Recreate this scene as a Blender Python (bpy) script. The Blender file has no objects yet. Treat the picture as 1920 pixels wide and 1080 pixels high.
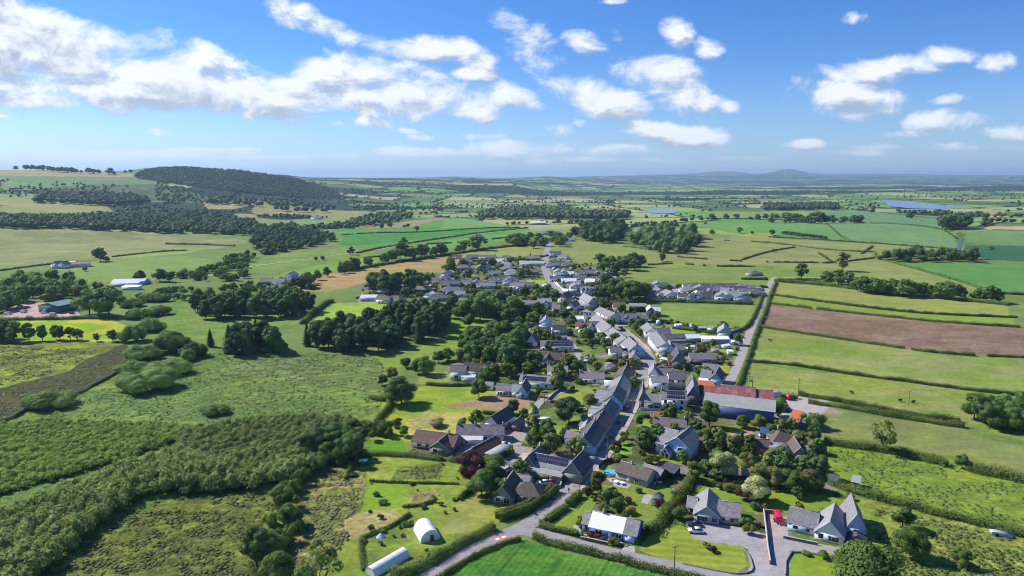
import bpy, math, random
import numpy as np
S = bpy.context.scene
COL = S.collection
# ------------------------------------------------------------ camera
CAMH, PITCH, FPX = 100.0, 9.1, 1281.0
cd = bpy.data.cameras.new("camera"); cam = bpy.data.objects.new("camera", cd); COL.objects.link(cam)
cd.sensor_width = 36.0; cd.lens = 36.0 * FPX / 1920.0
cd.clip_start = 1.0; cd.clip_end = 120000.0
cam.location = (0, 0, CAMH); cam.rotation_euler = (math.radians(90 - PITCH), 0, 0)
S.camera = cam
S.view_settings.view_transform = 'Standard'; S.view_settings.look = 'None'
S.view_settings.exposure = 0.40; S.view_settings.gamma = 1.0
S.view_settings.use_curve_mapping = False
S.cycles.max_bounces = 5; S.cycles.diffuse_bounces = 2; S.cycles.glossy_bounces = 2
S.cycles.transmission_bounces = 3; S.cycles.transparent_max_bounces = 6; S.cycles.volume_bounces = 0
S.cycles.pixel_filter_type = 'BLACKMAN_HARRIS'; S.cycles.filter_width = 1.0
S.cycles.use_adaptive_sampling = True; S.cycles.adaptive_threshold = 0.02
# ------------------------------------------------------------ sun
SUN_EL = 40.0
sdir = np.array([-0.89, 0.46]); sdir /= np.linalg.norm(sdir)       # horizontal direction towards the sun
SUN_AZ = math.atan2(sdir[0], sdir[1])                              # clockwise from +y
sl = bpy.data.lights.new("sun", 'SUN'); sl.energy = 5.0; sl.angle = math.radians(0.53); sl.color = (1.0, 0.955, 0.88)
so = bpy.data.objects.new("sun", sl); COL.objects.link(so)
so.rotation_euler = (math.radians(90 - SUN_EL), 0, -SUN_AZ + math.pi)
from mathutils import Vector
_d = Vector((sdir[0]*math.cos(math.radians(SUN_EL)), sdir[1]*math.cos(math.radians(SUN_EL)), math.sin(math.radians(SUN_EL))))
so.rotation_euler = _d.to_track_quat('Z', 'Y').to_euler()
# ------------------------------------------------------------ world: Nishita sky and clouds
cp, sp = math.cos(math.radians(PITCH)), math.sin(math.radians(PITCH))
def ray(px, py):
    u = (np.asarray(px, float) - 960) / FPX; v = (np.asarray(py, float) - 540) / FPX
    return u, cp - v * sp, -sp - v * cp
W = bpy.data.worlds.new("World"); S.world = W; W.use_nodes = True
nt = W.node_tree; nt.nodes.clear(); L = nt.links
def nd(t, **k):
    n = nt.nodes.new(t)
    for a, b in k.items():
        setattr(n, a, b)
    return n
def mth(tree, op, a, b=None, c=None, clamp=False):
    n = tree.nodes.new('ShaderNodeMath'); n.operation = op; n.use_clamp = clamp
    for i, v in enumerate((a, b, c)):
        if v is None: continue
        if isinstance(v, (int, float)): n.inputs[i].default_value = v
        else: tree.links.new(v, n.inputs[i])
    return n.outputs[0]
def vmt(tree, op, a, b=None, c=None, out=0):
    n = tree.nodes.new('ShaderNodeVectorMath'); n.operation = op
    for i, v in enumerate((a, b, c)):
        if v is None: continue
        if isinstance(v, (tuple, list)): n.inputs[i].default_value = v
        else: tree.links.new(v, n.inputs[i])
    return n.outputs[out]
BLOBS = [ (480,190,180,34,10,1.15),(590,178,120,28,8,1.1),(250,175,220,34,6,1.15),(700,175,120,34,6,1.1),(90,185,160,18,2,1.05),(-40,40,150,90,10,1.3),(380,120,150,40,16,.95),  # pixel centre, radii, tilt (deg, + = falls to the right), weight of the cloud
 (40,75,200,72,18,1.2),(0,140,230,55,8,1.1),(190,118,190,62,20,1.2),(320,150,160,52,16,1.1),(430,165,130,42,12,1.0),(530,190,100,24,8,.9),
 (120,165,200,36,4,1.0),(600,150,60,22,10,.7),(650,150,110,38,8,1.05),(750,160,130,50,8,1.15),(840,182,90,36,10,1.05),(905,213,42,18,0,1.0),(690,195,140,25,6,.9),
 (785,93,95,24,4,.95),(880,105,50,26,18,.7),(878,138,44,13,4,.9),(1000,85,70,34,30,.8),(1010,115,42,24,30,.75),(1098,80,44,20,8,.85),(1155,65,18,14,20,.7),
 (1266,60,30,22,16,.85),(1331,90,26,18,10,.8),(1090,170,95,28,8,1.1),(1140,192,80,28,2,1.1),(1230,140,90,30,4,1.1),(1275,165,75,40,20,1.1),(1310,190,50,22,4,1.0),(1366,200,24,11,0,1.0),
 (970,183,55,24,10,.85),(1000,198,36,14,10,.8),(1045,241,40,13,0,.95),(1085,231,16,9,10,.85),(1240,247,85,16,8,1.0),(1300,262,80,20,0,1.1),(1195,243,50,10,0,.9),(1160,280,60,12,0,.75),
 (965,280,90,17,2,.9),(1000,305,70,8,0,.6),(1515,270,48,9,0,.95),(1660,128,110,24,-4,1.1),(1760,108,58,20,-8,.85),(1600,185,105,30,4,.85),(1620,208,70,22,0,.95),(1560,165,60,14,10,.6),
 (1770,226,85,20,2,.8),(1885,248,65,14,0,.75),(1790,184,52,10,-6,.7),(1700,253,60,7,0,.6),(1870,125,34,20,-20,.55),(580,40,85,22,20,.75),(540,15,50,14,30,.5),(620,102,24,9,30,.5),
 (280,247,36,8,4,.7),(315,207,12,10,30,.6),(265,203,18,6,20,.6),(695,228,46,10,8,.8),(627,230,26,7,0,.9),(775,247,28,5,8,.5),(790,257,22,6,0,.65),(0,217,20,4,0,.8),
 (110,288,150,8,0,1.0),(310,288,160,7,3,.95),(400,282,80,6,0,.95),(740,285,130,9,0,.95),(650,292,90,6,0,.85),(500,296,120,5,2,.8),(1120,300,120,5,0,.8),(1380,296,90,5,0,.7),(560,302,200,5,0,.42),(1770,275,200,7,0,.4),(1280,302,60,5,0,.45),(720,310,60,5,0,.55),
 (1600,33,44,10,0,.4),(1150,2,24,6,0,.8),(1460,285,200,6,0,.35),(60,300,200,5,0,.5),(905,255,40,6,0,.5)]
grp = bpy.data.node_groups.new("cloud_field", 'ShaderNodeTree')
grp.interface.new_socket("P", in_out='INPUT', socket_type='NodeSocketVector')
grp.interface.new_socket("D", in_out='OUTPUT', socket_type='NodeSocketFloat')
gi = grp.nodes.new('NodeGroupInput'); go = grp.nodes.new('NodeGroupOutput')
acc = None
for (bx, by, rx, ry, tilt, w) in BLOBS:
    X, Y, Z = ray(bx, by); uu, vv = float(X / Y), float(Z / Y)
    t = math.radians(-tilt); ex, ey = rx * 1.16 / FPX, ry * 1.2 / FPX
    q = vmt(grp, 'SUBTRACT', gi.outputs[0], (uu, vv, 0))
    if abs(tilt) > 3:
        a = vmt(grp, 'DOT_PRODUCT', q, (math.cos(t) / ex, math.sin(t) / ex, 0), out=1)
        b = vmt(grp, 'DOT_PRODUCT', q, (-math.sin(t) / ey, math.cos(t) / ey, 0), out=1)
        d2 = mth(grp, 'MULTIPLY_ADD', a, a, mth(grp, 'MULTIPLY', b, b))
    else:
        s_ = vmt(grp, 'MULTIPLY', q, (1 / ex, 1 / ey, 0))
        d2 = vmt(grp, 'DOT_PRODUCT', s_, s_, out=1)
    f = mth(grp, 'MULTIPLY_ADD', d2, -w, w)
    acc = f if acc is None else mth(grp, 'SMOOTH_MAX', acc, f, 0.12)
acc = mth(grp, 'MAXIMUM', acc, -0.6)
nz = grp.nodes.new('ShaderNodeTexNoise'); nz.noise_dimensions = '2D'
nz.inputs['Scale'].default_value = 10.0; nz.inputs['Detail'].default_value = 7.0; nz.inputs['Roughness'].default_value = 0.63
nz.inputs['Distortion'].default_value = 0.25
grp.links.new(vmt(grp, 'MULTIPLY', gi.outputs[0], (1.0, 1.9, 1)), nz.inputs['Vector'])
n1 = mth(grp, 'MULTIPLY_ADD', nz.outputs['Fac'], 3.2, -1.66)
tot = mth(grp, 'ADD', acc, n1)
grp.links.new(tot, go.inputs[0])

tc = nd('ShaderNodeTexCoord')
sep = nd('ShaderNodeSeparateXYZ'); L.new(tc.outputs['Generated'], sep.inputs[0])
ysafe = mth(nt, 'MAXIMUM', sep.outputs[1], 0.02)
cmb = nd('ShaderNodeCombineXYZ')
L.new(mth(nt, 'DIVIDE', sep.outputs[0], ysafe), cmb.inputs[0]); L.new(mth(nt, 'DIVIDE', sep.outputs[2], ysafe), cmb.inputs[1])
g1 = nd('ShaderNodeGroup'); g1.node_tree = grp; L.new(cmb.outputs[0], g1.inputs[0])
g2 = nd('ShaderNodeGroup'); g2.node_tree = grp; L.new(vmt(nt, 'ADD', cmb.outputs[0], (-0.012, 0.017, 0)), g2.inputs[0])
def ss(tree, v, lo, hi):
    n = tree.nodes.new('ShaderNodeMapRange'); n.interpolation_type = 'SMOOTHSTEP'
    n.inputs[1].default_value = lo; n.inputs[2].default_value = hi; tree.links.new(v, n.inputs[0]); return n.outputs[0]
alpha = ss(nt, g1.outputs[0], -0.06, 1.0)
shade = ss(nt, mth(nt, 'SUBTRACT', g2.outputs[0], mth(nt, 'MULTIPLY', g1.outputs[0], 0.72)), -0.10, 0.85)  # underside shade painted into the clouds, from density offset towards the sun
el = sep.outputs[2]
fade = ss(nt, el, 0.005, 0.06)
alpha = mth(nt, 'MULTIPLY', alpha, mth(nt, 'MULTIPLY_ADD', fade, 0.6, 0.36))
# the clouds stand only in this part of the sky; elsewhere their nodes are skipped
front = mth(nt, 'MULTIPLY', ss(nt, sep.outputs[1], 0.60, 0.68), mth(nt, 'MULTIPLY', ss(nt, el, 0.0, 0.004), ss(nt, el, 0.40, 0.30)))
sky = nd('ShaderNodeTexSky'); sky.sky_type = 'NISHITA'; sky.sun_disc = False
sky.sun_elevation = math.radians(SUN_EL); sky.sun_rotation = SUN_AZ
sky.air_density = 1.0; sky.dust_density = 0.3; sky.ozone_density = 2.4; sky.altitude = 100
tint = nd('ShaderNodeMix', data_type='RGBA'); L.new(ss(nt, el, 0.0, 0.22), tint.inputs[0])
tint.inputs[6].default_value = (0.78, 1.0, 1.40, 1); tint.inputs[7].default_value = (0.36, 0.74, 1.30, 1)
skc = nd('ShaderNodeMix', data_type='RGBA', blend_type='MULTIPLY'); skc.inputs[0].default_value = 1.0
L.new(sky.outputs[0], skc.inputs[6]); L.new(tint.outputs[2], skc.inputs[7])
cc = nd('ShaderNodeMix', data_type='RGBA')
L.new(shade, cc.inputs[0]); cc.inputs[6].default_value = (9.4, 9.6, 9.9, 1); cc.inputs[7].default_value = (4.3, 4.9, 6.0, 1)
bg = nd('ShaderNodeBackground'); bg.inputs[1].default_value = 0.085; L.new(skc.outputs[2], bg.inputs[0])
bgc = nd('ShaderNodeBackground'); bgc.inputs[1].default_value = 0.085; L.new(cc.outputs[2], bgc.inputs[0])
m1 = nd('ShaderNodeMixShader'); L.new(alpha, m1.inputs[0]); L.new(bg.outputs[0], m1.inputs[1]); L.new(bgc.outputs[0], m1.inputs[2])
m2 = nd('ShaderNodeMixShader'); L.new(front, m2.inputs[0]); L.new(bg.outputs[0], m2.inputs[1]); L.new(m1.outputs[0], m2.inputs[2])
wo = nd('ShaderNodeOutputWorld'); L.new(m2.outputs[0], wo.inputs[0])
W.cycles.sampling_method = 'MANUAL'; W.cycles.sample_map_resolution = 512

# ------------------------------------------------------------ numpy helpers
def _hash(ix, iy, s):
    h = (ix.astype(np.int64) * 374761393 + iy.astype(np.int64) * 668265263 + s * 1274126177) & 0xFFFFFFFF
    h = ((h ^ (h >> 13)) * 1274126177) & 0xFFFFFFFF
    h = (h ^ (h >> 16)) & 0xFFFFFFFF
    return h / 4294967295.0
def vnoise(x, y, s=0):
    ix = np.floor(x); iy = np.floor(y); fx = x - ix; fy = y - iy
    fx = fx * fx * (3 - 2 * fx); fy = fy * fy * (3 - 2 * fy)
    a = _hash(ix, iy, s); b = _hash(ix + 1, iy, s); c = _hash(ix, iy + 1, s); d = _hash(ix + 1, iy + 1, s)
    return (a * (1 - fx) + b * fx) * (1 - fy) + (c * (1 - fx) + d * fx) * fy
def fbm(x, y, o=4, s=0):
    r = 0; a = 0.5; t = 0
    for i in range(o):
        r = r + a * vnoise(x, y, s + i * 17); t += a; x = x * 2.03 + 3.1; y = y * 2.03 - 1.7; a *= 0.5
    return r / t
def inpoly(x, y, P):
    P = np.asarray(P, float); n = len(P); r = np.zeros(x.shape, bool)
    j = n - 1
    for i in range(n):
        xi, yi, xj, yj = P[i, 0], P[i, 1], P[j, 0], P[j, 1]
        if yi != yj:
            c = ((yi > y) != (yj > y)) & (x < (xj - xi) * (y - yi) / (yj - yi) + xi)
            r ^= c
        j = i
    return r
def sstep(a, b, x):
    t = np.clip((x - a) / (b - a), 0, 1); return t * t * (3 - 2 * t)
# ------------------------------------------------------------ terrain heights from a table: bearing x distance
RT = np.array([1250, 1450, 1700, 2000, 2400, 2900, 3400, 4200, 5500, 7500, 10000, 13500, 17000, 22000, 40000.])
# for each bearing column (pixel x on the horizon) the pixel row at which that distance is seen
TT = {
 -900: [437,423,402,386,362,340,322,322,326,330,331,331,331,332,334],
 -300: [437,423,403,386,362,338,318,322,326,330,331,331,331,332,334],
 0:    [437,423,404,386,362,336,321,324,328,331,332,332,332,333,334],
 120:  [437,423,406,388,364,338,322,324,329,332,333,333,333,333,334],
 230:  [437,423,408,392,368,340,323,326,330,333,333,333,333,333,334],
 270:  [437,424,409,394,370,341,317,324,330,333,333,333,333,333,334],
 340:  [437,424,410,396,373,342,316,322,330,333,333,333,333,333,334],
 430:  [437,424,411,399,379,347,320,323,330,333,333,333,333,333,334],
 520:  [437,424,412,400,385,358,331,327,331,334,334,334,334,333,334],
 620: [437,423,412,401,390,376,356,341,335,336,337,337,336,335,334],
 740: [437,423,412,401,389,378,367,351,341,335,335,338,337,336,334],
 860: [437,423,412,401,389,380,371,356,344,336,334,337,337,336,334],
 950: [437,423,412,401,389,380,373,360,347,338,334,335,337,336,334],
 1020: [437,423,412,401,389,380,374,365,355,343,331,334,336,335,334],
 1090: [437,423,412,401,389,380,374,366,357,349,336,332,334,334,334],
 1160: [437,423,412,401,389,380,374,366,358,352,343,333,330,331,334],
 1260: [437,423,412,401,389,380,374,366,358,352,348,338,329,327,334],
 1370: [437,423,412,401,389,380,374,366,358,352,348,339,330,322,334],
 1420: [437,423,412,401,389,380,374,366,358,352,348,340,329,326,334],
 1476: [437,423,412,401,389,380,374,366,358,352,348,340,329,318,334],
 1530: [437,423,412,401,389,380,374,366,358,352,348,340,330,326,334],
 1700: [437,423,412,401,389,380,374,366,358,352,348,341,332,328,334],
 1920: [437,423,412,401,389,380,374,366,358,352,348,341,333,329,334],
 2800: [437,423,412,401,389,380,374,366,358,352,348,341,334,329,334],
}
tk = sorted(TT); TU = np.array([math.atan((k - 960) / (FPX / cp)) for k in tk])
TZ = np.zeros((len(tk), len(RT)))
for i, k in enumerate(tk):
    for j, r in enumerate(RT):
        rx, ry, rz = ray(k, TT[k][j]); TZ[i, j] = CAMH + r * rz / math.hypot(rx, ry)
# keep the flat plain flat: what the table calls less than 4 m of relief is none
TZ[:, 0] = 0
TZ = np.where(np.abs(TZ) < 7, 0, TZ)
LR = np.log(RT)
def zt(x, y):
    x = np.asarray(x, float); y = np.asarray(y, float)
    r = np.hypot(x, y); az = np.arctan2(x, y)
    a = np.clip(az, TU[0], TU[-1] - 1e-6); i = np.clip(np.searchsorted(TU, a, side='right') - 1, 0, len(TU) - 2)
    fa = (a - TU[i]) / (TU[i + 1] - TU[i]); fa = fa * fa * (3 - 2 * fa)
    lr = np.clip(np.log(np.maximum(r, 1)), LR[0], LR[-1] - 1e-6); j = np.clip(np.searchsorted(LR, lr, side='right') - 1, 0, len(LR) - 2)
    fr = (lr - LR[j]) / (LR[j + 1] - LR[j]); fs = fr * fr * (3 - 2 * fr); fr = 0.5 * fr + 0.5 * fs
    z = (TZ[i, j] * (1 - fa) + TZ[i + 1, j] * fa) * (1 - fr) + (TZ[i, j + 1] * (1 - fa) + TZ[i + 1, j + 1] * fa) * fr
    g = sstep(1300, 2200, r)
    z = z + g * (fbm(x / 900, y / 900, 5, 5) - 0.5) * np.clip(4 + r * 0.0075, 0, 80) * sstep(2, 40, z + r*0.004)
    return np.where(r < 1250, 0, z)
def ground_hit(px, py):
    """world x, y, z where the ground is seen at a pixel (1920x1080)"""
    px = np.atleast_1d(np.asarray(px, float)); py = np.atleast_1d(np.asarray(py, float))
    dx, dy, dz = ray(px, py); h = np.hypot(dx, dy)
    with np.errstate(divide='ignore'):
        tf = np.where(dz < -1e-4, -CAMH / np.minimum(dz, -1e-4), 1e9)
    rf = tf * h
    out_r = rf.copy()
    far = rf > 1240
    if far.any():
        rs = np.exp(np.linspace(math.log(1200), math.log(30000), 420))
        X = dx[far][:, None] / h[far][:, None] * rs; Y = dy[far][:, None] / h[far][:, None] * rs
        Z = CAMH + dz[far][:, None] / h[far][:, None] * rs
        below = Z < zt(X, Y)
        k = np.where(below.any(1), below.argmax(1), len(rs) - 1)
        out_r[far] = rs[k]
    X = dx / h * out_r; Y = dy / h * out_r
    return X, Y, zt(X, Y)
def G(px, py):
    X, Y, Z = ground_hit(px, py); return float(X[0]), float(Y[0])
def GP(pts):
    a = np.asarray(pts, float); X, Y, Z = ground_hit(a[:, 0], a[:, 1]); return np.stack([X, Y], 1)
def mpx(x, y):
    """metres per photograph pixel at a ground point"""
    return (y * cp + CAMH * sp) / FPX
def s2l(c):
    c = np.asarray(c, float) / 255; return np.where(c < 0.04045, c / 12.92, ((c + 0.055) / 1.055) ** 2.4)
KLIT = 1.30
def A(r, g, b, k=KLIT):
    """albedo that a sunlit surface of this seen colour has"""
    return tuple(np.clip(s2l((r, g, b)) / k, 0.004, 0.85))
# frames: coordinates read in an enlarged window -> photograph pixels
FR = dict(Z1=(1160,520,6), Z2=(940,520,6), Z3=(640,450,6), Z4=(940,420,8), Z5=(840,440,12), Z6=(1000,540,12),
          N1=(960,810,6), N2=(960,900,6), N3=(1280,810,6), N4=(1280,900,6), N6=(1160,660,6), N7=(860,660,6), N8=(1400,660,6),
          V5=(740,740,6), V6=(1000,740,8), V7=(1180,760,8), V8=(660,900,6), Q1=(0,300,4), Q2=(480,300,4), Q3=(960,300,4), Q4=(1440,300,4),
          Q5=(0,540,4), Q6=(0,810,4), Q7=(480,810,4), Q8=(480,540,4), Q9=(1600,810,4), P=(0,0,1))
def F(f, *pts):
    ox, oy, s = FR[f]; return [(ox + a / s, oy + b / s) for a, b in pts]
# ------------------------------------------------------------ objects and meshes
def tag(o, label=None, cat=None, group=None, kind=None):
    if label: o['label'] = label
    if cat: o['category'] = cat
    if group: o['group'] = group
    if kind: o['kind'] = kind
    return o
def empty(name, loc, rz=0.0):
    o = bpy.data.objects.new(name, None); COL.objects.link(o); o.location = loc; o.rotation_euler = (0, 0, rz); o.empty_display_size = 0.5
    return o
class MB:
    """collects faces; verts as one array, faces grouped by size, a tint value per vertex"""
    def __init__(s): s.v = []; s.f = []; s.t = []; s.n = 0; s.m = []
    def add(s, V, Fc, tint=0.5, mat=0):
        V = np.asarray(V, np.float32).reshape(-1, 3); Fc = np.asarray(Fc, np.int32)
        s.v.append(V); s.f.append(Fc + s.n); s.m.append(np.full(len(Fc), mat, np.int32))
        s.t.append(np.broadcast_to(np.asarray(tint, np.float32), (len(V),)) if np.ndim(tint) == 0 else np.asarray(tint, np.float32)); s.n += len(V)
    def quads(s, V4, tint=0.5, mat=0):
        n = len(V4); s.add(np.asarray(V4).reshape(-1, 3), np.arange(n * 4).reshape(n, 4), tint if np.ndim(tint) == 0 else np.repeat(tint, 4), mat)
    def box(s, x0, x1, y0, y1, z0, z1, mat=0):
        V = [(x0,y0,z0),(x1,y0,z0),(x1,y1,z0),(x0,y1,z0),(x0,y0,z1),(x1,y0,z1),(x1,y1,z1),(x0,y1,z1)]
        s.add(V, [(3,2,1,0),(4,5,6,7),(0,1,5,4),(1,2,6,5),(2,3,7,6),(3,0,4,7)], mat=mat)
    def poly(s, V, faces, mat=0):
        for f in faces:
            s.add([V[i] for i in f], [list(range(len(f)))], mat=mat)
    def cyl(s, p0, p1, r0, r1, n=8, cap=True, mat=0, tint=0.5):
        p0 = np.array(p0, float); p1 = np.array(p1, float); d = p1 - p0; d /= max(np.linalg.norm(d), 1e-6)
        a = np.cross(d, (0, 0, 1)) if abs(d[2]) < .9 else np.cross(d, (1, 0, 0)); a /= np.linalg.norm(a); b = np.cross(d, a)
        th = np.arange(n) * 2 * np.pi / n; ring = np.cos(th)[:, None] * a + np.sin(th)[:, None] * b
        V = np.concatenate([p0 + ring * r0, p1 + ring * r1]); i = np.arange(n); j = (i + 1) % n
        s.add(V, np.stack([j, i, i + n, j + n], 1), mat=mat, tint=tint)
        if cap:
            s.add(p1 + ring * r1, [list(range(n))[::-1]], mat=mat, tint=tint); s.add(p0 + ring * r0, [list(range(n))], mat=mat, tint=tint)
    def mesh(s, name, mats, smooth=False):
        me = bpy.data.meshes.new(name)
        V = np.concatenate(s.v); me.vertices.add(len(V)); me.vertices.foreach_set('co', V.ravel())
        li = np.concatenate([f.ravel() for f in s.f]); lt = np.concatenate([np.full(len(f), f.shape[1], np.int32) for f in s.f])
        me.loops.add(len(li)); me.loops.foreach_set('vertex_index', li)
        ls = np.zeros(len(lt), np.int32); ls[1:] = np.cumsum(lt)[:-1]
        me.polygons.add(len(lt)); me.polygons.foreach_set('loop_start', ls); me.polygons.foreach_set('loop_total', lt)
        me.polygons.foreach_set('material_index', np.concatenate(s.m))
        if smooth: me.polygons.foreach_set('use_smooth', np.ones(len(lt), bool))
        for m in mats: me.materials.append(m)
        at = me.attributes.new('tint', 'FLOAT', 'POINT'); at.data.foreach_set('value', np.concatenate(s.t))
        me.update(calc_edges=True); me.validate()
        return me
    def build(s, name, mats, parent=None, loc=None, smooth=False):
        if not isinstance(mats, (list, tuple)): mats = [mats]
        o = bpy.data.objects.new(name, s.mesh(name, mats, smooth)); COL.objects.link(o)
        if parent: o.parent = parent
        if loc is not None: o.location = loc
        return o
# ------------------------------------------------------------ materials
def mat_new(name):
    m = bpy.data.materials.new(name); m.use_nodes = True; t = m.node_tree
    return m, t, t.nodes['Principled BSDF']
def N(t, typ, **k):
    n = t.nodes.new(typ)
    for a, b in k.items(): setattr(n, a, b)
    return n
def noise(t, scale, detail=3.0, rough=0.55, vec=None, dim='3D'):
    n = N(t, 'ShaderNodeTexNoise', noise_dimensions=dim); n.inputs['Scale'].default_value = scale; n.inputs['Detail'].default_value = detail; n.inputs['Roughness'].default_value = rough
    if vec is not None: t.links.new(vec, n.inputs['Vector'])
    return n.outputs['Fac']
def mixc(t, fac, a, b, blend='MIX'):
    n = N(t, 'ShaderNodeMix', data_type='RGBA', blend_type=blend)
    for i, v in ((0, fac), (6, a), (7, b)):
        if isinstance(v, (int, float)): n.inputs[i].default_value = v
        elif isinstance(v, (tuple, list)): n.inputs[i].default_value = (*v[:3], 1)
        else: t.links.new(v, n.inputs[i])
    return n.outputs[2]
def gain(t, col, val):
    n = N(t, 'ShaderNodeVectorMath', operation='SCALE'); t.links.new(col, n.inputs[0])
    if isinstance(val, (int, float)): n.inputs['Scale'].default_value = val
    else: t.links.new(val, n.inputs['Scale'])
    return n.outputs[0]
_M = {}
def plain(name, c, rough=0.75, var=0.25, scale=1.2, spec=0.3, metal=0.0):
    """matt material with blotches and fine grain"""
    if name in _M: return _M[name]
    m, t, b = mat_new(name); oc = N(t, 'ShaderNodeTexCoord').outputs['Object']
    a = noise(t, scale, 4, 0.6, oc); f = noise(t, scale * 9, 2, 0.5, oc)
    g = mth(t, 'MULTIPLY_ADD', a, var * 1.6, 1 - var * .8); g = mth(t, 'MULTIPLY', g, mth(t, 'MULTIPLY_ADD', f, var, 1 - var * .5))
    rgb = N(t, 'ShaderNodeRGB'); rgb.outputs[0].default_value = (*c, 1)
    t.links.new(gain(t, rgb.outputs[0], g), b.inputs['Base Color'])
    b.inputs['Roughness'].default_value = rough; b.inputs['Specular IOR Level'].default_value = spec; b.inputs['Metallic'].default_value = metal
    _M[name] = m; return m
def roofing(name, c, c2=None, course=0.30, tile=0.34, rough=0.7, lichen=0.35, spec=0.35):
    """slates or tiles laid in courses, lichen and weather blotches"""
    if name in _M: return _M[name]
    m, t, b = mat_new(name); oc = N(t, 'ShaderNodeTexCoord').outputs['Object']
    geo = N(t, 'ShaderNodeNewGeometry')
    sp_ = N(t, 'ShaderNodeSeparateXYZ'); t.links.new(oc, sp_.inputs[0])
    cb = N(t, 'ShaderNodeCombineXYZ')
    t.links.new(mth(t, 'ADD', sp_.outputs[0], sp_.outputs[1]), cb.inputs[0]); t.links.new(mth(t, 'MULTIPLY', sp_.outputs[2], 1.8), cb.inputs[1])
    br = N(t, 'ShaderNodeTexBrick'); t.links.new(cb.outputs[0], br.inputs['Vector'])
    br.inputs['Scale'].default_value = 1.0; br.inputs['Brick Width'].default_value = tile * 1.4; br.inputs['Row Height'].default_value = course
    br.inputs['Mortar Size'].default_value = 0.03; br.inputs['Color1'].default_value = (1.15,)*3 + (1,); br.inputs['Color2'].default_value = (0.78,)*3 + (1,); br.inputs['Mortar'].default_value = (0.5,)*3 + (1,)
    c2 = c2 or tuple(min(1, q * 1.5 + .02) for q in c)
    oi = N(t, 'ShaderNodeObjectInfo')
    base = mixc(t, mth(t, 'MULTIPLY', ss(t, noise(t, 0.7, 5, 0.65, oc), 0.42, 0.72), lichen * 1.6, clamp=True), c, c2)
    base = mixc(t, 1.0, base, br.outputs['Color'], 'MULTIPLY')
    g = mth(t, 'MULTIPLY_ADD', noise(t, 7, 2, .6, oc), 0.7, 0.65); g = mth(t, 'MULTIPLY', g, mth(t, 'MULTIPLY_ADD', oi.outputs['Random'], 0.3, 0.85))
    t.links.new(gain(t, base, g), b.inputs['Base Color'])
    b.inputs['Roughness'].default_value = rough; b.inputs['Specular IOR Level'].default_value = spec
    bp = N(t, 'ShaderNodeBump'); bp.inputs['Strength'].default_value = 0.35; bp.inputs['Distance'].default_value = 0.03
    t.links.new(br.outputs['Fac'], bp.inputs['Height']); bp.invert = True; t.links.new(bp.outputs[0], b.inputs['Normal'])
    _M[name] = m; return m
def sheet_metal(name, c, var=0.3, pitch=1.0, rust=None, rough=0.5):
    if name in _M: return _M[name]
    m, t, b = mat_new(name); oc = N(t, 'ShaderNodeTexCoord').outputs['Object']
    wv = N(t, 'ShaderNodeTexWave', bands_direction='X'); wv.inputs['Scale'].default_value = pitch; wv.inputs['Distortion'].default_value = 0; t.links.new(oc, wv.inputs['Vector'])
    rgb = N(t, 'ShaderNodeRGB'); rgb.outputs[0].default_value = (*c, 1); col = rgb.outputs[0]
    if rust: col = mixc(t, ss(t, noise(t, 0.35, 5, .65, oc), .45, .68), col, rust)
    g = mth(t, 'MULTIPLY_ADD', noise(t, 0.5, 4, .6, oc), var * 2, 1 - var); g = mth(t, 'MULTIPLY', g, mth(t, 'MULTIPLY_ADD', wv.outputs['Fac'], 0.18, 0.9))
    t.links.new(gain(t, col, g), b.inputs['Base Color']); b.inputs['Roughness'].default_value = rough; b.inputs['Specular IOR Level'].default_value = 0.4
    _M[name] = m; return m
def glass(name='window_glass', c=(0.02, 0.025, 0.03)):
    if name in _M: return _M[name]
    m, t, b = mat_new(name); b.inputs['Base Color'].default_value = (*c, 1); b.inputs['Roughness'].default_value = 0.08; b.inputs['Specular IOR Level'].default_value = 0.6
    _M[name] = m; return m
def foliage(name, dark, light, trans=0.36, mott=0.35):
    if name in _M: return _M[name]
    if light[0] < .2: dark = tuple(q * w for q, w in zip(dark, (2.0, 1.85, 1.3))); light = tuple(min(.42, q * w) for q, w in zip(light, (2.8, 2.75, 2.2)))
    m, t, b = mat_new(name)
    at = N(t, 'ShaderNodeAttribute', attribute_name='tint'); oi = N(t, 'ShaderNodeObjectInfo'); oc = N(t, 'ShaderNodeTexCoord').outputs['Object']
    f = mth(t, 'ADD', mth(t, 'MULTIPLY', at.outputs['Fac'], 0.62), mth(t, 'MULTIPLY_ADD', oi.outputs['Random'], 0.45, -0.04), clamp=True)
    col = mixc(t, f, dark, light)
    b.inputs['Roughness'].default_value = 0.62; b.inputs['Specular IOR Level'].default_value = 0.12
    t.links.new(col, b.inputs['Base Color'])
    tr = N(t, 'ShaderNodeBsdfTranslucent'); t.links.new(gain(t, mixc(t, 1.0, col, (1.0, 1.05, 0.5), 'MULTIPLY'), 1.1), tr.inputs[0])
    mx = N(t, 'ShaderNodeMixShader'); mx.inputs[0].default_value = trans
    t.links.new(b.outputs[0], mx.inputs[1]); t.links.new(tr.outputs[0], mx.inputs[2])
    t.links.new(mx.outputs[0], t.nodes['Material Output'].inputs['Surface'])
    _M[name] = m; return m
# ------------------------------------------------------------ ground: one sheet, field colours laid over it
def ymap(a): return a
# (polygon in photograph pixels, seen colour, tussock 0..1, second colour or None, edge wobble m)
FIELDS = []
def field(pts, c, rough=0.1, c2=None, wob=1.0, frame='P', mode=None):
    sat = lambda q: None if q is None else ((q[0] + 2, q[0] + (q[1] - q[0]) * .86, q[2] + 4) if q[1] > q[0] else q)
    FIELDS.append((F(frame, *pts), sat(c), rough, sat(c2), wob, mode))
OL = (126,143,80); 
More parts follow.
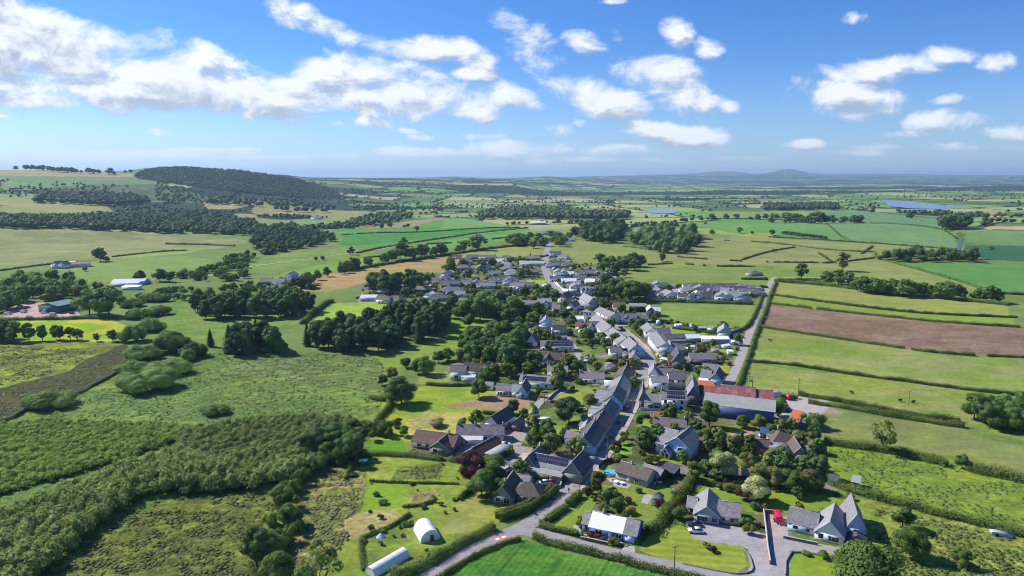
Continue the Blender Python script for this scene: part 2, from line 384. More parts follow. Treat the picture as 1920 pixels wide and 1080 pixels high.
# -- left far
field([(-200,428),(0,430),(200,434),(400,443),(470,452),(380,470),(300,466),(210,480),(100,495),(0,508),(-200,520)], (128,146,82), .06, (146,158,92))
field([(300,466),(380,465),(383,468),(340,476),(215,486),(205,482)], (140,165,78), .05)
field([(100,505),(205,484),(340,480),(400,487),(392,500),(270,528),(170,530)], (124,160,70), .05)
field([(-200,368),(0,371),(110,380),(200,386),(215,397),(130,404),(0,384),(-200,382)], (152,158,88), .05)
field([(0,385),(60,392),(130,403),(60,408),(0,405)], (138,155,85), .05)
field([(-200,316),(0,318),(200,322),(270,330),(200,334),(0,328),(-200,326)], (165,160,112), .05)
field([(0,330),(260,331),(300,345),(200,350),(60,345),(0,338)], (112,150,92), .05)
field([(0,342),(60,354),(0,358)], (125,155,85), .05)
field([(252,332),(270,318),(340,312),(430,317),(480,324),(560,338),(625,356),(650,378),(560,372),(440,362),(330,346)], (48,72,62), .1, (60,88,68))   # forested hill
field([(300,345),(400,372),(440,385),(340,382),(200,378),(60,352)], (98,124,80), .5, (78,104,68))
field([(380,380),(470,378),(480,384),(440,392),(390,392)], (165,158,112), .05)
field([(395,402),(480,402),(485,412),(450,418),(400,414)], (150,156,92), .05)
field([(480,375),(560,385),(700,398),(690,410),(600,408),(470,400)], (158,152,98), .05, (148,158,92))
field([(480,408),(620,416),(600,425),(540,430),(480,425)], (138,152,84), .05)
field([(560,398),(705,398),(712,402),(640,412),(560,406)], (150,148,95), .05)
field([(670,424),(760,416),(830,408),(850,412),(800,420),(760,427),(680,430)], (158,146,104), .05)
field([(625,430),(760,428),(830,411),(870,409),(985,428),(1000,432),(950,440),(800,452),(700,466),(640,466)], (86,158,60), .04, (100,165,66))
field([(640,440),(760,436),(900,428),(980,428),(960,433),(830,442),(740,455),(640,462)], (78,152,58), .04)
field([(830,411),(870,409),(970,426),(900,428),(830,428)], (118,166,84), .04)
field([(480,490),(520,474),(640,466),(700,467),(700,478),(640,488),(560,500),(500,515),(440,500)], (128,158,62), .08, (110,150,60))
field([(560,450),(600,455),(640,463),(560,470),(500,480),(500,466)], (120,132,74), .2)
field([(700,478),(830,452),(960,438),(1040,432),(1060,440),(1000,446),(940,452),(830,470),(740,485),(690,492)], (98,166,70), .04, (108,172,80))
field([(500,522),(560,505),(640,490),(700,480),(740,484),(620,510),(560,520),(520,530)], (122,170,60), .05)
field([(540,545),(560,532),(620,515),(700,498),(845,478),(960,460),(1010,463),(1005,478),(870,487),(850,512),(770,510),(690,515),(680,530),(620,548),(560,548)], (158,150,84), .12, (178,150,104))
field([(860,475),(960,460),(1015,463),(1010,478),(930,482),(870,485)], (148,160,82), .08)
field([(1010,462),(1065,450),(1130,452),(1240,468),(1225,490),(1160,496),(1110,496),(1065,490),(1050,475),(1010,478)], (132,158,76), .08, (142,156,86))
# -- right far
field([(1190,497),(1260,493),(1420,500),(1450,510),(1440,527),(1420,541),(1160,537),(1150,528)], (134,158,74), .08, (122,150,70))
field([(1200,470),(1300,450),(1420,440),(1500,450),(1700,460),(1790,468),(1790,480),(1660,480),(1640,500),(1560,500),(1440,500),(1220,492)], (144,156,86), .10, (136,150,84))
field([(1320,430),(1450,432),(1450,447),(1400,444),(1320,437)], (150,165,80), .06)
field([(1350,411),(1440,412),(1452,437),(1385,438),(1330,428)], (106,164,68), .03)
field([(1330,396),(1600,394),(1650,400),(1560,412),(1440,412),(1345,408)], (128,164,88), .04)
field([(1440,420),(1545,420),(1610,452),(1560,452),(1455,442)], (110,164,84), .03)
field([(1550,420),(1670,418),(1790,436),(1794,466),(1700,460),(1600,453)], (118,160,94), .03)
field([(1540,398),(1640,396),(1800,408),(1800,430),(1700,426),(1640,418),(1540,418)], (108,154,94), .03)
field([(1610,391),(1750,393),(1780,398),(1640,398)], (158,170,104), .03)
field([(1760,396),(1880,396),(1885,403),(1790,403)], (168,150,122), .03)
field([(1800,433),(1930,434),(2100,440),(2100,462),(1920,462),(1812,458)], (112,154,88), .03)
field([(1800,426),(1930,425),(2100,430),(2100,434),(1930,433),(1800,431)], (186,172,130), .03)
field([(1812,460),(2100,460),(2100,500),(1920,490),(1850,486),(1806,474)], (62,118,72), .03)
field([(1640,484),(1680,490),(1770,515),(1850,545),(1780,548),(1560,520),(1450,505),(1450,498),(1560,500),(1640,500)], (134,156,76), .08, (142,158,84))
field([(1675,492),(1780,494),(1930,496),(2200,500),(2200,556),(1920,552),(1862,544),(1765,520)], (98,158,72), .03)
field([(1450,505),(1560,505),(1600,520),(1570,530),(1450,525)], (126,156,66), .08)
field([(1450,529),(1560,538),(1700,552),(1830,560),(1895,572),(1905,592),(1800,588),(1700,584),(1560,568),(1446,551)], (142,165,72), .08, (152,162,84))
field([(1445,554),(1560,569),(1700,586),(1910,596),(1915,612),(1800,606),(1600,586),(1440,569)], (134,164,64), .08)
field([(1437,570),(1600,588),(1800,608),(1930,617),(2200,640),(2200,672),(1920,669),(1780,664),(1600,640),(1422,613)], (150,128,106), .5, (134,112,92))
field([(1420,615),(1600,641),(1780,667),(1930,672),(2200,690),(2200,770),(1920,738),(1780,722),(1600,700),(1400,676)], (130,160,64), .22, (146,160,90))
field([(1399,681),(1600,705),(1780,727),(1930,744),(2200,775),(2200,850),(1920,828),(1800,790),(1700,776),(1560,750),(1390,736)], (132,160,64), .25, (150,158,88))
field([(1528,758),(1640,782),(1780,797),(1850,825),(1930,840),(2200,870),(2200,910),(1920,890),(1800,858),(1650,836),(1560,828),(1530,800)], (126,144,80), .10, (134,152,78))
field([(1540,836),(1640,842),(1780,862),(1920,898),(2200,940),(2200,1060),(1920,1004),(1800,968),(1640,936),(1560,905)], (132,160,54), .45, (114,146,52))
field([(1580,936),(1640,940),(1800,975),(1920,1010),(2200,1060),(2200,1200),(1640,1200),(1600,1060),(1620,1000)], (120,148,58), .7, (140,158,72))
field([(1195,569),(1410,572),(1432,560),(1432,580),(1400,617),(1300,612),(1240,602),(1215,592),(1150,584),(1150,575)], (116,156,62), .10, (134,160,78))
field([(1245,612),(1330,622),(1320,634),(1245,631)], (142,170,64), .05)
# -- left middle
field([(-200,600),(0,602),(60,602),(140,599),(215,598),(238,612),(232,632),(200,641),(120,640),(0,640),(-200,645)], (128,188,26), .05, (186,182,60), mode='mown')
field([(-300,645),(0,640),(150,643),(235,646),(190,664),(120,700),(0,728),(-300,800)], (140,158,46), .75, (104,122,46))
field([(-300,800),(0,728),(120,698),(190,664),(235,644),(240,650),(236,692),(150,742),(30,792),(0,815),(-300,900)], (88,86,48), .8, (72,80,42))
field([(-20,800),(60,765),(150,740),(236,694),(240,700),(150,760),(60,800),(-20,860)], (86,112,44), .7)
field([(40,775),(160,740),(225,700),(330,640),(420,655),(560,662),(700,658),(720,680),(708,700),(722,760),(700,775),(660,790),(520,800),(250,812),(-60,840),(-60,820)], (102,134,62), .8, (116,146,62))
field([(420,655),(560,662),(700,658),(715,690),(700,735),(560,720),(440,700)], (104,136,62), .75, (122,140,80))
field([(290,575),(340,572),(360,592),(470,598),(540,590),(560,596),(520,615),(400,640),(330,640),(290,610)], (104,150,58), .6, (122,158,62))
field([(200,545),(300,548),(420,545),(520,540),(560,545),(400,570),(260,570)], (104,140,56), .7)
field([(575,614),(600,590),(622,567),(700,568),(740,570),(720,590),(700,604),(640,612)], (156,190,66), .04, (140,180,60))
field([(825,588),(912,584),(918,604),(880,620),(850,640),(830,628)], (122,166,54), .05)
field([(850,638),(820,636),(770,650),(750,662),(700,668),(700,680),(740,690),(800,675),(870,650)], (128,160,62), .25)
field([(790,700),(840,696),(850,714),(820,722),(780,718)], (146,166,76), .08)
field([(712,752),(780,724),(900,724),(985,738),(1005,760),(990,775),(900,776),(850,800),(838,830),(760,830),(690,826),(700,790)], (150,172,56), .12, (132,166,52))
field([(765,790),(840,775),(900,778),(900,795),(850,815),(770,822)], (172,178,76), .15, (188,176,104))
field([(760,785),(800,770),(835,782),(815,800),(775,806)], (160,160,92), .4)
field([(665,828),(760,824),(765,850),(690,850)], (98,158,36), .03)
field([(640,862),(720,856),(860,868),(905,902),(860,935),(872,975),(830,1040),(760,1100),(560,1100),(640,1000)], (142,164,62), .30, (124,154,54))
field([(545,900),(600,872),(682,885),(682,900),(672,960),(645,985),(655,1010),(600,1060),(560,1100),(530,1000)], (148,142,84), .85, (112,132,58))
field([(690,905),(760,906),(748,948),(700,962),(676,955)], (128,172,46), .05)
field([(648,966),(740,952),(760,975),(700,1005),(650,1012)], (172,164,104), .4)
field([(745,875),(830,870),(820,900),(735,898)], (112,134,56), .8)
field([(778,925),(812,918),(820,930),(790,942),(772,940)], (150,138,92), .8)
field([(800,1010),(835,985),(862,935),(905,915),(960,960),(930,985),(880,1005),(850,1000)], (158,166,88), .12, (146,158,70))
field([(672,1010),(760,985),(790,1010),(770,1060),(700,1080),(668,1050)], (134,158,60), .25, (112,138,56))
field([(-300,1300),(50,1085),(150,1012),(250,936),(350,928),(480,915),(520,950),(470,1010),(520,1100),(500,1300)], (92,106,48), 1.0, (112,128,52))
field([(-60,840),(250,812),(520,800),(690,795),(690,860),(560,900),(300,950),(50,1090),(-300,1300),(-300,900)], (96,132,52), .9)
field([(820,1100),(860,1060),(930,1022),(985,1012),(1060,1036),(1150,1056),(1250,1078),(1400,1130),(1400,1300),(700,1300)], (72,142,46), .42, (90,150,50), mode='crop')
# -- gardens of the near houses
LAWN = (128,160,56)
field([(1022,1000),(1060,968),(1095,925),(1118,940),(1105,965),(1082,1000),(1060,1008)], LAWN, .06)
field([(1195,1030),(1240,980),(1275,985),(1320,1000),(1390,1020),(1402,1060),(1380,1075),(1250,1055)], (150,168,60), .04, (138,160,54), mode='mown')
field([(1478,1045),(1500,1035),(1560,1040),(1570,1090),(1478,1100)], (132,165,52), .04)
field([(1290,925),(1320,915),(1400,925),(1480,915),(1620,945),(1600,975),(1500,955),(1400,960),(1300,940)], (124,158,50), .12)
field([(1150,905),(1240,905),(1275,930),(1250,975),(1200,985),(1150,945)], (128,152,60), .12)
field([(1160,830),(1180,822),(1186,852),(1162,852)], (118,180,44), .04)
field([(1195,790),(1225,785),(1230,805),(1195,802)], (132,168,62), .1)
field([(1300,685),(1370,685),(1364,703),(1300,702)], (166,176,66), .05)
field([(1335,655),(1378,652),(1375,662),(1330,660)], (140,176,58), .05)
field([(1050,738),(1092,735),(1095,762),(1035,758)], (148,172,58), .06)
field([(1010,770),(1050,762),(1070,790),(1040,808),(1005,795)], (112,140,62), .6)
field([(1030,800),(1090,795),(1095,815),(1040,815)], (140,166,56), .1)
field([(975,535),(1003,530),(1022,535),(1022,543),(985,543)], (150,178,60), .04)
field([(985,524),(1024,524),(1026,536),(980,538)], (150,178,60), .04)
field([(1365,800),(1395,792),(1420,800),(1400,850),(1365,840)], (128,150,58), .1)
PAVE = (176,168,160)
field([(1060,545),(1085,550),(1100,585),(1088,592),(1070,570)], (160,154,150), .03)
field([(1460,740),(1500,735),(1560,752),(1570,775),(1510,810),(1475,800)], (182,170,158), .06)
field([(1570,762),(1590,765),(1560,800),(1500,830),(1480,815),(1520,790)], (170,156,130), .2, (122,144,70))
field([(828,765),(925,740),(1000,750),(1000,762),(960,766),(900,768)], (168,142,110), .1)
field([(855,835),(940,830),(1000,840),(985,870),(905,880),(855,870)], (166,160,156), .03)
field([(930,790),(965,790),(985,815),(975,835),(930,830)], (178,160,150), .05)
field([(965,850),(990,848),(1000,868),(975,870)], (214,196,170), .05)
field([(1300,975),(1390,990),(1450,1005),(1490,1010),(1590,1030),(1600,1045),(1480,1032),(1475,1120),(1408,1120),(1400,1030),(1300,1010),(1285,985)], (170,164,166), .02)
field([(1440,960),(1475,965),(1478,1008),(1438,1005)], (192,172,164), .02)
field([(1365,815),(1400,805),(1425,830),(1425,860),(1400,840),(1370,832)], (206,150,128), .03)
field([(668,560),(720,556),(724,562),(690,568),(668,568)], (206,160,150), .03)
field([(5,580),(40,565),(90,570),(150,578),(155,592),(60,598),(5,598)], (196,172,158), .08)

VILLAGE = [(840,492),(1010,478),(1060,490),(1130,500),(1190,500),(1180,535),(1430,538),(1425,560),(1200,565),(1150,575),(1215,592),(1330,610),(1395,620),(1370,700),(1350,745),(1500,745),(1530,790),(1540,900),(1600,940),(1640,1000),(1580,1090),(1200,1060),(1000,1000),(920,960),(860,880),(760,850),(860,790),(980,770),(850,715),(860,650),(960,600),(940,565),(840,560),(670,560),(680,535),(700,540),(760,515),(850,512)]
def make_ground():
    # rings and bearings: about one vertex per photograph pixel near the camera, coarser outside the view
    rs = [0.5, 20, 45, 70, 90, 105, 118, 130, 138]
    r = 145.0
    while r < 46000:
        rs.append(r); r += min(max(r * r / (CAMH * FPX) * 1.15, 0.17), 0.0062 * r) if r < 17000 else 0.03 * r
    rs = np.array(rs)
    th = np.concatenate([np.linspace(-180, -60, 25)[:-1], np.linspace(-60, -40.5, 30)[:-1], np.linspace(-40.5, 40.5, 1250)[:-1], np.linspace(40.5, 60, 30)[:-1], np.linspace(60, 180, 25)[:-1]])
    th = np.radians(th); nr, nt_ = len(rs), len(th)
    R, T = np.meshgrid(rs, th, indexing='ij'); X = (R * np.sin(T)).ravel(); Y = (R * np.cos(T)).ravel(); r_ = R.ravel()
    Z = zt(X, Y)
    n = len(X)
    # ---- far patchwork of fields (jittered cells)
    col = np.zeros((n, 3)); rough = np.full(n, 0.15)
    near = r_ < 1500
    base = np.array(A(118, 140, 72)); 
    gx, gy = X / 230.0 + 0.35 * fbm(X / 900, Y / 900, 2, 3), Y / 300.0 + 0.35 * fbm(X / 800, Y / 800, 2, 9)
    ix, iy = np.floor(gx), np.floor(gy)
    d1 = np.full(n, 9.0); d2 = np.full(n, 9.0); cid = np.zeros(n)
    for a in (-1, 0, 1):
        for b in (-1, 0, 1):
            cx, cy = ix + a, iy + b
            px_, py_ = cx + 0.15 + 0.7 * _hash(cx, cy, 11), cy + 0.15 + 0.7 * _hash(cx, cy, 12)
            d = np.maximum(np.abs(gx - px_), np.abs(gy - py_)) * 0.6 + 0.4 * np.hypot(gx - px_, gy - py_)
            nw = d < d1
            d2 = np.where(nw, d1, np.minimum(d2, d)); cid = np.where(nw, _hash(cx, cy, 21), cid); d1 = np.where(nw, d, d1)
    pal = np.array([A(126,160,92), A(144,170,98), A(160,178,114), A(112,162,84), A(170,174,118), A(180,174,130), A(100,130,76), A(128,148,86), A(112,156,84), A(92,122,72)])
    far_c = pal[np.clip((cid * len(pal)).astype(int), 0, len(pal) - 1)]
    edge = (d2 - d1) < 0.05 * (1 + r_ / 6000)
    far_c = np.where(edge[:, None], np.array(A(50, 74, 48)), far_c)
    wood = fbm(X / 850, Y / 480, 3, 31) > 0.575 + 0.08 * sstep(4000, 1500, r_)
    far_c = np.where(wood[:, None], np.array(A(46, 70, 46)), far_c)
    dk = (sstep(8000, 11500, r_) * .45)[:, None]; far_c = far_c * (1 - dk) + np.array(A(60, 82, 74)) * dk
    moor = .6 * sstep(120, 200, Z)[:, None] * sstep(6000, 9500, r_)[:, None] * sstep(.35, .6, fbm(X / 900, Y / 900, 3, 77))[:, None]
    far_c = far_c * (1 - moor) + np.array(A(120, 118, 86)) * moor
    w = sstep(1150, 1500, r_ + 150 * (fbm(X / 120, Y / 120, 2, 2) - .5))[:, None]
    nearc = base * (0.85 + 0.3 * fbm(X / 25, Y / 25, 3, 4))[:, None]
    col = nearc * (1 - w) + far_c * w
    # ---- named fields
    cols = X.copy()
    for P, c, rg, c2, wob, mode in FIELDS:
        W_ = GP(P); x0, y0 = W_.min(0) - 6; x1, y1 = W_.max(0) + 6
        k = np.where((X > x0) & (X < x1) & (Y > y0) & (Y < y1))[0]
        if len(k) == 0: continue
        xx, yy = X[k], Y[k]; sc = np.clip(np.hypot(xx, yy) / 300, .6, 4) * wob
        qx = xx + (fbm(xx / (6 * sc), yy / (6 * sc), 3, 41) - .5) * 5 * sc; qy = yy + (fbm(xx / (6 * sc), yy / (6 * sc), 3, 57) - .5) * 5 * sc
        ins = inpoly(qx, qy, W_); k = k[ins]; xx, yy = xx[ins], yy[ins]
        ca = np.array(A(*c)); cc_ = np.broadcast_to(ca, (len(k), 3)).copy()
        if c2 is not None:
            S_ = max(9.0, 0.10 * math.sqrt((x1 - x0) * (y1 - y0)))
            f = sstep(.38, .62, fbm(xx / S_ + 7, yy / (S_ * .55), 4, int(c[0] * 3 + c[2])))[:, None]
            cc_ = cc_ * (1 - f) + np.array(A(*c2)) * f
        if mode == 'crop':      # drilled rows and wheel tracks
            a = math.radians(62); u = xx * math.cos(a) + yy * math.sin(a)
            v_ = -xx * math.sin(a) + yy * math.cos(a); m_ = v_ + 2.5 * np.sin(u / 40)
            cc_ *= (1 - 0.25 * (np.abs((m_ / 12.0) % 1 - .5) < .04) + 0.10 * np.sin(m_ * 2 * np.pi / 1.6))[:, None]
        if mode == 'mown':
            v_ = yy * 0.95 + xx * 0.2 + 1.2 * np.sin(xx / 15)
            cc_ *= (1 + 0.09 * np.sign(np.sin(v_ * 2 * np.pi / 3.2)))[:, None]
        col[k] = cc_; rough[k] = rg
    # ---- gardens and yards of the village: patches of lawn, gravel, beds
    V = GP(VILLAGE); inside = inpoly(X, Y, V) & (r_ < 1400); k = np.where(inside)[0]
    done = np.zeros(n, bool)
    for P, *_ in FIELDS: 
        pass
    a = math.radians(-20); u = (X[k] * math.cos(a) + Y[k] * math.sin(a)); v = (-X[k] * math.sin(a) + Y[k] * math.cos(a))
    cu, cv = np.floor(u / 6 + 1.6 * fbm(u / 12, v / 12, 3, 6)), np.floor(v / 8 + 1.6 * fbm(u / 12, v / 12, 3, 8))
    h = _hash(cu, cv, 5)
    gp = np.array([A(122,144,66), A(92,114,54), A(136,132,124), A(132,150,68), A(74,92,48), A(112,112,92), A(104,126,58), A(82,98,52), A(118,112,82), A(98,120,56)])
    gc = gp[np.clip((h * 10).astype(int), 0, 9)]
    covered = np.zeros(len(k), bool)
    for P, c, rg, c2, wob, mode in FIELDS:
        W_ = GP(P)
        if np.hypot(*W_.mean(0)) < 1400: covered |= inpoly(X[k], Y[k], W_)
    kk = k[~covered]; col[kk] = gc[~covered]; rough[kk] = .3
    # ---- real relief in the rough ground: tussocks
    amp = np.clip(rough - .15, 0, 1) * 0.75 * sstep(900, 300, r_)
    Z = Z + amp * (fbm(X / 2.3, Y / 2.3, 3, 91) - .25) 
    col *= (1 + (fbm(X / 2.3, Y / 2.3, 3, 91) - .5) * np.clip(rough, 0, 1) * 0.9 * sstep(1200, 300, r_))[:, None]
    col *= (0.86 + 0.28 * fbm(X / 60, Y / 40, 4, 71))[:, None]
    tuft = (fbm(X / 1.6, Y / 1.0, 3, 191) - .5) * sstep(800, 250, r_) + (fbm(X / 9, Y / 5, 3, 193) - .5) * .8
    col *= (1 + tuft * (.34 + .5 * np.clip(rough, 0, 1)))[:, None]
    yel = sstep(.42, .62, fbm(X / 16, Y / 10, 4, 197))[:, None] * (rough > .03)[:, None]; col *= 1 + yel * np.array([.09, .02, .03])
    col = np.clip(col, .003, .9)
    # ---- faces
    i = np.arange(nr - 1)[:, None]; j = np.arange(nt_)[None, :]; j2 = (j + 1) % nt_
    q = np.stack([i * nt_ + j, (i + 1) * nt_ + j, (i + 1) * nt_ + j2, i * nt_ + j2], -1).reshape(-1, 4)
    zq = Z[q].max(1); rq = r_[q[:, 0]]
    hill = (zq > 12) & (rq > 1300)
    co = np.stack([X, Y, Z], 1).astype(np.float32)
    for nm, msk in (('ground', ~hill), ('hills', hill)):
        fq = q[msk]; us = np.unique(fq); rm = np.full(n, -1); rm[us] = np.arange(len(us))
        me = bpy.data.meshes.new(nm); fq = rm[fq].astype(np.int32)
        me.vertices.add(len(us)); me.vertices.foreach_set('co', co[us].ravel())
        me.loops.add(fq.size); me.loops.foreach_set('vertex_index', fq.ravel())
        me.polygons.add(len(fq)); me.polygons.foreach_set('loop_start', np.arange(0, fq.size, 4, dtype=np.int32)); me.polygons.foreach_set('loop_total', np.full(len(fq), 4, np.int32))
        me.polygons.foreach_set('use_smooth', np.ones(len(fq), bool))
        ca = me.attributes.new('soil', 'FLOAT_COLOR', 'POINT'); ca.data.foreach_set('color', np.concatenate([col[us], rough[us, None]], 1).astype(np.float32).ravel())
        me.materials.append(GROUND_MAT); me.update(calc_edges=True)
        o = bpy.data.objects.new(nm, me); COL.objects.link(o); tag(o, kind='structure')
def ground_material():
    m, t, b = mat_new('grass_and_soil')
    at = N(t, 'ShaderNodeAttribute', attribute_name='soil'); pos = N(t, 'ShaderNodeNewGeometry').outputs['Position']
    rgh = at.outputs['Alpha']
    st = vmt(t, 'MULTIPLY', pos, (1.0, 0.45, 1.0))
    a = noise(t, 0.055, 4, .6, st); b1 = noise(t, 0.6, 3, .65, pos); c = noise(t, 2.6, 2, .7, pos)
    g = mth(t, 'MULTIPLY_ADD', a, 0.36, 0.82)
    k1 = mth(t, 'MULTIPLY_ADD', rgh, 1.7, 0.42); k2 = mth(t, 'MULTIPLY_ADD', rgh, 1.5, 0.30)
    g = mth(t, 'MULTIPLY', g, mth(t, 'MULTIPLY_ADD', mth(t, 'SUBTRACT', b1, .5), k1, 1.0))
    g = mth(t, 'MULTIPLY', g, mth(t, 'MULTIPLY_ADD', mth(t, 'SUBTRACT', c, .5), k2, 1.0))
    col = gain(t, at.outputs['Color'], g)
    hue = mixc(t, 1.0, col, (1.08, 1.0, 0.88), 'MULTIPLY')
    col = mixc(t, ss(t, noise(t, 0.021, 5, .6, st), .42, .66), col, hue)
    t.links.new(col, b.inputs['Base Color']); b.inputs['Roughness'].default_value = 0.9; b.inputs['Specular IOR Level'].default_value = 0.08
    bp = N(t, 'ShaderNodeBump'); bp.inputs['Distance'].default_value = 0.5; t.links.new(mth(t, 'MULTIPLY_ADD', rgh, 0.8, 0.12), bp.inputs['Strength'])
    t.links.new(b1, bp.inputs['Height']); t.links.new(bp.outputs[0], b.inputs['Normal'])
    return m
GROUND_MAT = ground_material()
make_ground()
# ------------------------------------------------------------ roads, tracks, pavements, water: sheets laid on the ground
def tarmac(name, c, var=.38):
    m, t, b = mat_new(name); pos = N(t, 'ShaderNodeNewGeometry').outputs['Position']
    g = mth(t, 'MULTIPLY_ADD', noise(t, .25, 5, .65, pos), var * 2, 1 - var); g = mth(t, 'MULTIPLY', g, mth(t, 'MULTIPLY_ADD', noise(t, 3.0, 3, .6, pos), .4, .8))
    rgb = N(t, 'ShaderNodeRGB'); rgb.outputs[0].default_value = (*c, 1); t.links.new(gain(t, rgb.outputs[0], g), b.inputs['Base Color'])
    b.inputs['Roughness'].default_value = .85; b.inputs['Specular IOR Level'].default_value = .2
    return m
TAR = tarmac('worn_tarmac', A(164, 158, 158)); TAR2 = tarmac('old_tarmac', A(176, 170, 164)); PAVM = tarmac('paving', A(190, 180, 172)); DIRT = tarmac('gravel', A(178, 164, 140)); REDP = tarmac('red_paving', A(196, 160, 148))
WAT = None
def water_mat():
    m, t, b = mat_new('lake_water'); b.inputs['Base Color'].default_value = (.10, .16, .26, 1); b.inputs['Roughness'].default_value = .22; b.inputs['Specular IOR Level'].default_value = .6
    bp = N(t, 'ShaderNodeBump'); bp.inputs['Strength'].default_value = .25; bp.inputs['Distance'].default_value = .3
    t.links.new(noise(t, .4, 3, .6, N(t, 'ShaderNodeNewGeometry').outputs['Position']), bp.inputs['Height']); t.links.new(bp.outputs[0], b.inputs['Normal']); return m
WAT = water_mat()
def resample(P, step):
    P = np.asarray(P, float); d = np.r_[0, np.cumsum(np.hypot(*np.diff(P, axis=0).T))]
    n = max(2, int(d[-1] / step) + 1); s = np.linspace(0, d[-1], n)
    return np.stack([np.interp(s, d, P[:, 0]), np.interp(s, d, P[:, 1])], 1)
def smooth(P, it=2):
    P = np.asarray(P, float)
    for _ in range(it):
        Q = [P[0]]
        for a, b in zip(P[:-1], P[1:]): Q += [a * .75 + b * .25, a * .25 + b * .75]
        Q.append(P[-1]); P = np.array(Q)
    return P
ROADS = []
def strip(name, pts, w, mat, z=0.05, frame='P', sm=True, kerb=False, label=None, side=0.0):
    P = GP(F(frame, *pts)); P = smooth(P) if sm else P; P = resample(P, 4.0)
    d = np.gradient(P, axis=0); d /= np.maximum(np.hypot(d[:, 0], d[:, 1])[:, None], 1e-6); nrm = np.stack([-d[:, 1], d[:, 0]], 1)
    w = np.broadcast_to(np.asarray(w, float), (len(P),)) if np.ndim(w) == 0 else np.interp(np.linspace(0, 1, len(P)), np.linspace(0, 1, len(w)), w)
    P = P + nrm * side
    if side == 0: ROADS.append((P, w))
    wl = w / 2 * (1 + .05 * (fbm(P[:, 0] / 7, P[:, 1] / 7, 2, 3) - .5) * 2)
    a, b = P + nrm * wl[:, None], P - nrm * wl[:, None]
    za, zb = zt(a[:, 0], a[:, 1]) + z, zt(b[:, 0], b[:, 1]) + z
    zz = np.maximum(za, zb); m = MB(); n = len(P)
    V = np.concatenate([np.c_[a, zz], np.c_[b, zz]]); i = np.arange(n - 1)
    m.add(V, np.stack([i + n, i + n + 1, i + 1, i], 1))
    if kerb:
        lo = V.copy(); lo[:, 2] -= .2
        V2 = np.concatenate([V, lo]); m.add(V2, np.concatenate([np.stack([i, i + 1, i + 1 + 2 * n, i + 2 * n], 1), np.stack([i + n + 1, i + n, i + 3 * n, i + 3 * n + 1], 1)]))
    o = m.build(name, mat); tag(o, label, kind='structure'); return P
def patch(name, pts, mat, z=0.03, frame='P', kind='structure'):
    P = GP(F(frame, *pts)); m = MB(); zz = (zt(P[:, 0], P[:, 1]).max() if len(P) < 3 or z < .5 else np.median(zt(P[:, 0], P[:, 1]))) + z
    m.add(np.c_[P, np.full(len(P), zz)], [list(range(len(P)))]); o = m.build(name, mat)
    if o.data.polygons[0].normal.z < 0: o.data.flip_normals()
    tag(o, kind=kind); return o
MAIN = [(760,1105),(800,1078),(850,1046),(900,1020),(945,1003),(985,988),(1030,955),(1072,915),(1096,885),(1128,852),(1150,815),(1178,768),(1193,735),(1204,710),(1219,690),(1219,672),(1208,654),(1191,638),(1174,624),(1157,613),(1140,605),(1120,597),(1100,587),(1089,573),(1077,560),(1062,550),(1046,541),(1033,527),(1023,507),(1021,490),(1026,470),(1030,455),(1031,442)]
strip('road', MAIN, [5.5,5.5,6,7,7.5,6.5,6,6,6,6.5,9,10,10,10,9.5,9,8.5,8,9,9,8,5.5,5,4.5,4], TAR, .05)
strip('road', [(960,993),(1000,997),(1080,1020),(1150,1038),(1250,1060),(1330,1076),(1440,1095)], 5.2, TAR, .062)
strip('road', [(1225,760),(1290,752),(1345,742),(1362,728),(1372,708),(1386,678),(1399,642),(1411,610),(1424,578),(1436,548),(1444,530),(1452,520)], 4.8, TAR2, .056)
strip('road', [(1452,521),(1520,519),(1600,528)], 4.2, TAR2, .066)
strip('road', [(1440,541),(1390,541),(1330,540),(1262,541)], 4.5, TAR2, .068)
strip('road', [(1265,541),(1268,549),(1262,556)], 6, TAR2, .07)
strip('lane', [(968,835),(978,815),(990,790),(1003,765),(1015,750),(1040,738),(1060,733)], 3.6, TAR2, .058)
strip('lane', [(1118,722),(1095,690),(1085,665),(1073,645),(1062,632)], 3.6, TAR2, .06)
strip('road', [(1060,552),(1030,545),(990,545),(960,541)], 6, TAR2, .064)
strip('road', [(668,470),(700,470),(742,461),(800,450),(900,438),(1000,429)], 4.5, TAR2, .09)
strip('road', [(380,520),(430,508),(480,498),(560,488),(660,474)], 4.0, TAR2, .085)
strip('road', [(1095,600),(1150,612),(1180,608),(1215,600)], 6, TAR2, .061)
strip('pavement', [(1063,948),(1084,917),(1106,888),(1138,852),(1160,815),(1186,770),(1201,737),(1211,714)], 1.6, PAVM, .14, kerb=True, side=-1.2)
strip('pavement', [(1150,606),(1168,615),(1186,628),(1203,642),(1219,658)], 2.0, PAVM, .14, kerb=True)
strip('path', [(405,700),(430,730),(470,760),(540,795)], 1.2, tarmac('trodden_earth', A(110,126,62)), .35)
patch('forecourt', [(1172,680),(1206,674),(1232,690),(1226,712),(1210,716),(1196,700)], REDP, .04)
patch('yard', [(1345,736),(1395,740),(1470,748),(1500,745),(1560,756),(1520,790),(1470,790),(1400,760),(1340,752)], PAVM, .045)
patch('water', [(1208,396),(1222,392),(1264,392),(1272,397),(1262,401),(1222,401)], WAT, 1.0)
patch('water', [(1655,377),(1700,380),(1780,386),(1860,388),(1900,390),(1860,393),(1790,393),(1710,392),(1668,388)], WAT, 1.0)
DWAT = paint_w = plain('stream_water', (.045, .06, .06), .15, .2, 1)
def stream(pts, w): return strip('stream', pts, w, DWAT, .32)
stream([(-20,795),(10,785),(40,770),(60,755),(120,742),(150,732),(180,715),(210,700),(232,690),(236,680)], .8)
strip('stream', [(1796,470),(1799,462),(1801,449)], 5, WAT, .3)
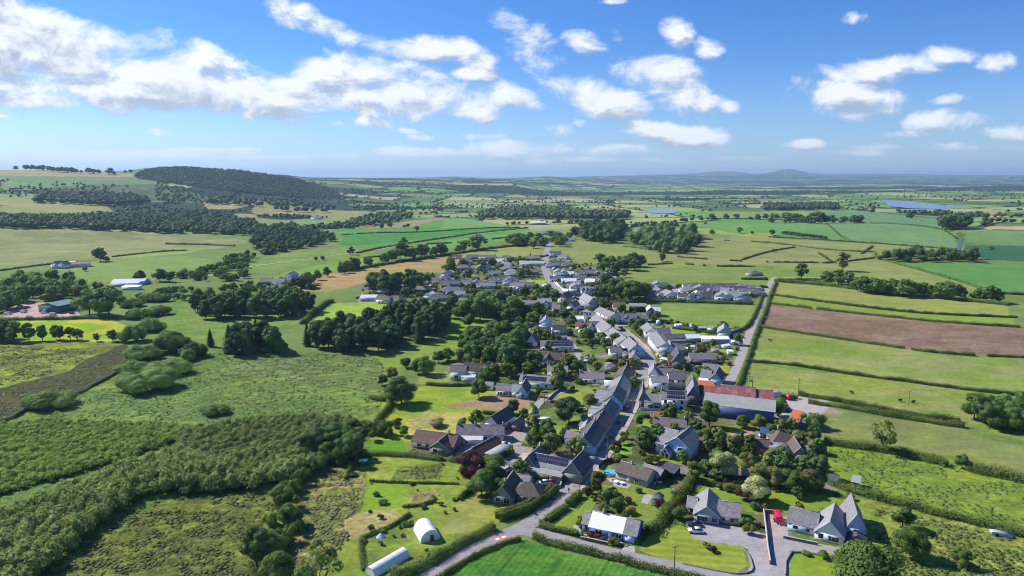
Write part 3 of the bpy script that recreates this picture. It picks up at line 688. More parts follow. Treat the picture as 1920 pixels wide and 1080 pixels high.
# ------------------------------------------------------------ plants
RNG = np.random.default_rng(7)
def ico(sub):
    t = (1 + 5 ** .5) / 2
    V = np.array([(-1,t,0),(1,t,0),(-1,-t,0),(1,-t,0),(0,-1,t),(0,1,t),(0,-1,-t),(0,1,-t),(t,0,-1),(t,0,1),(-t,0,-1),(-t,0,1)], float); V /= np.linalg.norm(V, axis=1)[:, None]
    Fc = np.array([(0,11,5),(0,5,1),(0,1,7),(0,7,10),(0,10,11),(1,5,9),(5,11,4),(11,10,2),(10,7,6),(7,1,8),(3,9,4),(3,4,2),(3,2,6),(3,6,8),(3,8,9),(4,9,5),(2,4,11),(6,2,10),(8,6,7),(9,8,1)])
    for _ in range(sub):
        m = {}; V = list(V); nf = []
        def mid(a, b):
            k = (min(a, b), max(a, b))
            if k not in m: p = V[a] + V[b]; V.append(p / np.linalg.norm(p)); m[k] = len(V) - 1
            return m[k]
        for a, b, c in Fc:
            x, y, z = mid(a, b), mid(b, c), mid(c, a); nf += [(a, x, z), (b, y, x), (c, z, y), (x, y, z)]
        V = np.array(V); Fc = np.array(nf)
    return V, Fc
ICO0, ICO1 = ico(0), ico(1)
def rdirs(n, rng):
    v = rng.normal(size=(n, 3)); return v / np.linalg.norm(v, axis=1)[:, None]
def cards(P, Nn, S_, rng, asp=0.8):
    """small leaf-spray faces at points P facing roughly along Nn"""
    Nn = Nn / np.maximum(np.linalg.norm(Nn, axis=1)[:, None], 1e-6)
    t = np.cross(Nn, rdirs(len(P), rng)); t /= np.maximum(np.linalg.norm(t, axis=1)[:, None], 1e-6); b = np.cross(Nn, t)
    S_ = np.broadcast_to(S_, (len(P),))[:, None]; k = rng.uniform(.6, 1.3, (len(P), 1))
    return np.stack([P - t * S_ * k - b * S_ * asp * .4, P + t * S_ * .3 - b * S_ * asp, P + t * S_ * k + b * S_ * asp * .5, P - t * S_ * .3 + b * S_ * asp], 1)
def crown_mb(kind, seed, lod):
    rng = np.random.default_rng(seed); m = MB()
    if kind in ('spruce', 'cypress'):
        n = (1500, 420)[lod]; R = .22 if kind == 'spruce' else .20
        z = 1 - rng.uniform(0, 1, n) ** .62 * .95; a = rng.uniform(0, 2 * np.pi, n)
        tier = .78 + .30 * ((z * 9) % 1 < .5) if kind == 'spruce' else 1.0
        rr = R * (np.clip(1 - z, .02, 1) ** (.75 if kind == 'spruce' else .42)) * tier * rng.uniform(.75, 1.12, n) * (1 + .18 * np.sin(a * 3 + seed))
        P = np.stack([rr * np.cos(a), rr * np.sin(a), z], 1); Nn = np.stack([np.cos(a), np.sin(a), np.full(n, .55)], 1) + rdirs(n, rng) * .45
        m.quads(cards(P, Nn, (.024, .045)[lod], rng), rng.uniform(0, .8, n) * .8 + .2 * (rr > R * .6))
        th = np.arange(8) * np.pi / 4; zz = np.array([.06, .35, .7, .97]); V = np.concatenate([np.stack([R * .78 * max(1 - q, .02) ** .7 * np.cos(th), R * .78 * max(1 - q, .02) ** .7 * np.sin(th), np.full(8, q)], 1) for q in zz])
        fc = [(i * 8 + j, i * 8 + (j + 1) % 8, (i + 1) * 8 + (j + 1) % 8, (i + 1) * 8 + j) for i in range(3) for j in range(8)]
        m.add(V, fc, .05); m.add(V[:8], [list(range(8))[::-1]], .05)
        return m
    par = dict(oak=(20, .33, .34, .52, .13, .20, 2300, 1.0), loose=(22, .30, .38, .52, .08, .15, 1700, .7), tall=(20, .20, .40, .52, .10, .15, 1900, 1.0), pine=(16, .20, .40, .54, .12, .17, 1900, 1.0),
               shrub=(10, .42, .26, .50, .18, .30, 1100, 1.0), willow=(14, .60, .30, .42, .20, .34, 1500, 1.0), bare=(20, .34, .34, .60, .07, .12, 700, .2))[kind]
    nc, rx, rz, zc, c0, c1, ncard, cov = par
    C = []; 
    for k in range(nc):
        d = rdirs(1, rng)[0]; rad = rng.uniform(.55, 1.0) ** .6
        C.append((d[0] * rx * rad, d[1] * rx * rad, zc + d[2] * rz * rad * .85, rng.uniform(c0, c1)))
    C.append((0, 0, zc, min(rx, rz) * .85)); C = np.array(C)
    if kind in ('shrub', 'willow'): C[:, 2] = np.maximum(C[:, 2], C[:, 3] * .5)
    top = (C[:, 2] + C[:, 3]).max(); C[:, 2] *= 1 / top; 
    ncard = (ncard, int(ncard * .24), int(ncard * 2.8))[lod]; sz = (.034, .062, .020)[lod] * (1.5 if kind in ('shrub', 'willow') else 1)
    w = C[:, 3] ** 2; w[-1] *= .4; k = rng.choice(len(C), ncard, p=w / w.sum())
    d = rdirs(ncard, rng); out = C[k, :3] - np.array([0, 0, zc]); out /= np.maximum(np.linalg.norm(out, axis=1)[:, None], .05)
    d = d + out * .7 + np.array([0, 0, .25]); d /= np.linalg.norm(d, axis=1)[:, None]
    P = C[k, :3] + d * (C[k, 3] * rng.uniform(.80, 1.22, ncard))[:, None] * np.array([1, 1, .85])
    P[:, 2] = np.maximum(P[:, 2], .01)
    ct = rng.uniform(.1, .9, len(C))
    m.quads(cards(P, d + rdirs(ncard, rng) * .38, sz, rng), np.clip(ct[k] * .55 + rng.uniform(0, .5, ncard), 0, 1))
    if cov > .5:
        V0, F0 = ICO0 if lod == 1 else ICO1
        for c in C:
            V = V0 * c[3] * .72 * np.array([1, 1, .85]) * (1 + rng.uniform(-.12, .12, (len(V0), 1))) + c[:3]; V[:, 2] = np.maximum(V[:, 2], 0)
            m.add(V, F0, .18)
    return m
def trunk_mb(kind, seed):
    rng = np.random.default_rng(seed + 99); m = MB()
    if kind in ('spruce', 'cypress', 'pine'):
        m.cyl((0, 0, -.03), (0, 0, .55), .022, .012, 7); return m
    r = .024; m.cyl((0, 0, -.03), (.01, 0, .30), r, r * .72, 7)
    for k in range(9 if kind == 'bare' else 5):
        a = k * 2 * math.pi / (9 if kind == 'bare' else 5) + rng.uniform(-.4, .4); e = np.array([math.cos(a) * .2, math.sin(a) * .2, .30 + rng.uniform(.2, .42)])
        p = np.array([.01, 0, rng.uniform(.2, .32)]); mid = (p + e) / 2 + rng.uniform(-.03, .03, 3)
        m.cyl(p, mid, r * .5, r * .32, 5, False); m.cyl(mid, e, r * .32, r * .12, 5, False)
        if kind == 'bare':
            for q in range(4):
                e2 = mid + rng.uniform(-1, 1, 3) * .16 + np.array([math.cos(a) * .1, math.sin(a) * .1, .14]); m.cyl(mid, e2, r * .2, r * .07, 4, False)
    return m
FOL = dict(tuss=foliage('tussock_grass', (.044,.056,.022), (.060,.072,.027), .1), tussb=foliage('dry_tussock_grass', (.076,.075,.042), (.108,.099,.060), .1), tussg=foliage('green_tussock_grass', (.055,.090,.026), (.070,.104,.032), .1),
 
 oak=foliage('leaves_mid_green', (.028,.052,.018), (.092,.138,.040)), dark=foliage('leaves_dark', (.020,.040,.018), (.070,.112,.040), .25),
 conifer=foliage('conifer_needles', (.013,.028,.015), (.046,.076,.031), .15), light=foliage('leaves_light', (.05,.085,.02), (.13,.18,.05)),
 willow=foliage('willow_leaves', (.078,.130,.050), (.108,.165,.054)), wlight=foliage('young_willow_leaves', (.088,.150,.044), (.116,.178,.048)), wgrey=foliage('grey_willow_leaves', (.076,.106,.048), (.122,.156,.062)), yellow=foliage('leaves_golden', (.26,.20,.02), (.50,.36,.04)), lime=foliage('leaves_lime', (.14,.20,.02), (.30,.38,.05)),
 copper=foliage('leaves_copper', (.022,.010,.012), (.070,.032,.034)), pale=foliage('leaves_variegated', (.24,.29,.10), (.72,.74,.40)), blue=foliage('leaves_blue_green', (.016,.034,.026), (.06,.09,.06)),
 red=foliage('leaves_red', (.10,.03,.02), (.28,.09,.05)), olive=foliage('leaves_olive', (.045,.055,.020), (.12,.13,.05)), hedge=foliage('hedge_leaves', (.024,.042,.014), (.085,.115,.036)),
 far=foliage('far_tree_leaves', (.015,.032,.017), (.060,.092,.038), .15), reed=foliage('reeds', (.06,.085,.03), (.14,.17,.06)), scrub=foliage('scrub_leaves', (.022,.044,.017), (.085,.125,.042)))
BARK = plain('bark', (.06, .048, .036), .95, .4, 6)
_TC = {}
def tmesh(kind, var, lod, fol):
    k = (kind, var, lod, fol)
    if k not in _TC:
        _TC[k] = crown_mb(kind, var * 13 + hash_s(kind), lod).mesh('crown_' + kind, [FOL[fol]])
    return _TC[k]
def hash_s(s): return sum(ord(c) * (i + 3) for i, c in enumerate(s))
def kmesh(kind, var):
    k = ('t', kind, var)
    if k not in _TC: _TC[k] = trunk_mb(kind, var).mesh('trunk_' + kind, [BARK])
    return _TC[k]
KNAME = dict(oak='broadleaf_tree', loose='ash_tree', tall='tall_tree', pine='pine_tree', spruce='spruce_tree', cypress='cypress_tree', shrub='shrub', willow='willow_bush', bare='bare_tree')
KCAT = dict(oak='tree', loose='tree', tall='tree', pine='tree', spruce='tree', cypress='tree', shrub='shrub', willow='bush', bare='tree')
TREES = []
def tree_at(x, y, kind, h, fol, label, group=None, wide=1.0, name=None, cat=None, lod=None):
    z = float(zt(x, y)); d = math.hypot(x, y); lod = lod if lod is not None else (2 if d < 330 and kind in ('oak', 'tall') else 0 if d < 620 or kind == 'bare' else 1); var = int(RNG.integers(0, 3))
    e = empty(name or KNAME[kind], (x, y, z), float(RNG.uniform(0, 6.28))); e.scale = (h * wide, h * wide, h)
    tag(e, label, cat or KCAT[kind], group)
    for nm, me in ((('crown' if KCAT[kind] == 'tree' else 'foliage'), tmesh(kind, var, lod, fol)), ('trunk' if KCAT[kind] == 'tree' else 'stem', kmesh(kind, var))):
        if nm == 'stem' : continue
        o = bpy.data.objects.new(nm, me); COL.objects.link(o); o.parent = e
    TREES.append((x, y, h)); return e
def shrub_at(x, y, kind, h, fol, label, group=None, wide=1.0, name=None, cat=None):
    """a bush is one mesh"""
    z = float(zt(x, y)); d = math.hypot(x, y)
    o = bpy.data.objects.new(name or KNAME[kind], tmesh(kind, int(RNG.integers(0, 3)), 0 if d < 420 else 1, fol)); COL.objects.link(o)
    o.location = (x, y, z); o.rotation_euler = (0, 0, float(RNG.uniform(0, 6.28))); o.scale = (h * wide, h * wide, h); tag(o, label, cat or KCAT[kind], group); return o
def T(px, py, kind, hp, fol, label, group=None, wide=1.0, frame='P', **k):
    if kind in ('oak', 'loose', 'tall'): hp *= 1.12; wide *= 1.18
    """tree at a base pixel, hp = its height in photograph pixels"""
    (px, py), = F(frame, (px, py)); s = FR[frame][2]; x, y = G(px, py)
    f = shrub_at if kind in ('shrub', 'willow') else tree_at
    return f(x, y, kind, hp / s * mpx(x, y) / cp, fol, label, group, wide, **k)
def fill_pts(poly, step, rng, jit=.42, frame='P'):
    W_ = GP(F(frame, *poly)); x0, y0 = W_.min(0); x1, y1 = W_.max(0)
    gx, gy = np.meshgrid(np.arange(x0, x1 + step, step), np.arange(y0, y1 + step, step)); gx = gx.ravel() + rng.uniform(-jit, jit, gx.size) * step; gy = gy.ravel() + rng.uniform(-jit, jit, gy.size) * step
    k = inpoly(gx, gy, W_); return gx[k], gy[k]
def wood(poly, step, kinds, h0, h1, label, group, frame='P', wide=1.0, seed=1, far=None):
    rng = np.random.default_rng(seed); X, Y = fill_pts(poly, step, rng, frame=frame)
    if far:
        n = len(X); m = MB(); H = rng.uniform(h0, h1, n); q = rng.integers(0, n, n * 3); mp = float(np.median(np.hypot(X, Y))) / FPX
        XX = X[q] + rng.uniform(-.3, .3, n * 3) * step; YY = Y[q] + rng.uniform(-.3, .3, n * 3) * step; HH = H[q] * rng.uniform(.55, .75, n * 3)
        mass('x', XX, YY, HH * .46, HH, 'far', None, None, 40, mp * 1.0, rng, mb=m, clear=0.0, z0=zt(XX, YY) + H[q] * .2 * rng.uniform(0, 1.6, n * 3)); mass('x', X, Y, np.full(n, step * .6), H * .5, 'far', None, None, 20, mp, rng, mb=m)
        o = m.build('far_wood', FOL[kinds[0][1]]); tag(o, label, 'wood', kind='stuff'); return n
    for x, y in zip(X, Y):
        kd, fo = kinds[int(rng.integers(0, len(kinds)))]; f = shrub_at if kd in ('shrub', 'willow') else tree_at
        f(float(x), float(y), kd, float(rng.uniform(h0, h1)), fo, label, group, wide * float(rng.uniform(.85, 1.2)))
    return len(X)
def mass(name, X, Y, Rr, H, fol, label, cat, ncard, csize, rng, core=0, lump=1, mb=None, z0=None, clear=0.0):
    """one continuous growth: many leafy domes in one mesh"""
    m = mb or MB(); Z = zt(X, Y) if z0 is None else z0; n = len(X); tint = rng.uniform(.05, .75, n)
    V0, F0 = (ICO0, ICO1)[core]; nv = len(V0)
    S3 = np.stack([Rr, Rr, H * .5], 1)[:, None, :] * .74; C3 = np.stack([X, Y, Z + H * .5 + clear], 1)[:, None, :]
    V = (V0[None] * (1 + rng.uniform(-.22, .22, (n, nv, 1))) * S3 + C3); 
    Fc = (F0[None] + (np.arange(n) * nv)[:, None, None]).reshape(-1, 3); m.add(V.reshape(-1, 3), Fc, np.repeat(tint * .5, nv))
    if ncard:
        N_ = n * ncard; d = rdirs(N_, rng); d[:, 2] = np.abs(d[:, 2]) * 1.0 - .15; k = np.repeat(np.arange(n), ncard)
        P = np.stack([X, Y, Z + H * .5 + clear], 1)[k] + d * np.stack([Rr, Rr, H * .5], 1)[k] * rng.uniform(.78, 1.2, (N_, 1))
        m.quads(cards(P, d + rdirs(N_, rng) * .35, csize, rng), np.clip(tint[k] * .7 + rng.uniform(0, .4, N_), 0, 1))
    if mb is None:
        o = m.build(name, FOL[fol]); tag(o, label, cat, kind='stuff'); return o
rng = np.random.default_rng(3)
def tussocks(poly, step, h0, h1, fol, label, seed, frame='P', nc=7):
    r = np.random.default_rng(seed); X, Y = fill_pts(poly, step, r, .6, frame); k = fbm(X / 11, Y / 7, 3, seed) > (.46 if 'right hand' in label else .36); X, Y = X[k], Y[k]; n = len(X); sc = .6 + .9 * fbm(X / 5, Y / 5, 2, seed)
    return mass('tussock_grass', X, Y, step * r.uniform(.35, .85, n), r.uniform(h0, h1, n) * .5 * sc, fol, label, 'grass', nc, step * .15, r, core=0)
tussocks([(60,1085),(150,1018),(250,942),(350,935),(480,922),(520,950),(470,1000),(500,1090),(300,1200)], 1.25, .35, .9, 'tuss', 'coarse olive tussocks of the rough meadow at the bottom left', 41)
tussocks([(548,905),(600,878),(680,890),(680,900),(668,960),(645,985),(655,1010),(600,1080),(545,1080)], 1.1, .3, .8, 'tussb', 'dry brown tussocks left of the allotments', 42)
tussocks([(745,877),(828,872),(818,898),(738,896)], 1.0, .3, .7, 'tuss', 'uncut grass square in the allotments', 43)
tussocks([(160,745),(240,700),(330,660),(420,660),(560,665),(700,662),(716,690),(722,755),(690,775),(520,798),(250,808),(60,795)], 2.6, .12, .42, 'tussg', 'reeds and tussocks of the wide wet meadow', 44, nc=5)
tussocks([(1545,842),(1640,848),(1780,868),(1930,905),(1990,960),(1930,1000),(1800,962),(1640,930),(1560,900)], 1.7, .10, .30, 'tussg', 'coarse bright grass of the right hand field', 45, nc=5)
tussocks([(1640,955),(1800,985),(1930,1020),(1990,1100),(1660,1100),(1640,1030)], 1.3, .3, .8, 'tuss', 'coarse grass of the rough corner at the lower right', 46, nc=6)
tussocks([(-60,655),(0,650),(190,655),(120,695),(0,722),(-60,740)], 2.4, .15, .5, 'tuss', 'dark rushes of the yellow marsh', 49, nc=5)
tussocks([(-60,800),(0,735),(120,702),(190,668),(234,650),(232,690),(150,738),(30,790)], 2.0, .12, .35, 'tuss', 'brown rushes of the dark marsh strip', 50, nc=5)
# ---- willow scrub of the lower left
def scrub(poly, step, h0, h1, fol, label, ncard, cs, seed, name='willow_scrub', frame='P'):
    r = np.random.default_rng(seed); X, Y = fill_pts(poly, step, r, .5, frame)
    lumpy = .75 + .6 * fbm(X / 14, Y / 9, 3, seed); H = r.uniform(h0, h1, len(X)) * lumpy
    mass(name, X, Y, step * r.uniform(.62, .98, len(X)), H, fol, label, 'scrub', ncard, cs, r, core=0)
scrub([(-60,815),(0,800),(120,792),(170,798),(330,800),(345,812),(325,832),(245,858),(105,900),(0,928),(-90,960)], 1.9, 1.7, 3.2, 'wlight', 'pale green willow scrub covering the slope left of the reed field', 60, .30, 11)
scrub([(330,838),(345,812),(480,792),(540,786),(640,790),(690,800),(665,835),(600,870),(560,895),(480,918),(350,930),(300,905)], 2.1, 2.4, 4.2, 'wgrey', 'grey green willow scrub above the shaded thicket edge', 60, .30, 12)
scrub([(-90,1020),(0,985),(110,935),(240,885),(330,860),(400,880),(480,900),(560,868),(600,880),(545,905),(480,920),(350,928),(255,938),(160,1012),(90,1075),(-90,1240)], 2.6, 4.6, 7.4, 'wgrey', 'tall dark thicket of willows along the edge of the rough meadow', 85, .34, 13, 'willow_thicket')
# lines of taller growth through the big meadow
def dome(px, py, wpx, hpx, label, fol='willow', ncard=None, frame='P', dens=1.0):
    """a rounded thicket made of many close domes: one bush"""
    (px, py), = F(frame, (px, py)); s = FR[frame][2]; wpx /= s; hpx /= s
    x, y = G(px, py); mp = mpx(x, y); R_ = wpx / 2 * mp; Hh = hpx * mp / cp * 1.0; r = np.random.default_rng(int(px * 7 + py))
    n = max(5, int(14 * dens)); a = r.uniform(0, 6.28, n); q = np.sqrt(r.uniform(0, 1, n)) * .8
    X = x + R_ * q * np.cos(a); Y = y + R_ * q * np.sin(a) * .8; H = Hh * (1 - .55 * q ** 2) * r.uniform(.8, 1.05, n); cs = max(.22, mp * 1.1)
    m = MB(); mass('x', X, Y, np.full(n, R_ * .36), H, fol, None, None, 420, cs, r, core=1, mb=m)
    V = np.concatenate(m.v); 
    o = m.build('willow_bush', FOL[fol]); o.data.transform(__import__('mathutils').Matrix.Translation((-x, -y, -float(zt(x, y))))); o.location = (x, y, float(zt(x, y))); tag(o, label, 'bush', 'rounded willow bushes of the wet meadow'); return o
dome(285,728,130,44,'big lobed willow bush at the front of the bushes beside the stream'); dome(250,700,70,26,'low willow bush at the stream bend'); dome(310,700,95,30,'spreading willow bush behind the big lobed one')
dome(268,672,70,30,'round willow bush with olive top right of the brown reed bed'); dome(325,660,70,40,'dark upright willow bush between two paler ones', 'scrub'); dome(250,640,50,34,'grey willow bush at the corner of the mown field')
dome(285,620,60,26,'willow bush right of the mown field, middle of the row'); dome(320,640,44,26,'small willow bush behind the dark upright one'); dome(268,596,54,22,'willow bush level with the mown field top'); dome(300,590,44,20,'willow bush near the meadow mouth')
dome(245,575,44,18,'low willow bush below the two big field trees'); dome(285,565,50,20,'topmost willow bush of the winding row'); dome(365,668,50,30,'isolated blue green bush between the willow row and the pines', 'scrub'); dome(352,676,34,22,'small willow bush touching the isolated one')
dome(97,762,98,32,'long grey willow bush left in the meadow beside the ditch', 'willow'); dome(404,776,52,18,'small dark bush alone in the open meadow', 'scrub'); dome(85,797,46,12,'low flat bush at the left above the scrub', 'scrub'); dome(60,752,40,18,'willow bush at the left end beside the stream')
# ------------------------------------------------------------ woods and single trees
CON = [('pine', 'conifer'), ('spruce', 'conifer'), ('pine', 'conifer'), ('pine', 'dark')]
BRD = [('oak', 'oak'), ('loose', 'oak'), ('tall', 'dark'), ('oak', 'dark'), ('loose', 'scrub')]
g = 'trees of the conifer wood beside the village'
wood([(552,660),(640,663),(700,660),(748,652),(800,640),(838,625),(835,603),(800,598),(740,600),(700,612),(640,628),(585,640)], 8.4, CON, 13, 17.5, 'dark conifer of the largest plantation, in the middle of the picture left of the village', g)
wood([(350,598),(362,585),(420,578),(520,570),(575,574),(588,586),(560,595),(470,600),(380,602)], 9.5, CON, 13, 17, 'dark conifer of the long plantation strip behind the reed meadow', 'trees of the long conifer strip')
wood([(410,662),(425,652),(470,645),(512,648),(528,660),(470,668),(430,668)], 7.5, CON, 14, 18, 'dark conifer of the small clump alone in the big meadow', 'trees of the small conifer clump')
T(395,650,'spruce',34,'conifer','small dark spruce just left of the conifer clump'); T(523,662,'oak',26,'dark','dark round tree at the right foot of the small conifer clump')
wood([(695,548),(720,540),(780,535),(790,545),(760,552),(700,556)], 11, [('pine','conifer'),('tall','dark')], 15, 20, 'tall dark tree of the grove between the hay field and the houses', 'trees of the grove by the hay field')
wood([(862,662),(880,645),(930,635),(972,640),(982,660),(965,690),(930,692),(885,686)], 8.5, [('oak','dark'),('oak','oak'),('tall','dark')], 10, 14.5, 'round dark broadleaf tree of the grove left of the upper street', 'trees of the grove left of the street')
wood([(562,856),(600,838),(640,828),(668,835),(672,862),(620,880)], 6.0, [('oak','dark'),('oak','oak'),('tall','dark')], 7.5, 11, 'dark tree of the shady corner thicket above the rough allotment', 'trees of the shady corner thicket')
wood([(600,826),(660,805),(700,800),(760,790),(772,812),(740,822),(700,830),(640,836)], 6.5, [('shrub','dark'),('oak','dark'),('shrub','scrub')], 3, 6, 'low dark bush on the bank below the lone oak', 'bushes of the bank below the lone oak')
wood([(1066,446),(1100,428),(1168,428),(1172,452),(1140,458),(1080,450)], 20, [('oak','dark'),('oak','far'),('tall','dark')], 19, 27, 'big dark wood beyond the top of the village', None, far=1)
wood([(1180,452),(1235,440),(1300,440),(1308,462),(1292,475),(1250,478),(1185,458)], 20, [('oak','dark'),('oak','far'),('oak','oak')], 20, 29, 'dark wood of big round trees at the head of the fields', None, far=1)
wood([(1646,487),(1662,482),(1750,483),(1830,485),(1836,492),(1750,492),(1680,492)], 16, [('tall','dark'),('oak','oak'),('pine','dark')], 14, 19, 'long narrow wood between the pasture and the bright field', None, far=1)
wood([(1806,792),(1845,776),(1960,776),(1990,815),(1930,824),(1860,806)], 6.2, [('oak','dark'),('oak','oak')], 8.5, 11, 'dark green tree of the copse at the right edge', 'trees of the right edge copse')
wood([(-90,560),(0,535),(60,528),(135,532),(195,546),(150,560),(60,566),(0,588)], 14, BRD, 12, 18, 'mixed wood on the left between the farm and the sheds', None, far=1)
wood([(-60,585),(0,575),(60,566),(90,560),(120,556),(100,550),(20,558),(-60,575)], 12, BRD, 8, 12, 'tree of the belt above the scrap yard', 'trees above the scrap yard')
wood([(-80,645),(0,642),(60,643),(112,643),(115,636),(60,634),(0,632),(-80,634)], 7.5, [('loose','scrub'),('loose','oak'),('tall','dark')], 9, 14, 'loose tree of the row between the mown field and the marsh', 'trees of the row by the marsh')
for a, b, h, l in [(168,590,44,'large tree left of the pair above the mown field'),(205,592,50,'large dark tree right of the pair above the mown field'),(132,637,22,'small tree right of the marsh row'),(146,638,20,'last small tree of the marsh row'),(182,640,14,'lone small bush tree on the marsh edge'),(212,640,20,'brownish thorn at the end of the marsh edge'),(228,640,14,'low bush at the corner of the brown reeds')]:
    T(a, b, 'oak' if h > 30 else 'loose', h, 'oak' if h < 48 else 'dark', l)
wood([(215,560),(300,548),(345,545),(390,548),(440,540),(480,535),(520,540),(560,536),(600,540),(570,552),(470,556),(350,570),(250,560)], 13, [('willow','scrub'),('shrub','oak'),('shrub','scrub'),('willow','dark')], 4.5, 8, 'round green bush of the thickets behind the long conifer strip', 'bushes behind the conifer strip')
wood([(310,520),(380,512),(420,490),(450,478),(480,485),(460,505),(470,520),(440,530),(380,530)], 15, [('willow','scrub'),('shrub','oak'),('oak','dark')], 6, 10, 'bush of the winding belt between the left farms and the road', 'bushes of the winding belt')
wood([(478,440),(500,430),(545,425),(600,440),(632,450),(600,460),(560,468),(520,478),(478,478)], 18, [('oak','far'),('oak','oak'),('loose','scrub')], 10, 15, 'dark spinney below the far tan fields', None, far=1)
wood([(545,540),(590,528),(640,505),(700,495),(700,499),(640,515),(590,533),(560,545)], 11, [('oak','dark'),('tall','dark'),('oak','oak')], 9, 14, 'tree of the hedgerow belt along the hay field, left half', 'trees along the hay field, left half')
for a, b, h, w in [(750,488,27,1.2),(775,486,18,1),(791,484,22,1),(812,481,15,1),(828,479,20,1),(858,474,12,1),(872,471,17,1),(897,469,24,1.1),(962,460,18,1.4),(978,459,16,1.2),(722,494,16,1),(735,491,18,1)]:
    T(a, b, 'oak', h * 1.1, 'dark' if h > 18 else 'oak', 'hedgerow tree along the top edge of the hay field, right half', 'hedgerow trees along the hay field, right half', w)
T(753,757,'oak',47,'dark','lone dark oak casting its shadow on the green field',wide=1.12)
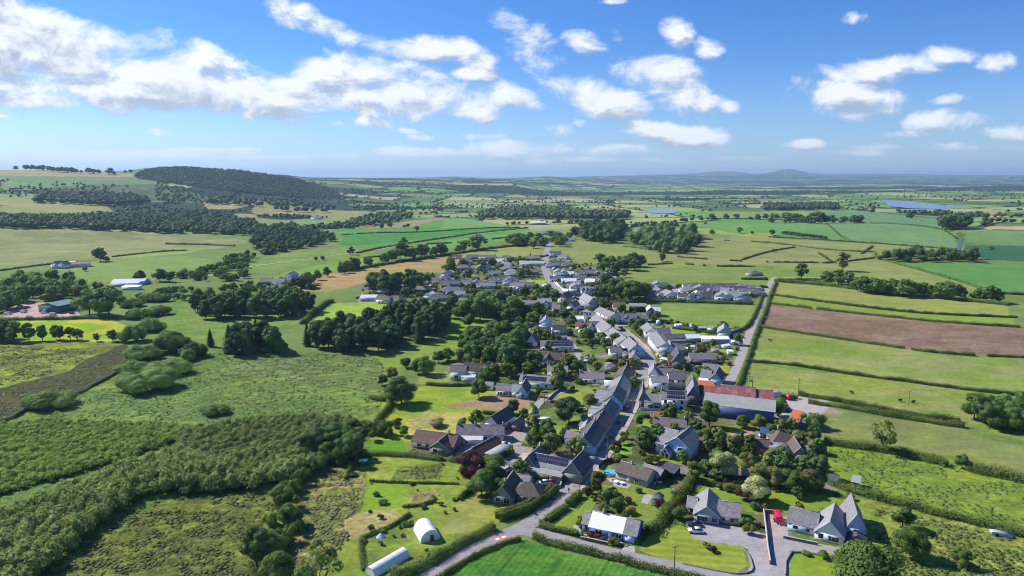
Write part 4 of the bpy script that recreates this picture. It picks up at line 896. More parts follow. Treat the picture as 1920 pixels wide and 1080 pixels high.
for a, b, h, kd, fo, l in [(178,482,12,'oak','dark','dark round tree behind the white farmhouse'),(188,490,23,'loose','dark','tall open tree right of the white farm'),(200,491,10,'oak','dark','low dark tree beside the white farm'),(262,528,19,'oak','conifer','dark round tree left of the pair by the sheds'),(300,528,22,'oak','conifer','broad dark tree right of the pair by the sheds'),(318,529,18,'oak','conifer','second crown of the broad dark pair by the sheds'),(160,509,8,'oak','dark','small tree before the white farm'),
    (658,478,14,'loose','dark','lone tree beside the far road bend'),(756,462,16,'loose','dark','lone tree in the hedge of the bright fields'),(781,434,9,'oak','dark','lone round tree in the upper bright field'),(716,429,9,'oak','dark','round tree left of the pair below the tan field'),(731,427,9,'oak','dark','round tree right of the pair below the tan field'),(592,489,7,'oak','dark','left one of two small trees beside the far road'),(605,488,8,'oak','dark','right one of two small trees beside the far road'),
    (1503,522,26,'loose','oak','tree beside the end of the straight lane'),(1580,508,32,'tall','olive','tall pale tree standing above the field tree line'),(1447,442,10,'oak','dark','bush tree at the left edge of the blue green field'),(1450,473,6,'oak','dark','small thorn in the yellowish pasture'),(1642,479,5,'oak','dark','small tree where four hedges meet'),
    (1706,411,12,'oak','far','lone round tree in the middle of the blue green fields'),(1635,400,9,'oak','far','far tree left of the fields below the lake'),(1447,410,9,'oak','far','first far tree on the hedge left of the row'),
    (1335,440,9,'oak','oak','small tree on the edge of the far meadow, left'),(1387,438,11,'oak','olive','bushy tree on the edge of the far meadow'),(1410,440,6,'oak','dark','small bush tree on the edge of the far meadow, right'),
    (932,596,46,'oak','dark','big round dark tree left of the village centre'),(900,600,40,'oak','dark','big dark tree left of the round one by the village centre'),(850,590,36,'pine','conifer','tall dark conifer at the tip of the plantation by the green field'),(838,596,32,'pine','conifer','dark conifer left of the tallest at the plantation tip'),(960,600,40,'oak','oak','tree behind the grove, nearest the village centre'),(975,640,30,'oak','oak','tree above the big grey roof'),
    (880,640,26,'loose','light','light green tree inside the grove'),(945,690,26,'loose','oak','tree at the right foot of the dark grove'),(905,700,32,'cypress','yellow','golden cypress beside the brown roofed white house'),(925,702,20,'oak','olive','olive tree right of the golden cypress'),(938,700,18,'oak','pale','pale round tree right of the golden cypress'),
    (760,690,18,'oak','dark','tree of the dark clump above the lone oak, left'),(785,700,26,'oak','dark','tree of the dark clump above the lone oak, middle'),(800,702,32,'oak','oak','tree of the dark clump above the lone oak, tall'),(822,680,20,'oak','dark','tree of the dark clump left of the brown roofed white house'),(840,676,22,'oak','oak','green tree left of the brown roofed white house'),(862,678,22,'tall','dark','dark tree behind the brown roofed white house'),(735,712,22,'oak','olive','scrubby tree left above the lone oak'),(718,722,18,'oak','dark','small dark tree at the corner above the lone oak'),
    (1067,793,44,'oak','conifer','large dark yew in the garden left of the terrace'),(1106,762,22,'oak','olive','grey green round tree behind the terrace garden'),(962,777,26,'loose','dark','small dark tree on the lawn by the farm lane'),(982,780,14,'oak','dark','low dark tree right of the lawn tree'),
    (1002,838,30,'oak','dark','dark tree of the garden behind the grey house, left'),(1028,822,26,'oak','dark','dark tree of the garden behind the grey house, middle'),(1061,822,20,'oak','dark','dark round tree left of the white shed'),(1045,846,26,'bare','olive','bare branched tree left of the blue shaded corner house'),
    (885,900,50,'oak','copper','large copper beech beside the brown garage'),(925,905,48,'oak','oak','large green tree right of the copper beech'),(903,930,48,'oak','dark','dark tree in front of the copper beech'),(938,935,36,'oak','oak','tree left of the brown hipped house'),
    (1120,923,42,'pine','olive','broad olive green pine at the bungalow corner'),(1352,894,44,'oak','pale','round tree with pale green leaves, the further of two'),(1416,940,44,'oak','pale','round tree with pale cream leaves, the nearer of two'),
    (1495,935,22,'loose','dark','young tree on the lawn beyond the two pale trees'),(1300,815,29,'tall','dark','dark tree right of the pink roofed cottage'),(1330,800,45,'tall','oak','tall green poplar in front of the blue barn'),(1318,835,29,'oak','dark','dark tree under the poplar'),(1390,838,32,'cypress','conifer','dark cypress beside the pink drive'),
    (1393,802,22,'oak','oak','tree at the barn front, left of three'),(1423,806,26,'oak','olive','olive tree at the barn front, middle of three'),(1462,812,24,'oak','light','light green tree at the barn front, right of three'),(1447,818,22,'oak','dark','dark tree before the light green one at the barn'),
    (1345,868,26,'oak','dark','dark tree behind the further pale tree'),(1300,900,34,'loose','light','light green tree at the right of the blue shaded gabled house'),(1322,890,26,'loose','oak','tree behind the light green one by the blue shaded gabled house'),
    (1400,882,31,'oak','olive','olive tree left of the dark roofed villa'),(1424,906,35,'oak','olive','olive tree between the two villa gardens'),(1452,915,38,'tall','olive','yellow green tree in front of the dark roofed villa'),(1470,912,32,'oak','dark','dark tree in front of the dark roofed villa'),(1492,925,38,'oak','oak','big green tree at the villa corner'),(1520,920,37,'oak','olive','olive green tree right of the big one at the villa corner'),(1535,895,39,'tall','dark','tall dark tree at the right end of the villa'),(1510,885,29,'oak','dark','dark tree close to the right gable of the villa'),
    (1522,800,30,'willow','scrub','large rounded bush heap at the edge of the yard'),(1655,848,64,'bare','light','half bare tree on the hedge of the right field'),(1804,878,24,'oak','dark','small round tree on the hedge of the right field'),(1706,1042,54,'oak','oak','big round tree on the rough grass at lower right'),(1802,1062,32,'oak','oak','smaller round tree on the rough grass at lower right'),(1692,990,38,'loose','oak','loose tree just below the right hedge'),
    (1625,1145,118,'oak','oak','largest near tree at the bottom edge'),(482,1062,70,'tall','dark','dark tree at the bottom left of the brown rough'),(510,1040,44,'oak','oak','tree right of the dark one on the brown rough edge'),(545,985,40,'oak','dark','dark tree on the left edge of the brown rough'),(530,950,38,'oak','oak','green tree on the left edge of the brown rough, upper'),(600,1125,110,'bare','scrub','thin half bare tree at the bottom edge'),
    (520,1100,60,'oak','oak','tree at the bottom edge left of the thin bare one'),(1125,560,22,'oak','dark','dark tree left of the market houses'),(1185,565,36,'oak','oak','big tree left of the flat estate, tallest'),(1170,560,30,'oak','dark','big dark tree left of the tallest by the estate'),(1200,560,28,'oak','dark','dark tree right of the tallest by the estate'),(1160,500,18,'oak','dark','tree above the village edge, left of the dark pair'),(1186,500,24,'oak','dark','tree above the village edge, right of the dark pair'),
    (1200,500,20,'oak','dark','small tree right of the village edge pair'),(1124,497,20,'oak','oak','tree left of the village edge pair'),(1242,490,18,'pine','dark','dark tree where the field hedges meet'),(1168,700,24,'oak','copper','dark purple tree above the terrace'),(1185,690,18,'oak','light','light green tree right of the purple one'),(1307,675,18,'loose','olive','bare looking tree behind the low white row'),(1285,655,10,'oak','yellow','orange shrub tree by the white row'),
    (1190,727,20,'oak','oak','green tree left of the forecourt corner'),(1037,648,26,'cypress','conifer','dark cypress in front of the white villa'),(1092,628,12,'cypress','conifer','slim dark cypress before the panelled white roof'),(1055,622,12,'oak','lime','bright yellow green tree in the middle of the gardens'),(1062,698,32,'loose','olive','grey green tree left of the garden path'),(1080,700,26,'oak','oak','green tree beside the garden path'),
    (1127,645,20,'oak','dark','tree left of the long roof row'),(1135,655,20,'oak','dark','dark tree close to the long roof row'),(1100,640,24,'oak','oak','tree below the red roof'),(1070,612,20,'oak','dark','tree in the central gardens'),(1060,600,20,'oak','dark','dark tree below the blue shaded white villa'),(1010,590,22,'oak','oak','green tree left of the blue shaded white villa'),(1000,610,24,'oak','oak','tree left of the cream gabled house'),(985,600,26,'oak','dark','dark tree left above the cream gabled house'),
    (1005,566,18,'oak','oak','tree of the row behind the villa, left'),(1022,562,16,'oak','dark','tree of the row behind the villa, middle'),(1040,560,16,'oak','dark','tree of the row behind the villa, right'),(985,556,18,'oak','dark','dark tree at the edge of the far houses'),(1150,690,20,'loose','olive','olive tree left of the purple tree'),(1168,720,16,'oak','light','light green bush tree at the terrace top'),(1035,700,22,'oak','oak','green tree behind the pale bungalow'),(1000,690,30,'oak','dark','dark tree left of the brown gable house'),(990,700,20,'oak','oak','green tree left below the brown gable house'),(970,690,30,'loose','oak','loose tree at the right of the grove'),(960,705,20,'oak','oak','tree in front of the grove, right'),(898,745,32,'oak','dark','dark bushy tree right of the brown roofed white house')]:
    T(a, b, kd, h, fo, l)
# line of field trees on the right
for a, b, h, w in [(1552,533,22,1.2),(1572,534,26,1.3),(1590,536,24,1),(1608,546,24,1.1),(1622,549,28,1.1),(1642,551,27,1.2),(1655,552,26,1.1),(1676,553,27,1.1),(1692,556,30,1.25),(1712,556,26,1),(1730,556,24,1),(1745,558,22,1.1),(1765,560,28,1),(1780,561,30,1.25),(1800,561,22,1),(1830,565,22,1.0),(1848,566,24,1.1),(1858,567,28,1.1),(1874,569,20,1)]:
    T(a, b, 'oak' if h > 25 else 'loose', h, 'dark' if b % 2 else 'oak', 'tree of the line between the strip fields and the pasture', 'trees of the field line on the right', w)
for a, h in [(1447,9),(1474,18),(1482,16),(1494,16),(1504,12),(1515,12),(1527,18),(1534,20),(1545,14),(1560,14),(1583,12),(1600,14),(1610,14)]:
    T(a, 418 + (a - 1447) * .006, 'oak', h, 'far', 'far tree of the row above the blue green field', 'far row above the blue green field', 1.2)
for k, a in enumerate(list(range(1470, 1552, 7))):
    T(a, 440 + (a - 1470) * .12, 'oak', 6, 'far', 'bush tree of the short low row on the field edge', 'short low row on the field edge', 1.5)
for a in (1335, 1362, 1380, 1421, 1435, 1455): T(a, 411, 'oak', 9, 'far', 'round far tree of the spaced row on the hedge', 'spaced row of round far trees', 1.2)
for a in range(1767, 1812, 6): 
    T(a, 431, 'tall', 24, 'far', 'tree of the square far plantation', 'trees of the square far plantation', 1.1); T(a + 3, 427, 'tall', 23, 'far', 'tree of the square far plantation', 'trees of the square far plantation', 1.1)
for a, b, h in [(1820,408,10),(1835,409,12),(1847,410,10),(1858,470,8)]: T(a, b, 'oak', h, 'far', 'far round tree below the lake', 'far round trees below the lake', 1.3)
# skyline trees on the left hill
for a, b, w in [(4,318,9),(18,318,10),(30,319,7),(38,318,8),(50,319,9),(60,319,9),(72,320,8),(80,320,9),(92,321,8),(100,322,8),(110,323,8),(118,323,9),(126,324,9),(134,324,9),(142,325,7),(152,325,5),(166,325,9),(175,326,8),(185,326,7),(206,327,11),(215,328,5),(235,325,5),(245,325,6)]:
    T(a, b, 'oak', w, 'far', 'dark tree on the skyline of the left hill', 'skyline trees of the left hill', 1.15)
# ---- far growth: one mesh each
def far_mass(name, n_try, box, keep, h0, h1, label, seed, fol='far', ncard=0, wide=.55, core=0):
    r = np.random.default_rng(seed); px = r.uniform(box[0], box[2], n_try); py = box[1] + (box[3] - box[1]) * r.uniform(0, 1, n_try)
    X, Y, Z = ground_hit(px, py); k = keep(px, py, X, Y); X, Y = X[k], Y[k]; H = r.uniform(h0, h1, len(X))
    d = np.hypot(X, Y); Rr = H * wide * r.uniform(.7, 1.3, len(X))
    cs = (d / FPX * .9) if ncard else 1
    return mass(name, X, Y, Rr, H, fol, label, 'woodland', ncard, np.repeat(cs, ncard) if ncard else 1, r, core=core)
def poly_keep(P, thin=1.0):
    return lambda px, py, X, Y: inpoly(px, py, P)
far_mass('far_wood', 2200, (-60,398,650,443), poly_keep([(-60,408),(0,408),(130,412),(260,404),(340,394),(420,402),(470,418),(510,440),(490,444),(400,440),(300,437),(200,433),(100,430),(0,429),(-60,429)]), 9, 14, 'broad dark belt of trees behind the long pale meadow', 21, ncard=26)
far_mass('far_plantation', 900, (60,345,290,386), poly_keep([(60,380),(90,366),(180,364),(270,372),(285,382),(200,388),(120,383)]), 13, 18, 'dark conifer plantation on the lower hillside', 22, 'conifer', ncard=16)
far_mass('far_forest', 9000, (240,312,660,388), poly_keep([(252,332),(270,320),(340,313),(430,318),(480,324),(560,338),(625,356),(650,378),(560,372),(440,362),(330,346),(255,336)]), 8, 12, 'forest covering the rounded left hill', 23, 'far', ncard=6)
far_mass('far_scrub', 500, (290,338,460,385), poly_keep([(300,344),(380,362),(440,378),(400,384),(300,378),(180,364),(60,352),(200,352)]), 5, 11, 'bushy slope under the forested hill', 24, 'scrub', ncard=6)
far_mass('far_scrub', 260, (0,335,260,375), poly_keep([(0,352),(120,345),(240,350),(250,375),(60,372),(0,366)]), 5, 11, 'bushes and small trees on the left hillside', 25, 'far', ncard=6)
far_mass('far_conifer_belt', 1500, (890,385,1185,418), poly_keep([(896,404),(930,397),(1010,392),(1080,400),(1180,404),(1175,413),(1080,414),(1000,412),(905,412)]), 15, 22, 'dark belt of conifers beyond the top of the village', 26, 'far', ncard=10)
far_mass('far_grove', 500, (545,395,780,430), poly_keep([(640,428),(660,416),(700,406),(760,398),(780,404),(760,416),(700,426),(650,431)]), 10, 16, 'grove between the far tan fields', 27, 'far', ncard=8)
far_mass('far_conifer_belt', 500, (380,372,640,400), poly_keep([(385,384),(420,374),(560,380),(630,395),(600,399),(480,392),(555,399),(620,399),(640,394)]), 14, 22, 'dark tree belt at the foot of the forested hill', 28, 'far', ncard=6)
far_mass('far_conifer_belt', 700, (1430,378,1575,398), poly_keep([(1432,386),(1570,386),(1572,395),(1432,396)]), 14, 20, 'long far conifer belt left of the lake', 29, 'conifer', ncard=4)
FW = [F_[0] for F_ in FIELDS if min(p[1] for p in F_[0]) < 470 and F_[1][0] > 62 and not F_[1][0] in (76, 50)]
def far_keep(px, py, X, Y):
    r_ = np.hypot(X, Y); gx, gy = X / 230.0 + 0.35 * fbm(X / 900, Y / 900, 2, 3), Y / 300.0 + 0.35 * fbm(X / 800, Y / 800, 2, 9)
    ix, iy = np.floor(gx), np.floor(gy); d1 = np.full(len(X), 9.0); d2 = d1.copy()
    for a in (-1, 0, 1):
        for b in (-1, 0, 1):
            cx, cy = ix + a, iy + b; qx, qy = cx + .15 + .7 * _hash(cx, cy, 11), cy + .15 + .7 * _hash(cx, cy, 12)
            d = np.maximum(np.abs(gx - qx), np.abs(gy - qy)) * .6 + .4 * np.hypot(gx - qx, gy - qy)
            d2 = np.where(d < d1, d1, np.minimum(d2, d)); d1 = np.minimum(d1, d)
    edge = (d2 - d1) < .07 * (1 + r_ / 6000); wd = fbm(X / 850, Y / 480, 3, 31) > .575 + .08 * sstep(4000, 1500, r_)
    wd &= ~((px < 660) & (py < 405)); k = (edge & (_hash(np.floor(X), np.floor(Y), 3) < .5)) | wd | (_hash(np.floor(X), np.floor(Y), 8) < .015)
    k &= (r_ > 1420) & (zt(X, Y) < 190)
    for P in FW: k &= ~inpoly(px, py, P)
    for P in ([(1200,390),(1275,390),(1275,403),(1200,403)], [(1650,375),(1905,384),(1905,395),(1650,395)]): k &= ~inpoly(px, py, P)
    return k
far_mass('distant_trees', 26000, (-150,337,2080,432), far_keep, 6, 11, 'hedgerow trees and woods dwindling away across the distant farmland', 30, 'far', ncard=0, wide=.65)
# ------------------------------------------------------------ hedges
_hn = [0]
def hedge(pts, h, w, label, fol='hedge', gap=0.0, frame='P', trim=False, name='hedge', group=None, sm=True):
    P = GP(F(frame, *pts)); P = smooth(P, 1) if sm else P; d = float(np.median(np.hypot(P[:, 0], P[:, 1]))); mp = d / FPX
    st = max(.5 * w, .8, mp * .8); P = resample(P, st); n = len(P); r = np.random.default_rng(len(P) * 7 + int(abs(P[0, 0]))); _hn[0] += 1
    t = np.gradient(P, axis=0); t /= np.maximum(np.hypot(t[:, 0], t[:, 1])[:, None], 1e-6); nn = np.stack([-t[:, 1], t[:, 0]], 1)
    s = np.arange(n) * st; prof = 1 if trim else .45 + 1.05 * fbm(s / 5, s * 0 + n, 3, 5); wig = 0 if trim else (fbm(s / 5, s * 0 + 3, 2, 9) - .5) * w * .5
    live = np.ones(n, bool) if not gap else vnoise(s / 9, s * 0 + .5, n % 17) > gap
    P = P + nn * np.broadcast_to(wig, (n,))[:, None]; H = h * np.broadcast_to(prof, (n,)); Wd = w * (1 if trim else .8 + .4 * fbm(s / 4, s * 0 + 8, 2, 2)) * np.ones(n)
    z = zt(P[:, 0], P[:, 1]); m = MB(); a, b = P - nn * (Wd / 2 * .72)[:, None], P + nn * (Wd / 2 * .72)[:, None]; a2, b2 = P - nn * (Wd / 2 * .5)[:, None], P + nn * (Wd / 2 * .5)[:, None]
    V = np.concatenate([np.c_[a, z - .1], np.c_[a2, z + H * .76], np.c_[b2, z + H * .76], np.c_[b, z - .1]]); i = np.arange(n - 1); i = i[live[:-1] & live[1:]]
    if len(i) == 0: return
    for k in range(3): m.add(V, np.stack([i + k * n, i + 1 + k * n, i + 1 + (k + 1) * n, i + (k + 1) * n], 1), .15) if k == 0 else m.f.append((np.stack([i + k * n, i + 1 + k * n, i + 1 + (k + 1) * n, i + (k + 1) * n], 1)).astype(np.int32)) or m.m.append(np.zeros(len(i), np.int32))
    cs = max(.24, mp * .85); per = 2 * h + w; cnt = int(min(len(i) * st * per / (cs * cs * 2.0) * 1.25, 60000)); 
    k = r.choice(i, cnt); f = r.uniform(0, 1, cnt); c = P[k] * (1 - f)[:, None] + P[np.minimum(k + 1, n - 1)] * f[:, None]; an = r.uniform(0, math.pi, cnt); ca, sa = np.cos(an), np.sin(an)
    q = 4 if trim else 2.6; ca2 = np.sign(ca) * np.abs(ca) ** (2 / q); sa2 = np.abs(sa) ** (2 / q); jit = r.uniform(.85, 1.12 if trim else 1.45, cnt)
    Pc = np.c_[c + nn[k] * (ca2 * Wd[k] / 2 * jit)[:, None], z[k] + H[k] * sa2 * jit * .97]; Nn = np.c_[nn[k] * ca[:, None], sa + .2] + rdirs(cnt, r) * .35
    ct = fbm(s / 3.0, s * 0 + 2, 2, 4)[k]
    m.quads(cards(Pc, Nn, cs, r), np.clip(ct * .6 + r.uniform(0, .45, cnt), 0, 1))
    o = m.build(name, FOL[fol]); ori = Vector((float(P[0, 0]), float(P[0, 1]), float(z[0]))); o.data.transform(__import__('mathutils').Matrix.Translation(-ori)); o.location = ori; tag(o, label, 'hedge', group); return o
HG = 'field hedges'
HEDGES = [
 ([(-20,801),(10,791),(40,776),(60,761),(120,748),(150,738),(180,721),(210,706),(232,696)],1.2,1.3,'dark reeds lining the near bank of the ditch'),
 ([(1447,553),(1560,569),(1700,586),(1800,592),(1907,596)],1.6,2.2,'hedge between the first and second strip fields right of the lane'),
 ([(1440,569),(1600,588),(1780,606),(1912,614)],1.6,2.2,'hedge along the far edge of the brown ploughed field'),
 ([(1452,528),(1500,531),(1560,537),(1640,548),(1700,556),(1780,561),(1890,573)],2.6,3.2,'thick hedge under the line of field trees'),
 ([(1424,613),(1600,640),(1780,666),(1935,671)],1.5,1.8,'hedge along the near edge of the brown ploughed field'),
 ([(1400,678),(1480,684),(1600,703),(1700,716),(1780,727),(1850,736),(1935,745)],1.5,1.6,'gappy hedge across the big pasture'),
 ([(1496,741),(1560,750),(1640,768),(1720,782),(1800,792)],2.0,2.4,'double hedge below the big pasture, upper line'),
 ([(1515,756),(1570,763),(1650,778),(1740,792),(1808,802)],2.0,2.2,'double hedge below the big pasture, lower line'),
 ([(1398,736),(1440,741),(1496,748)],1.6,1.8,'short hedge between the pasture and the farm yard'),
 ([(1545,830),(1600,838),(1652,846),(1720,858),(1775,874)],2.2,3.4,'wild hedge from the yard to the bare tree'),
 ([(1808,880),(1850,888),(1890,896),(1950,912)],2.6,3.6,'wild hedge right of the small round tree'),
 ([(1555,905),(1600,922),(1650,938),(1740,960),(1830,983),(1950,1012)],1.9,2.6,'long hedge above the rough grass at lower right'),
 ([(1456,530),(1446,552),(1436,585),(1424,613),(1414,640),(1402,678),(1390,712),(1381,732)],1.6,2.0,'hedge along the right side of the straight lane'),
 ([(1432,549),(1424,572),(1416,590),(1401,616),(1376,623),(1300,614),(1240,604),(1216,596)],1.7,2.0,'dark hedge round the green field left of the straight lane'),
 ([(1152,570),(1200,567),(1262,566),(1340,569),(1412,571)],2.2,2.6,'hedge behind the green field below the estate'),
 ([(1152,536),(1230,537),(1300,537),(1440,540)],1.8,2.0,'hedge between the estate and the upper pasture'),
 ([(1260,616),(1330,624),(1395,634)],1.5,1.6,'hedge below the green field by the barns'),
 ([(1390,524),(1440,525)],2.2,3.0,'dark hedge at the lone field bungalow'),
 ([(1452,526),(1500,525),(1550,530)],1.8,2.0,'hedge above the lane end'),
 ([(1000,1010),(1060,1026),(1120,1041),(1180,1056),(1240,1071),(1320,1092)],1.5,2.2,'roadside hedge between the crop field and the lower road'),
 ([(975,1012),(930,1026),(870,1055),(830,1080),(790,1108)],.9,1.6,'low rough hedge on the crop field side of the lane'),
 ([(735,1092),(790,1062),(850,1030),(905,1000),(925,992)],2.2,3.0,'dense dark hedge on the garden side of the lower lane'),
 ([(932,975),(985,958),(1020,938),(1040,920)],2.6,3.6,'tall clipped hedge before the brown hipped house','T'),
 ([(1015,981),(1016,989),(1030,993),(1083,1004)],1.6,1.8,'clipped hedge curving round the road corner','T'),
 ([(1024,978),(1062,953)],1.7,2.2,'clipped hedge beside the street, lower piece','T'),
 ([(1064,950),(1087,930)],2.0,2.6,'clipped hedge beside the street, upper piece','T'),
 ([(1215,1003),(1240,975),(1262,950),(1280,925),(1293,905),(1300,895)],2.3,3.0,'tall hedge between the pool bungalow and the twin gabled house'),
 ([(1292,903),(1330,910),(1360,912),(1393,922)],1.4,1.4,'thin hedge behind the sheds of the pale trees'),
 ([(565,608),(588,590),(604,575),(622,566)],2.8,3.4,'dark hedge left of the yellow green field'),
 ([(640,441),(700,437),(800,436),(900,428),(975,427)],1.8,2.4,'hedge through the bright fields, upper line'),
 ([(668,475),(720,464),(770,456),(830,447),(900,437),(990,428)],2.0,2.6,'hedge along the far road, upper side'),
 ([(690,483),(740,480)],1.6,1.8,'short hedge below the far road'),
 ([(800,458),(870,455),(930,448),(1000,440),(1060,441)],1.8,2.4,'gappy hedge through the bright fields, lower line',.35),
 ([(636,511),(700,500),(780,487),(850,477),(930,465),(1005,458)],2.6,4.0,'bushy hedge along the top of the hay field'),
 ([(1050,475),(1030,480),(960,490),(872,490)],1.8,2.0,'hedge behind the upper houses'),
 ([(1168,462),(1200,466),(1240,472)],1.8,2.4,'gappy hedge below the wood beyond the village',.3),
 ([(1215,497),(1270,494),(1330,500),(1415,500)],1.9,2.4,'gappy hedge across the upper pasture',.3),
 ([(1300,449),(1360,451),(1440,455),(1480,460)],1.8,2.6,'gappy hedge far right of the dark wood',.35),
 ([(1270,482),(1330,487),(1400,491),(1440,492)],1.6,2.2,'gappy hedge of the yellowish pasture',.45),
 ([(1390,488),(1420,478),(1452,470),(1490,464)],1.7,2.2,'slanting hedge of the yellowish pasture'),
 ([(1440,455),(1470,458),(1560,470),(1640,473)],1.6,2.2,'far hedge of the olive pasture'),
 ([(1545,420),(1570,440),(1598,454)],1.8,2.2,'slanting hedge between the blue green fields'),
 ([(1600,419),(1680,420),(1760,430),(1770,433),(1793,448)],1.9,2.4,'far hedge above the blue green field'),
 ([(1440,445),(1500,448),(1600,454),(1700,461),(1790,468)],1.8,2.2,'long hedge below the blue green fields'),
 ([(1644,485),(1700,500),(1780,522),(1860,548)],1.9,2.2,'hedge between the pasture and the bright field'),
 ([(1535,475),(1560,492)],1.8,2.2,'short slanting hedge by the tall pale tree'),
 ([(1450,492),(1520,493),(1560,494),(1640,484)],1.6,2.2,'hedge of the sheep pasture'),
 ([(1615,476),(1636,462)],1.8,2.2,'short slanting hedge in the olive pasture'),
 ([(1855,548),(1890,552),(1940,554)],1.8,2.4,'hedge at the right edge of the bright field'),
 ([(1650,399),(1720,407),(1790,413)],1.6,2.0,'hedge through the far blue green field'),
 ([(1335,411),(1440,411),(1560,413),(1620,418)],1.9,2.4,'hedge under the spaced row of far trees'),
 ([(310,458),(380,459),(440,462)],2.2,3.4,'bushy hedge at the far end of the pale meadow'),
 ([(210,482),(300,472),(350,470)],1.6,2.0,'broken hedge beyond the white farm',.3),
 ([(0,508),(60,500),(110,494)],1.8,2.2,'hedge left of the white farm'),
 ([(0,600),(60,600),(140,598),(220,597)],2.2,3.0,'dark hedge behind the mown field'),
 ([(690,745),(712,750),(735,752),(730,766),(708,790),(700,808)],1.8,2.6,'rough hedge left of the lone oak'),
 ([(905,776),(940,779),(990,784)],1.7,1.2,'clipped dark hedge above the white cottage','T'),
 ([(990,784),(1000,780),(1001,766),(996,760)],1.6,1.3,'clipped dark hedge beside the farm lane','T'),
 ([(800,722),(840,724),(870,724),(900,722)],1.6,1.6,'dark hedge under the brown roofed white house'),
 ([(655,852),(720,852),(800,858),(862,866)],1.5,2.6,'overgrown hedge between the allotments and the brown bungalow'),
 ([(648,900),(656,878),(670,868)],1.2,1.2,'short hedge at the allotment corner'),
 ([(693,903),(760,906),(860,908)],.8,.9,'low broken hedge across the allotments',.4),
 ([(860,938),(875,925),(895,912),(908,900)],1.5,1.6,'hedge on the slope beside the copper beech'),
 ([(755,952),(790,948),(815,940)],1.0,1.2,'small hedge in the allotments'),
 ([(675,1012),(700,1000),(740,985),(768,965)],.9,1.1,'rough hedge above the long polytunnel'),
 ([(676,1015),(680,1040),(682,1070)],.9,1.1,'rough hedge left of the long polytunnel'),
 ([(1040,760),(1050,768),(1095,765)],1.2,1.2,'low garden hedge behind the yew'),
 ([(1195,810),(1245,818),(1262,828)],1.9,1.8,'clipped hedge around the pink roofed cottage','T'),
 ([(1095,700),(1100,712),(1150,712),(1182,716)],1.5,1.4,'clipped hedge above the terrace top','T'),
 ([(930,723),(975,722)],1.6,1.8,'hedge beside the white shed'),
 ([(985,690),(1020,692),(1028,700)],1.8,2.4,'hedge in front of the brown gable house'),
 ([(1090,672),(1096,700)],1.6,1.2,'hedge beside the garden path','T'),
 ([(668,560),(700,556),(740,560)],1.5,1.5,'hedge behind the school yard'),
 ([(780,556),(820,552),(900,548),(980,548)],1.6,1.6,'hedge before the upper terraces'),
 ([(1236,628),(1245,615)],1.5,1.5,'short dark hedge by the small paddock'),
 ([(1075,515),(1110,512),(1150,530)],1.6,2.0,'hedge behind the church houses'),
]
for q in HEDGES:
    hedge(q[0], q[1], q[2], q[3], trim=(len(q) > 4 and q[4] == 'T'), gap=(q[4] if len(q) > 4 and q[4] != 'T' else (.13 if len(q) == 4 and q[1] < 2.1 else 0)), sm=not (len(q) > 4 and q[4] == 'T'))

for a, b, h, l in [(975,452,14,'left of all'),(985,460,16,'second from left'),(992,448,12,'small and far'),(1000,466,14,'low at the front left'),(1010,452,14,'beside the far bend'),(1018,462,16,'left of the street gap'),(1042,458,20,'right of the street gap, broad'),(1050,462,18,'right of the broad one'),(1058,455,12,'small by the far lawn'),(1068,448,12,'beside the wood edge'),(966,462,16,'at the head of the hay field hedge'),(1034,446,12,'farthest by the street')]:
    T(a, b, 'oak', h, 'dark' if a % 2 else 'oak', 'dark tree of the far street end cluster, ' + l, wide=1.15)
for a, b, h, l in [(1126,512,18,'leftmost'),(1142,506,24,'tall'),(1154,512,20,'in front'),(1176,506,24,'broad, in the middle'),(1190,508,20,'right of the middle'),(1150,522,16,'lower left'),(1168,520,14,'lower middle'),(1136,534,20,'near the market houses'),(1150,548,24,'above the field corner'),(1140,560,24,'left above the estate hedge'),(1208,553,22,'touching the estate end'),(1160,545,20,'between the two dark ones')]:
    T(a, b, 'oak' if h > 18 else 'loose', h, 'dark' if a % 3 else 'oak', 'tree behind the market houses on the right, ' + l, wide=1.1)
for a, b, h, l in [(846,497,14,'left end'),(868,503,16,'second'),(842,512,22,'tall, beside the hay field'),(905,505,14,'small, middle'),(922,500,14,'near the brown roof'),(880,520,14,'low'),(800,530,14,'by the lawn'),(940,505,10,'small, right'),(955,495,12,'right end'),(975,520,14,'by the bright lawn'),(990,518,14,'over the bright lawn'),(760,556,16,'over the lower roofs')]:
    T(a, b, 'oak', h, 'oak' if a % 2 else 'scrub', 'garden tree among the roofs left of the upper street, ' + l, wide=1.1)
for a, b, h, l in [(870,600,34,'first beside the tall conifer'),(888,590,36,'second'),(912,588,40,'third, tallest'),(945,590,34,'fourth'),(955,610,30,'fifth'),(880,612,20,'low, in front')]:
    T(a, b, 'oak', h, 'dark' if a % 2 else 'oak', 'broadleaf tree of the belt over the small green field, ' + l, wide=1.0)
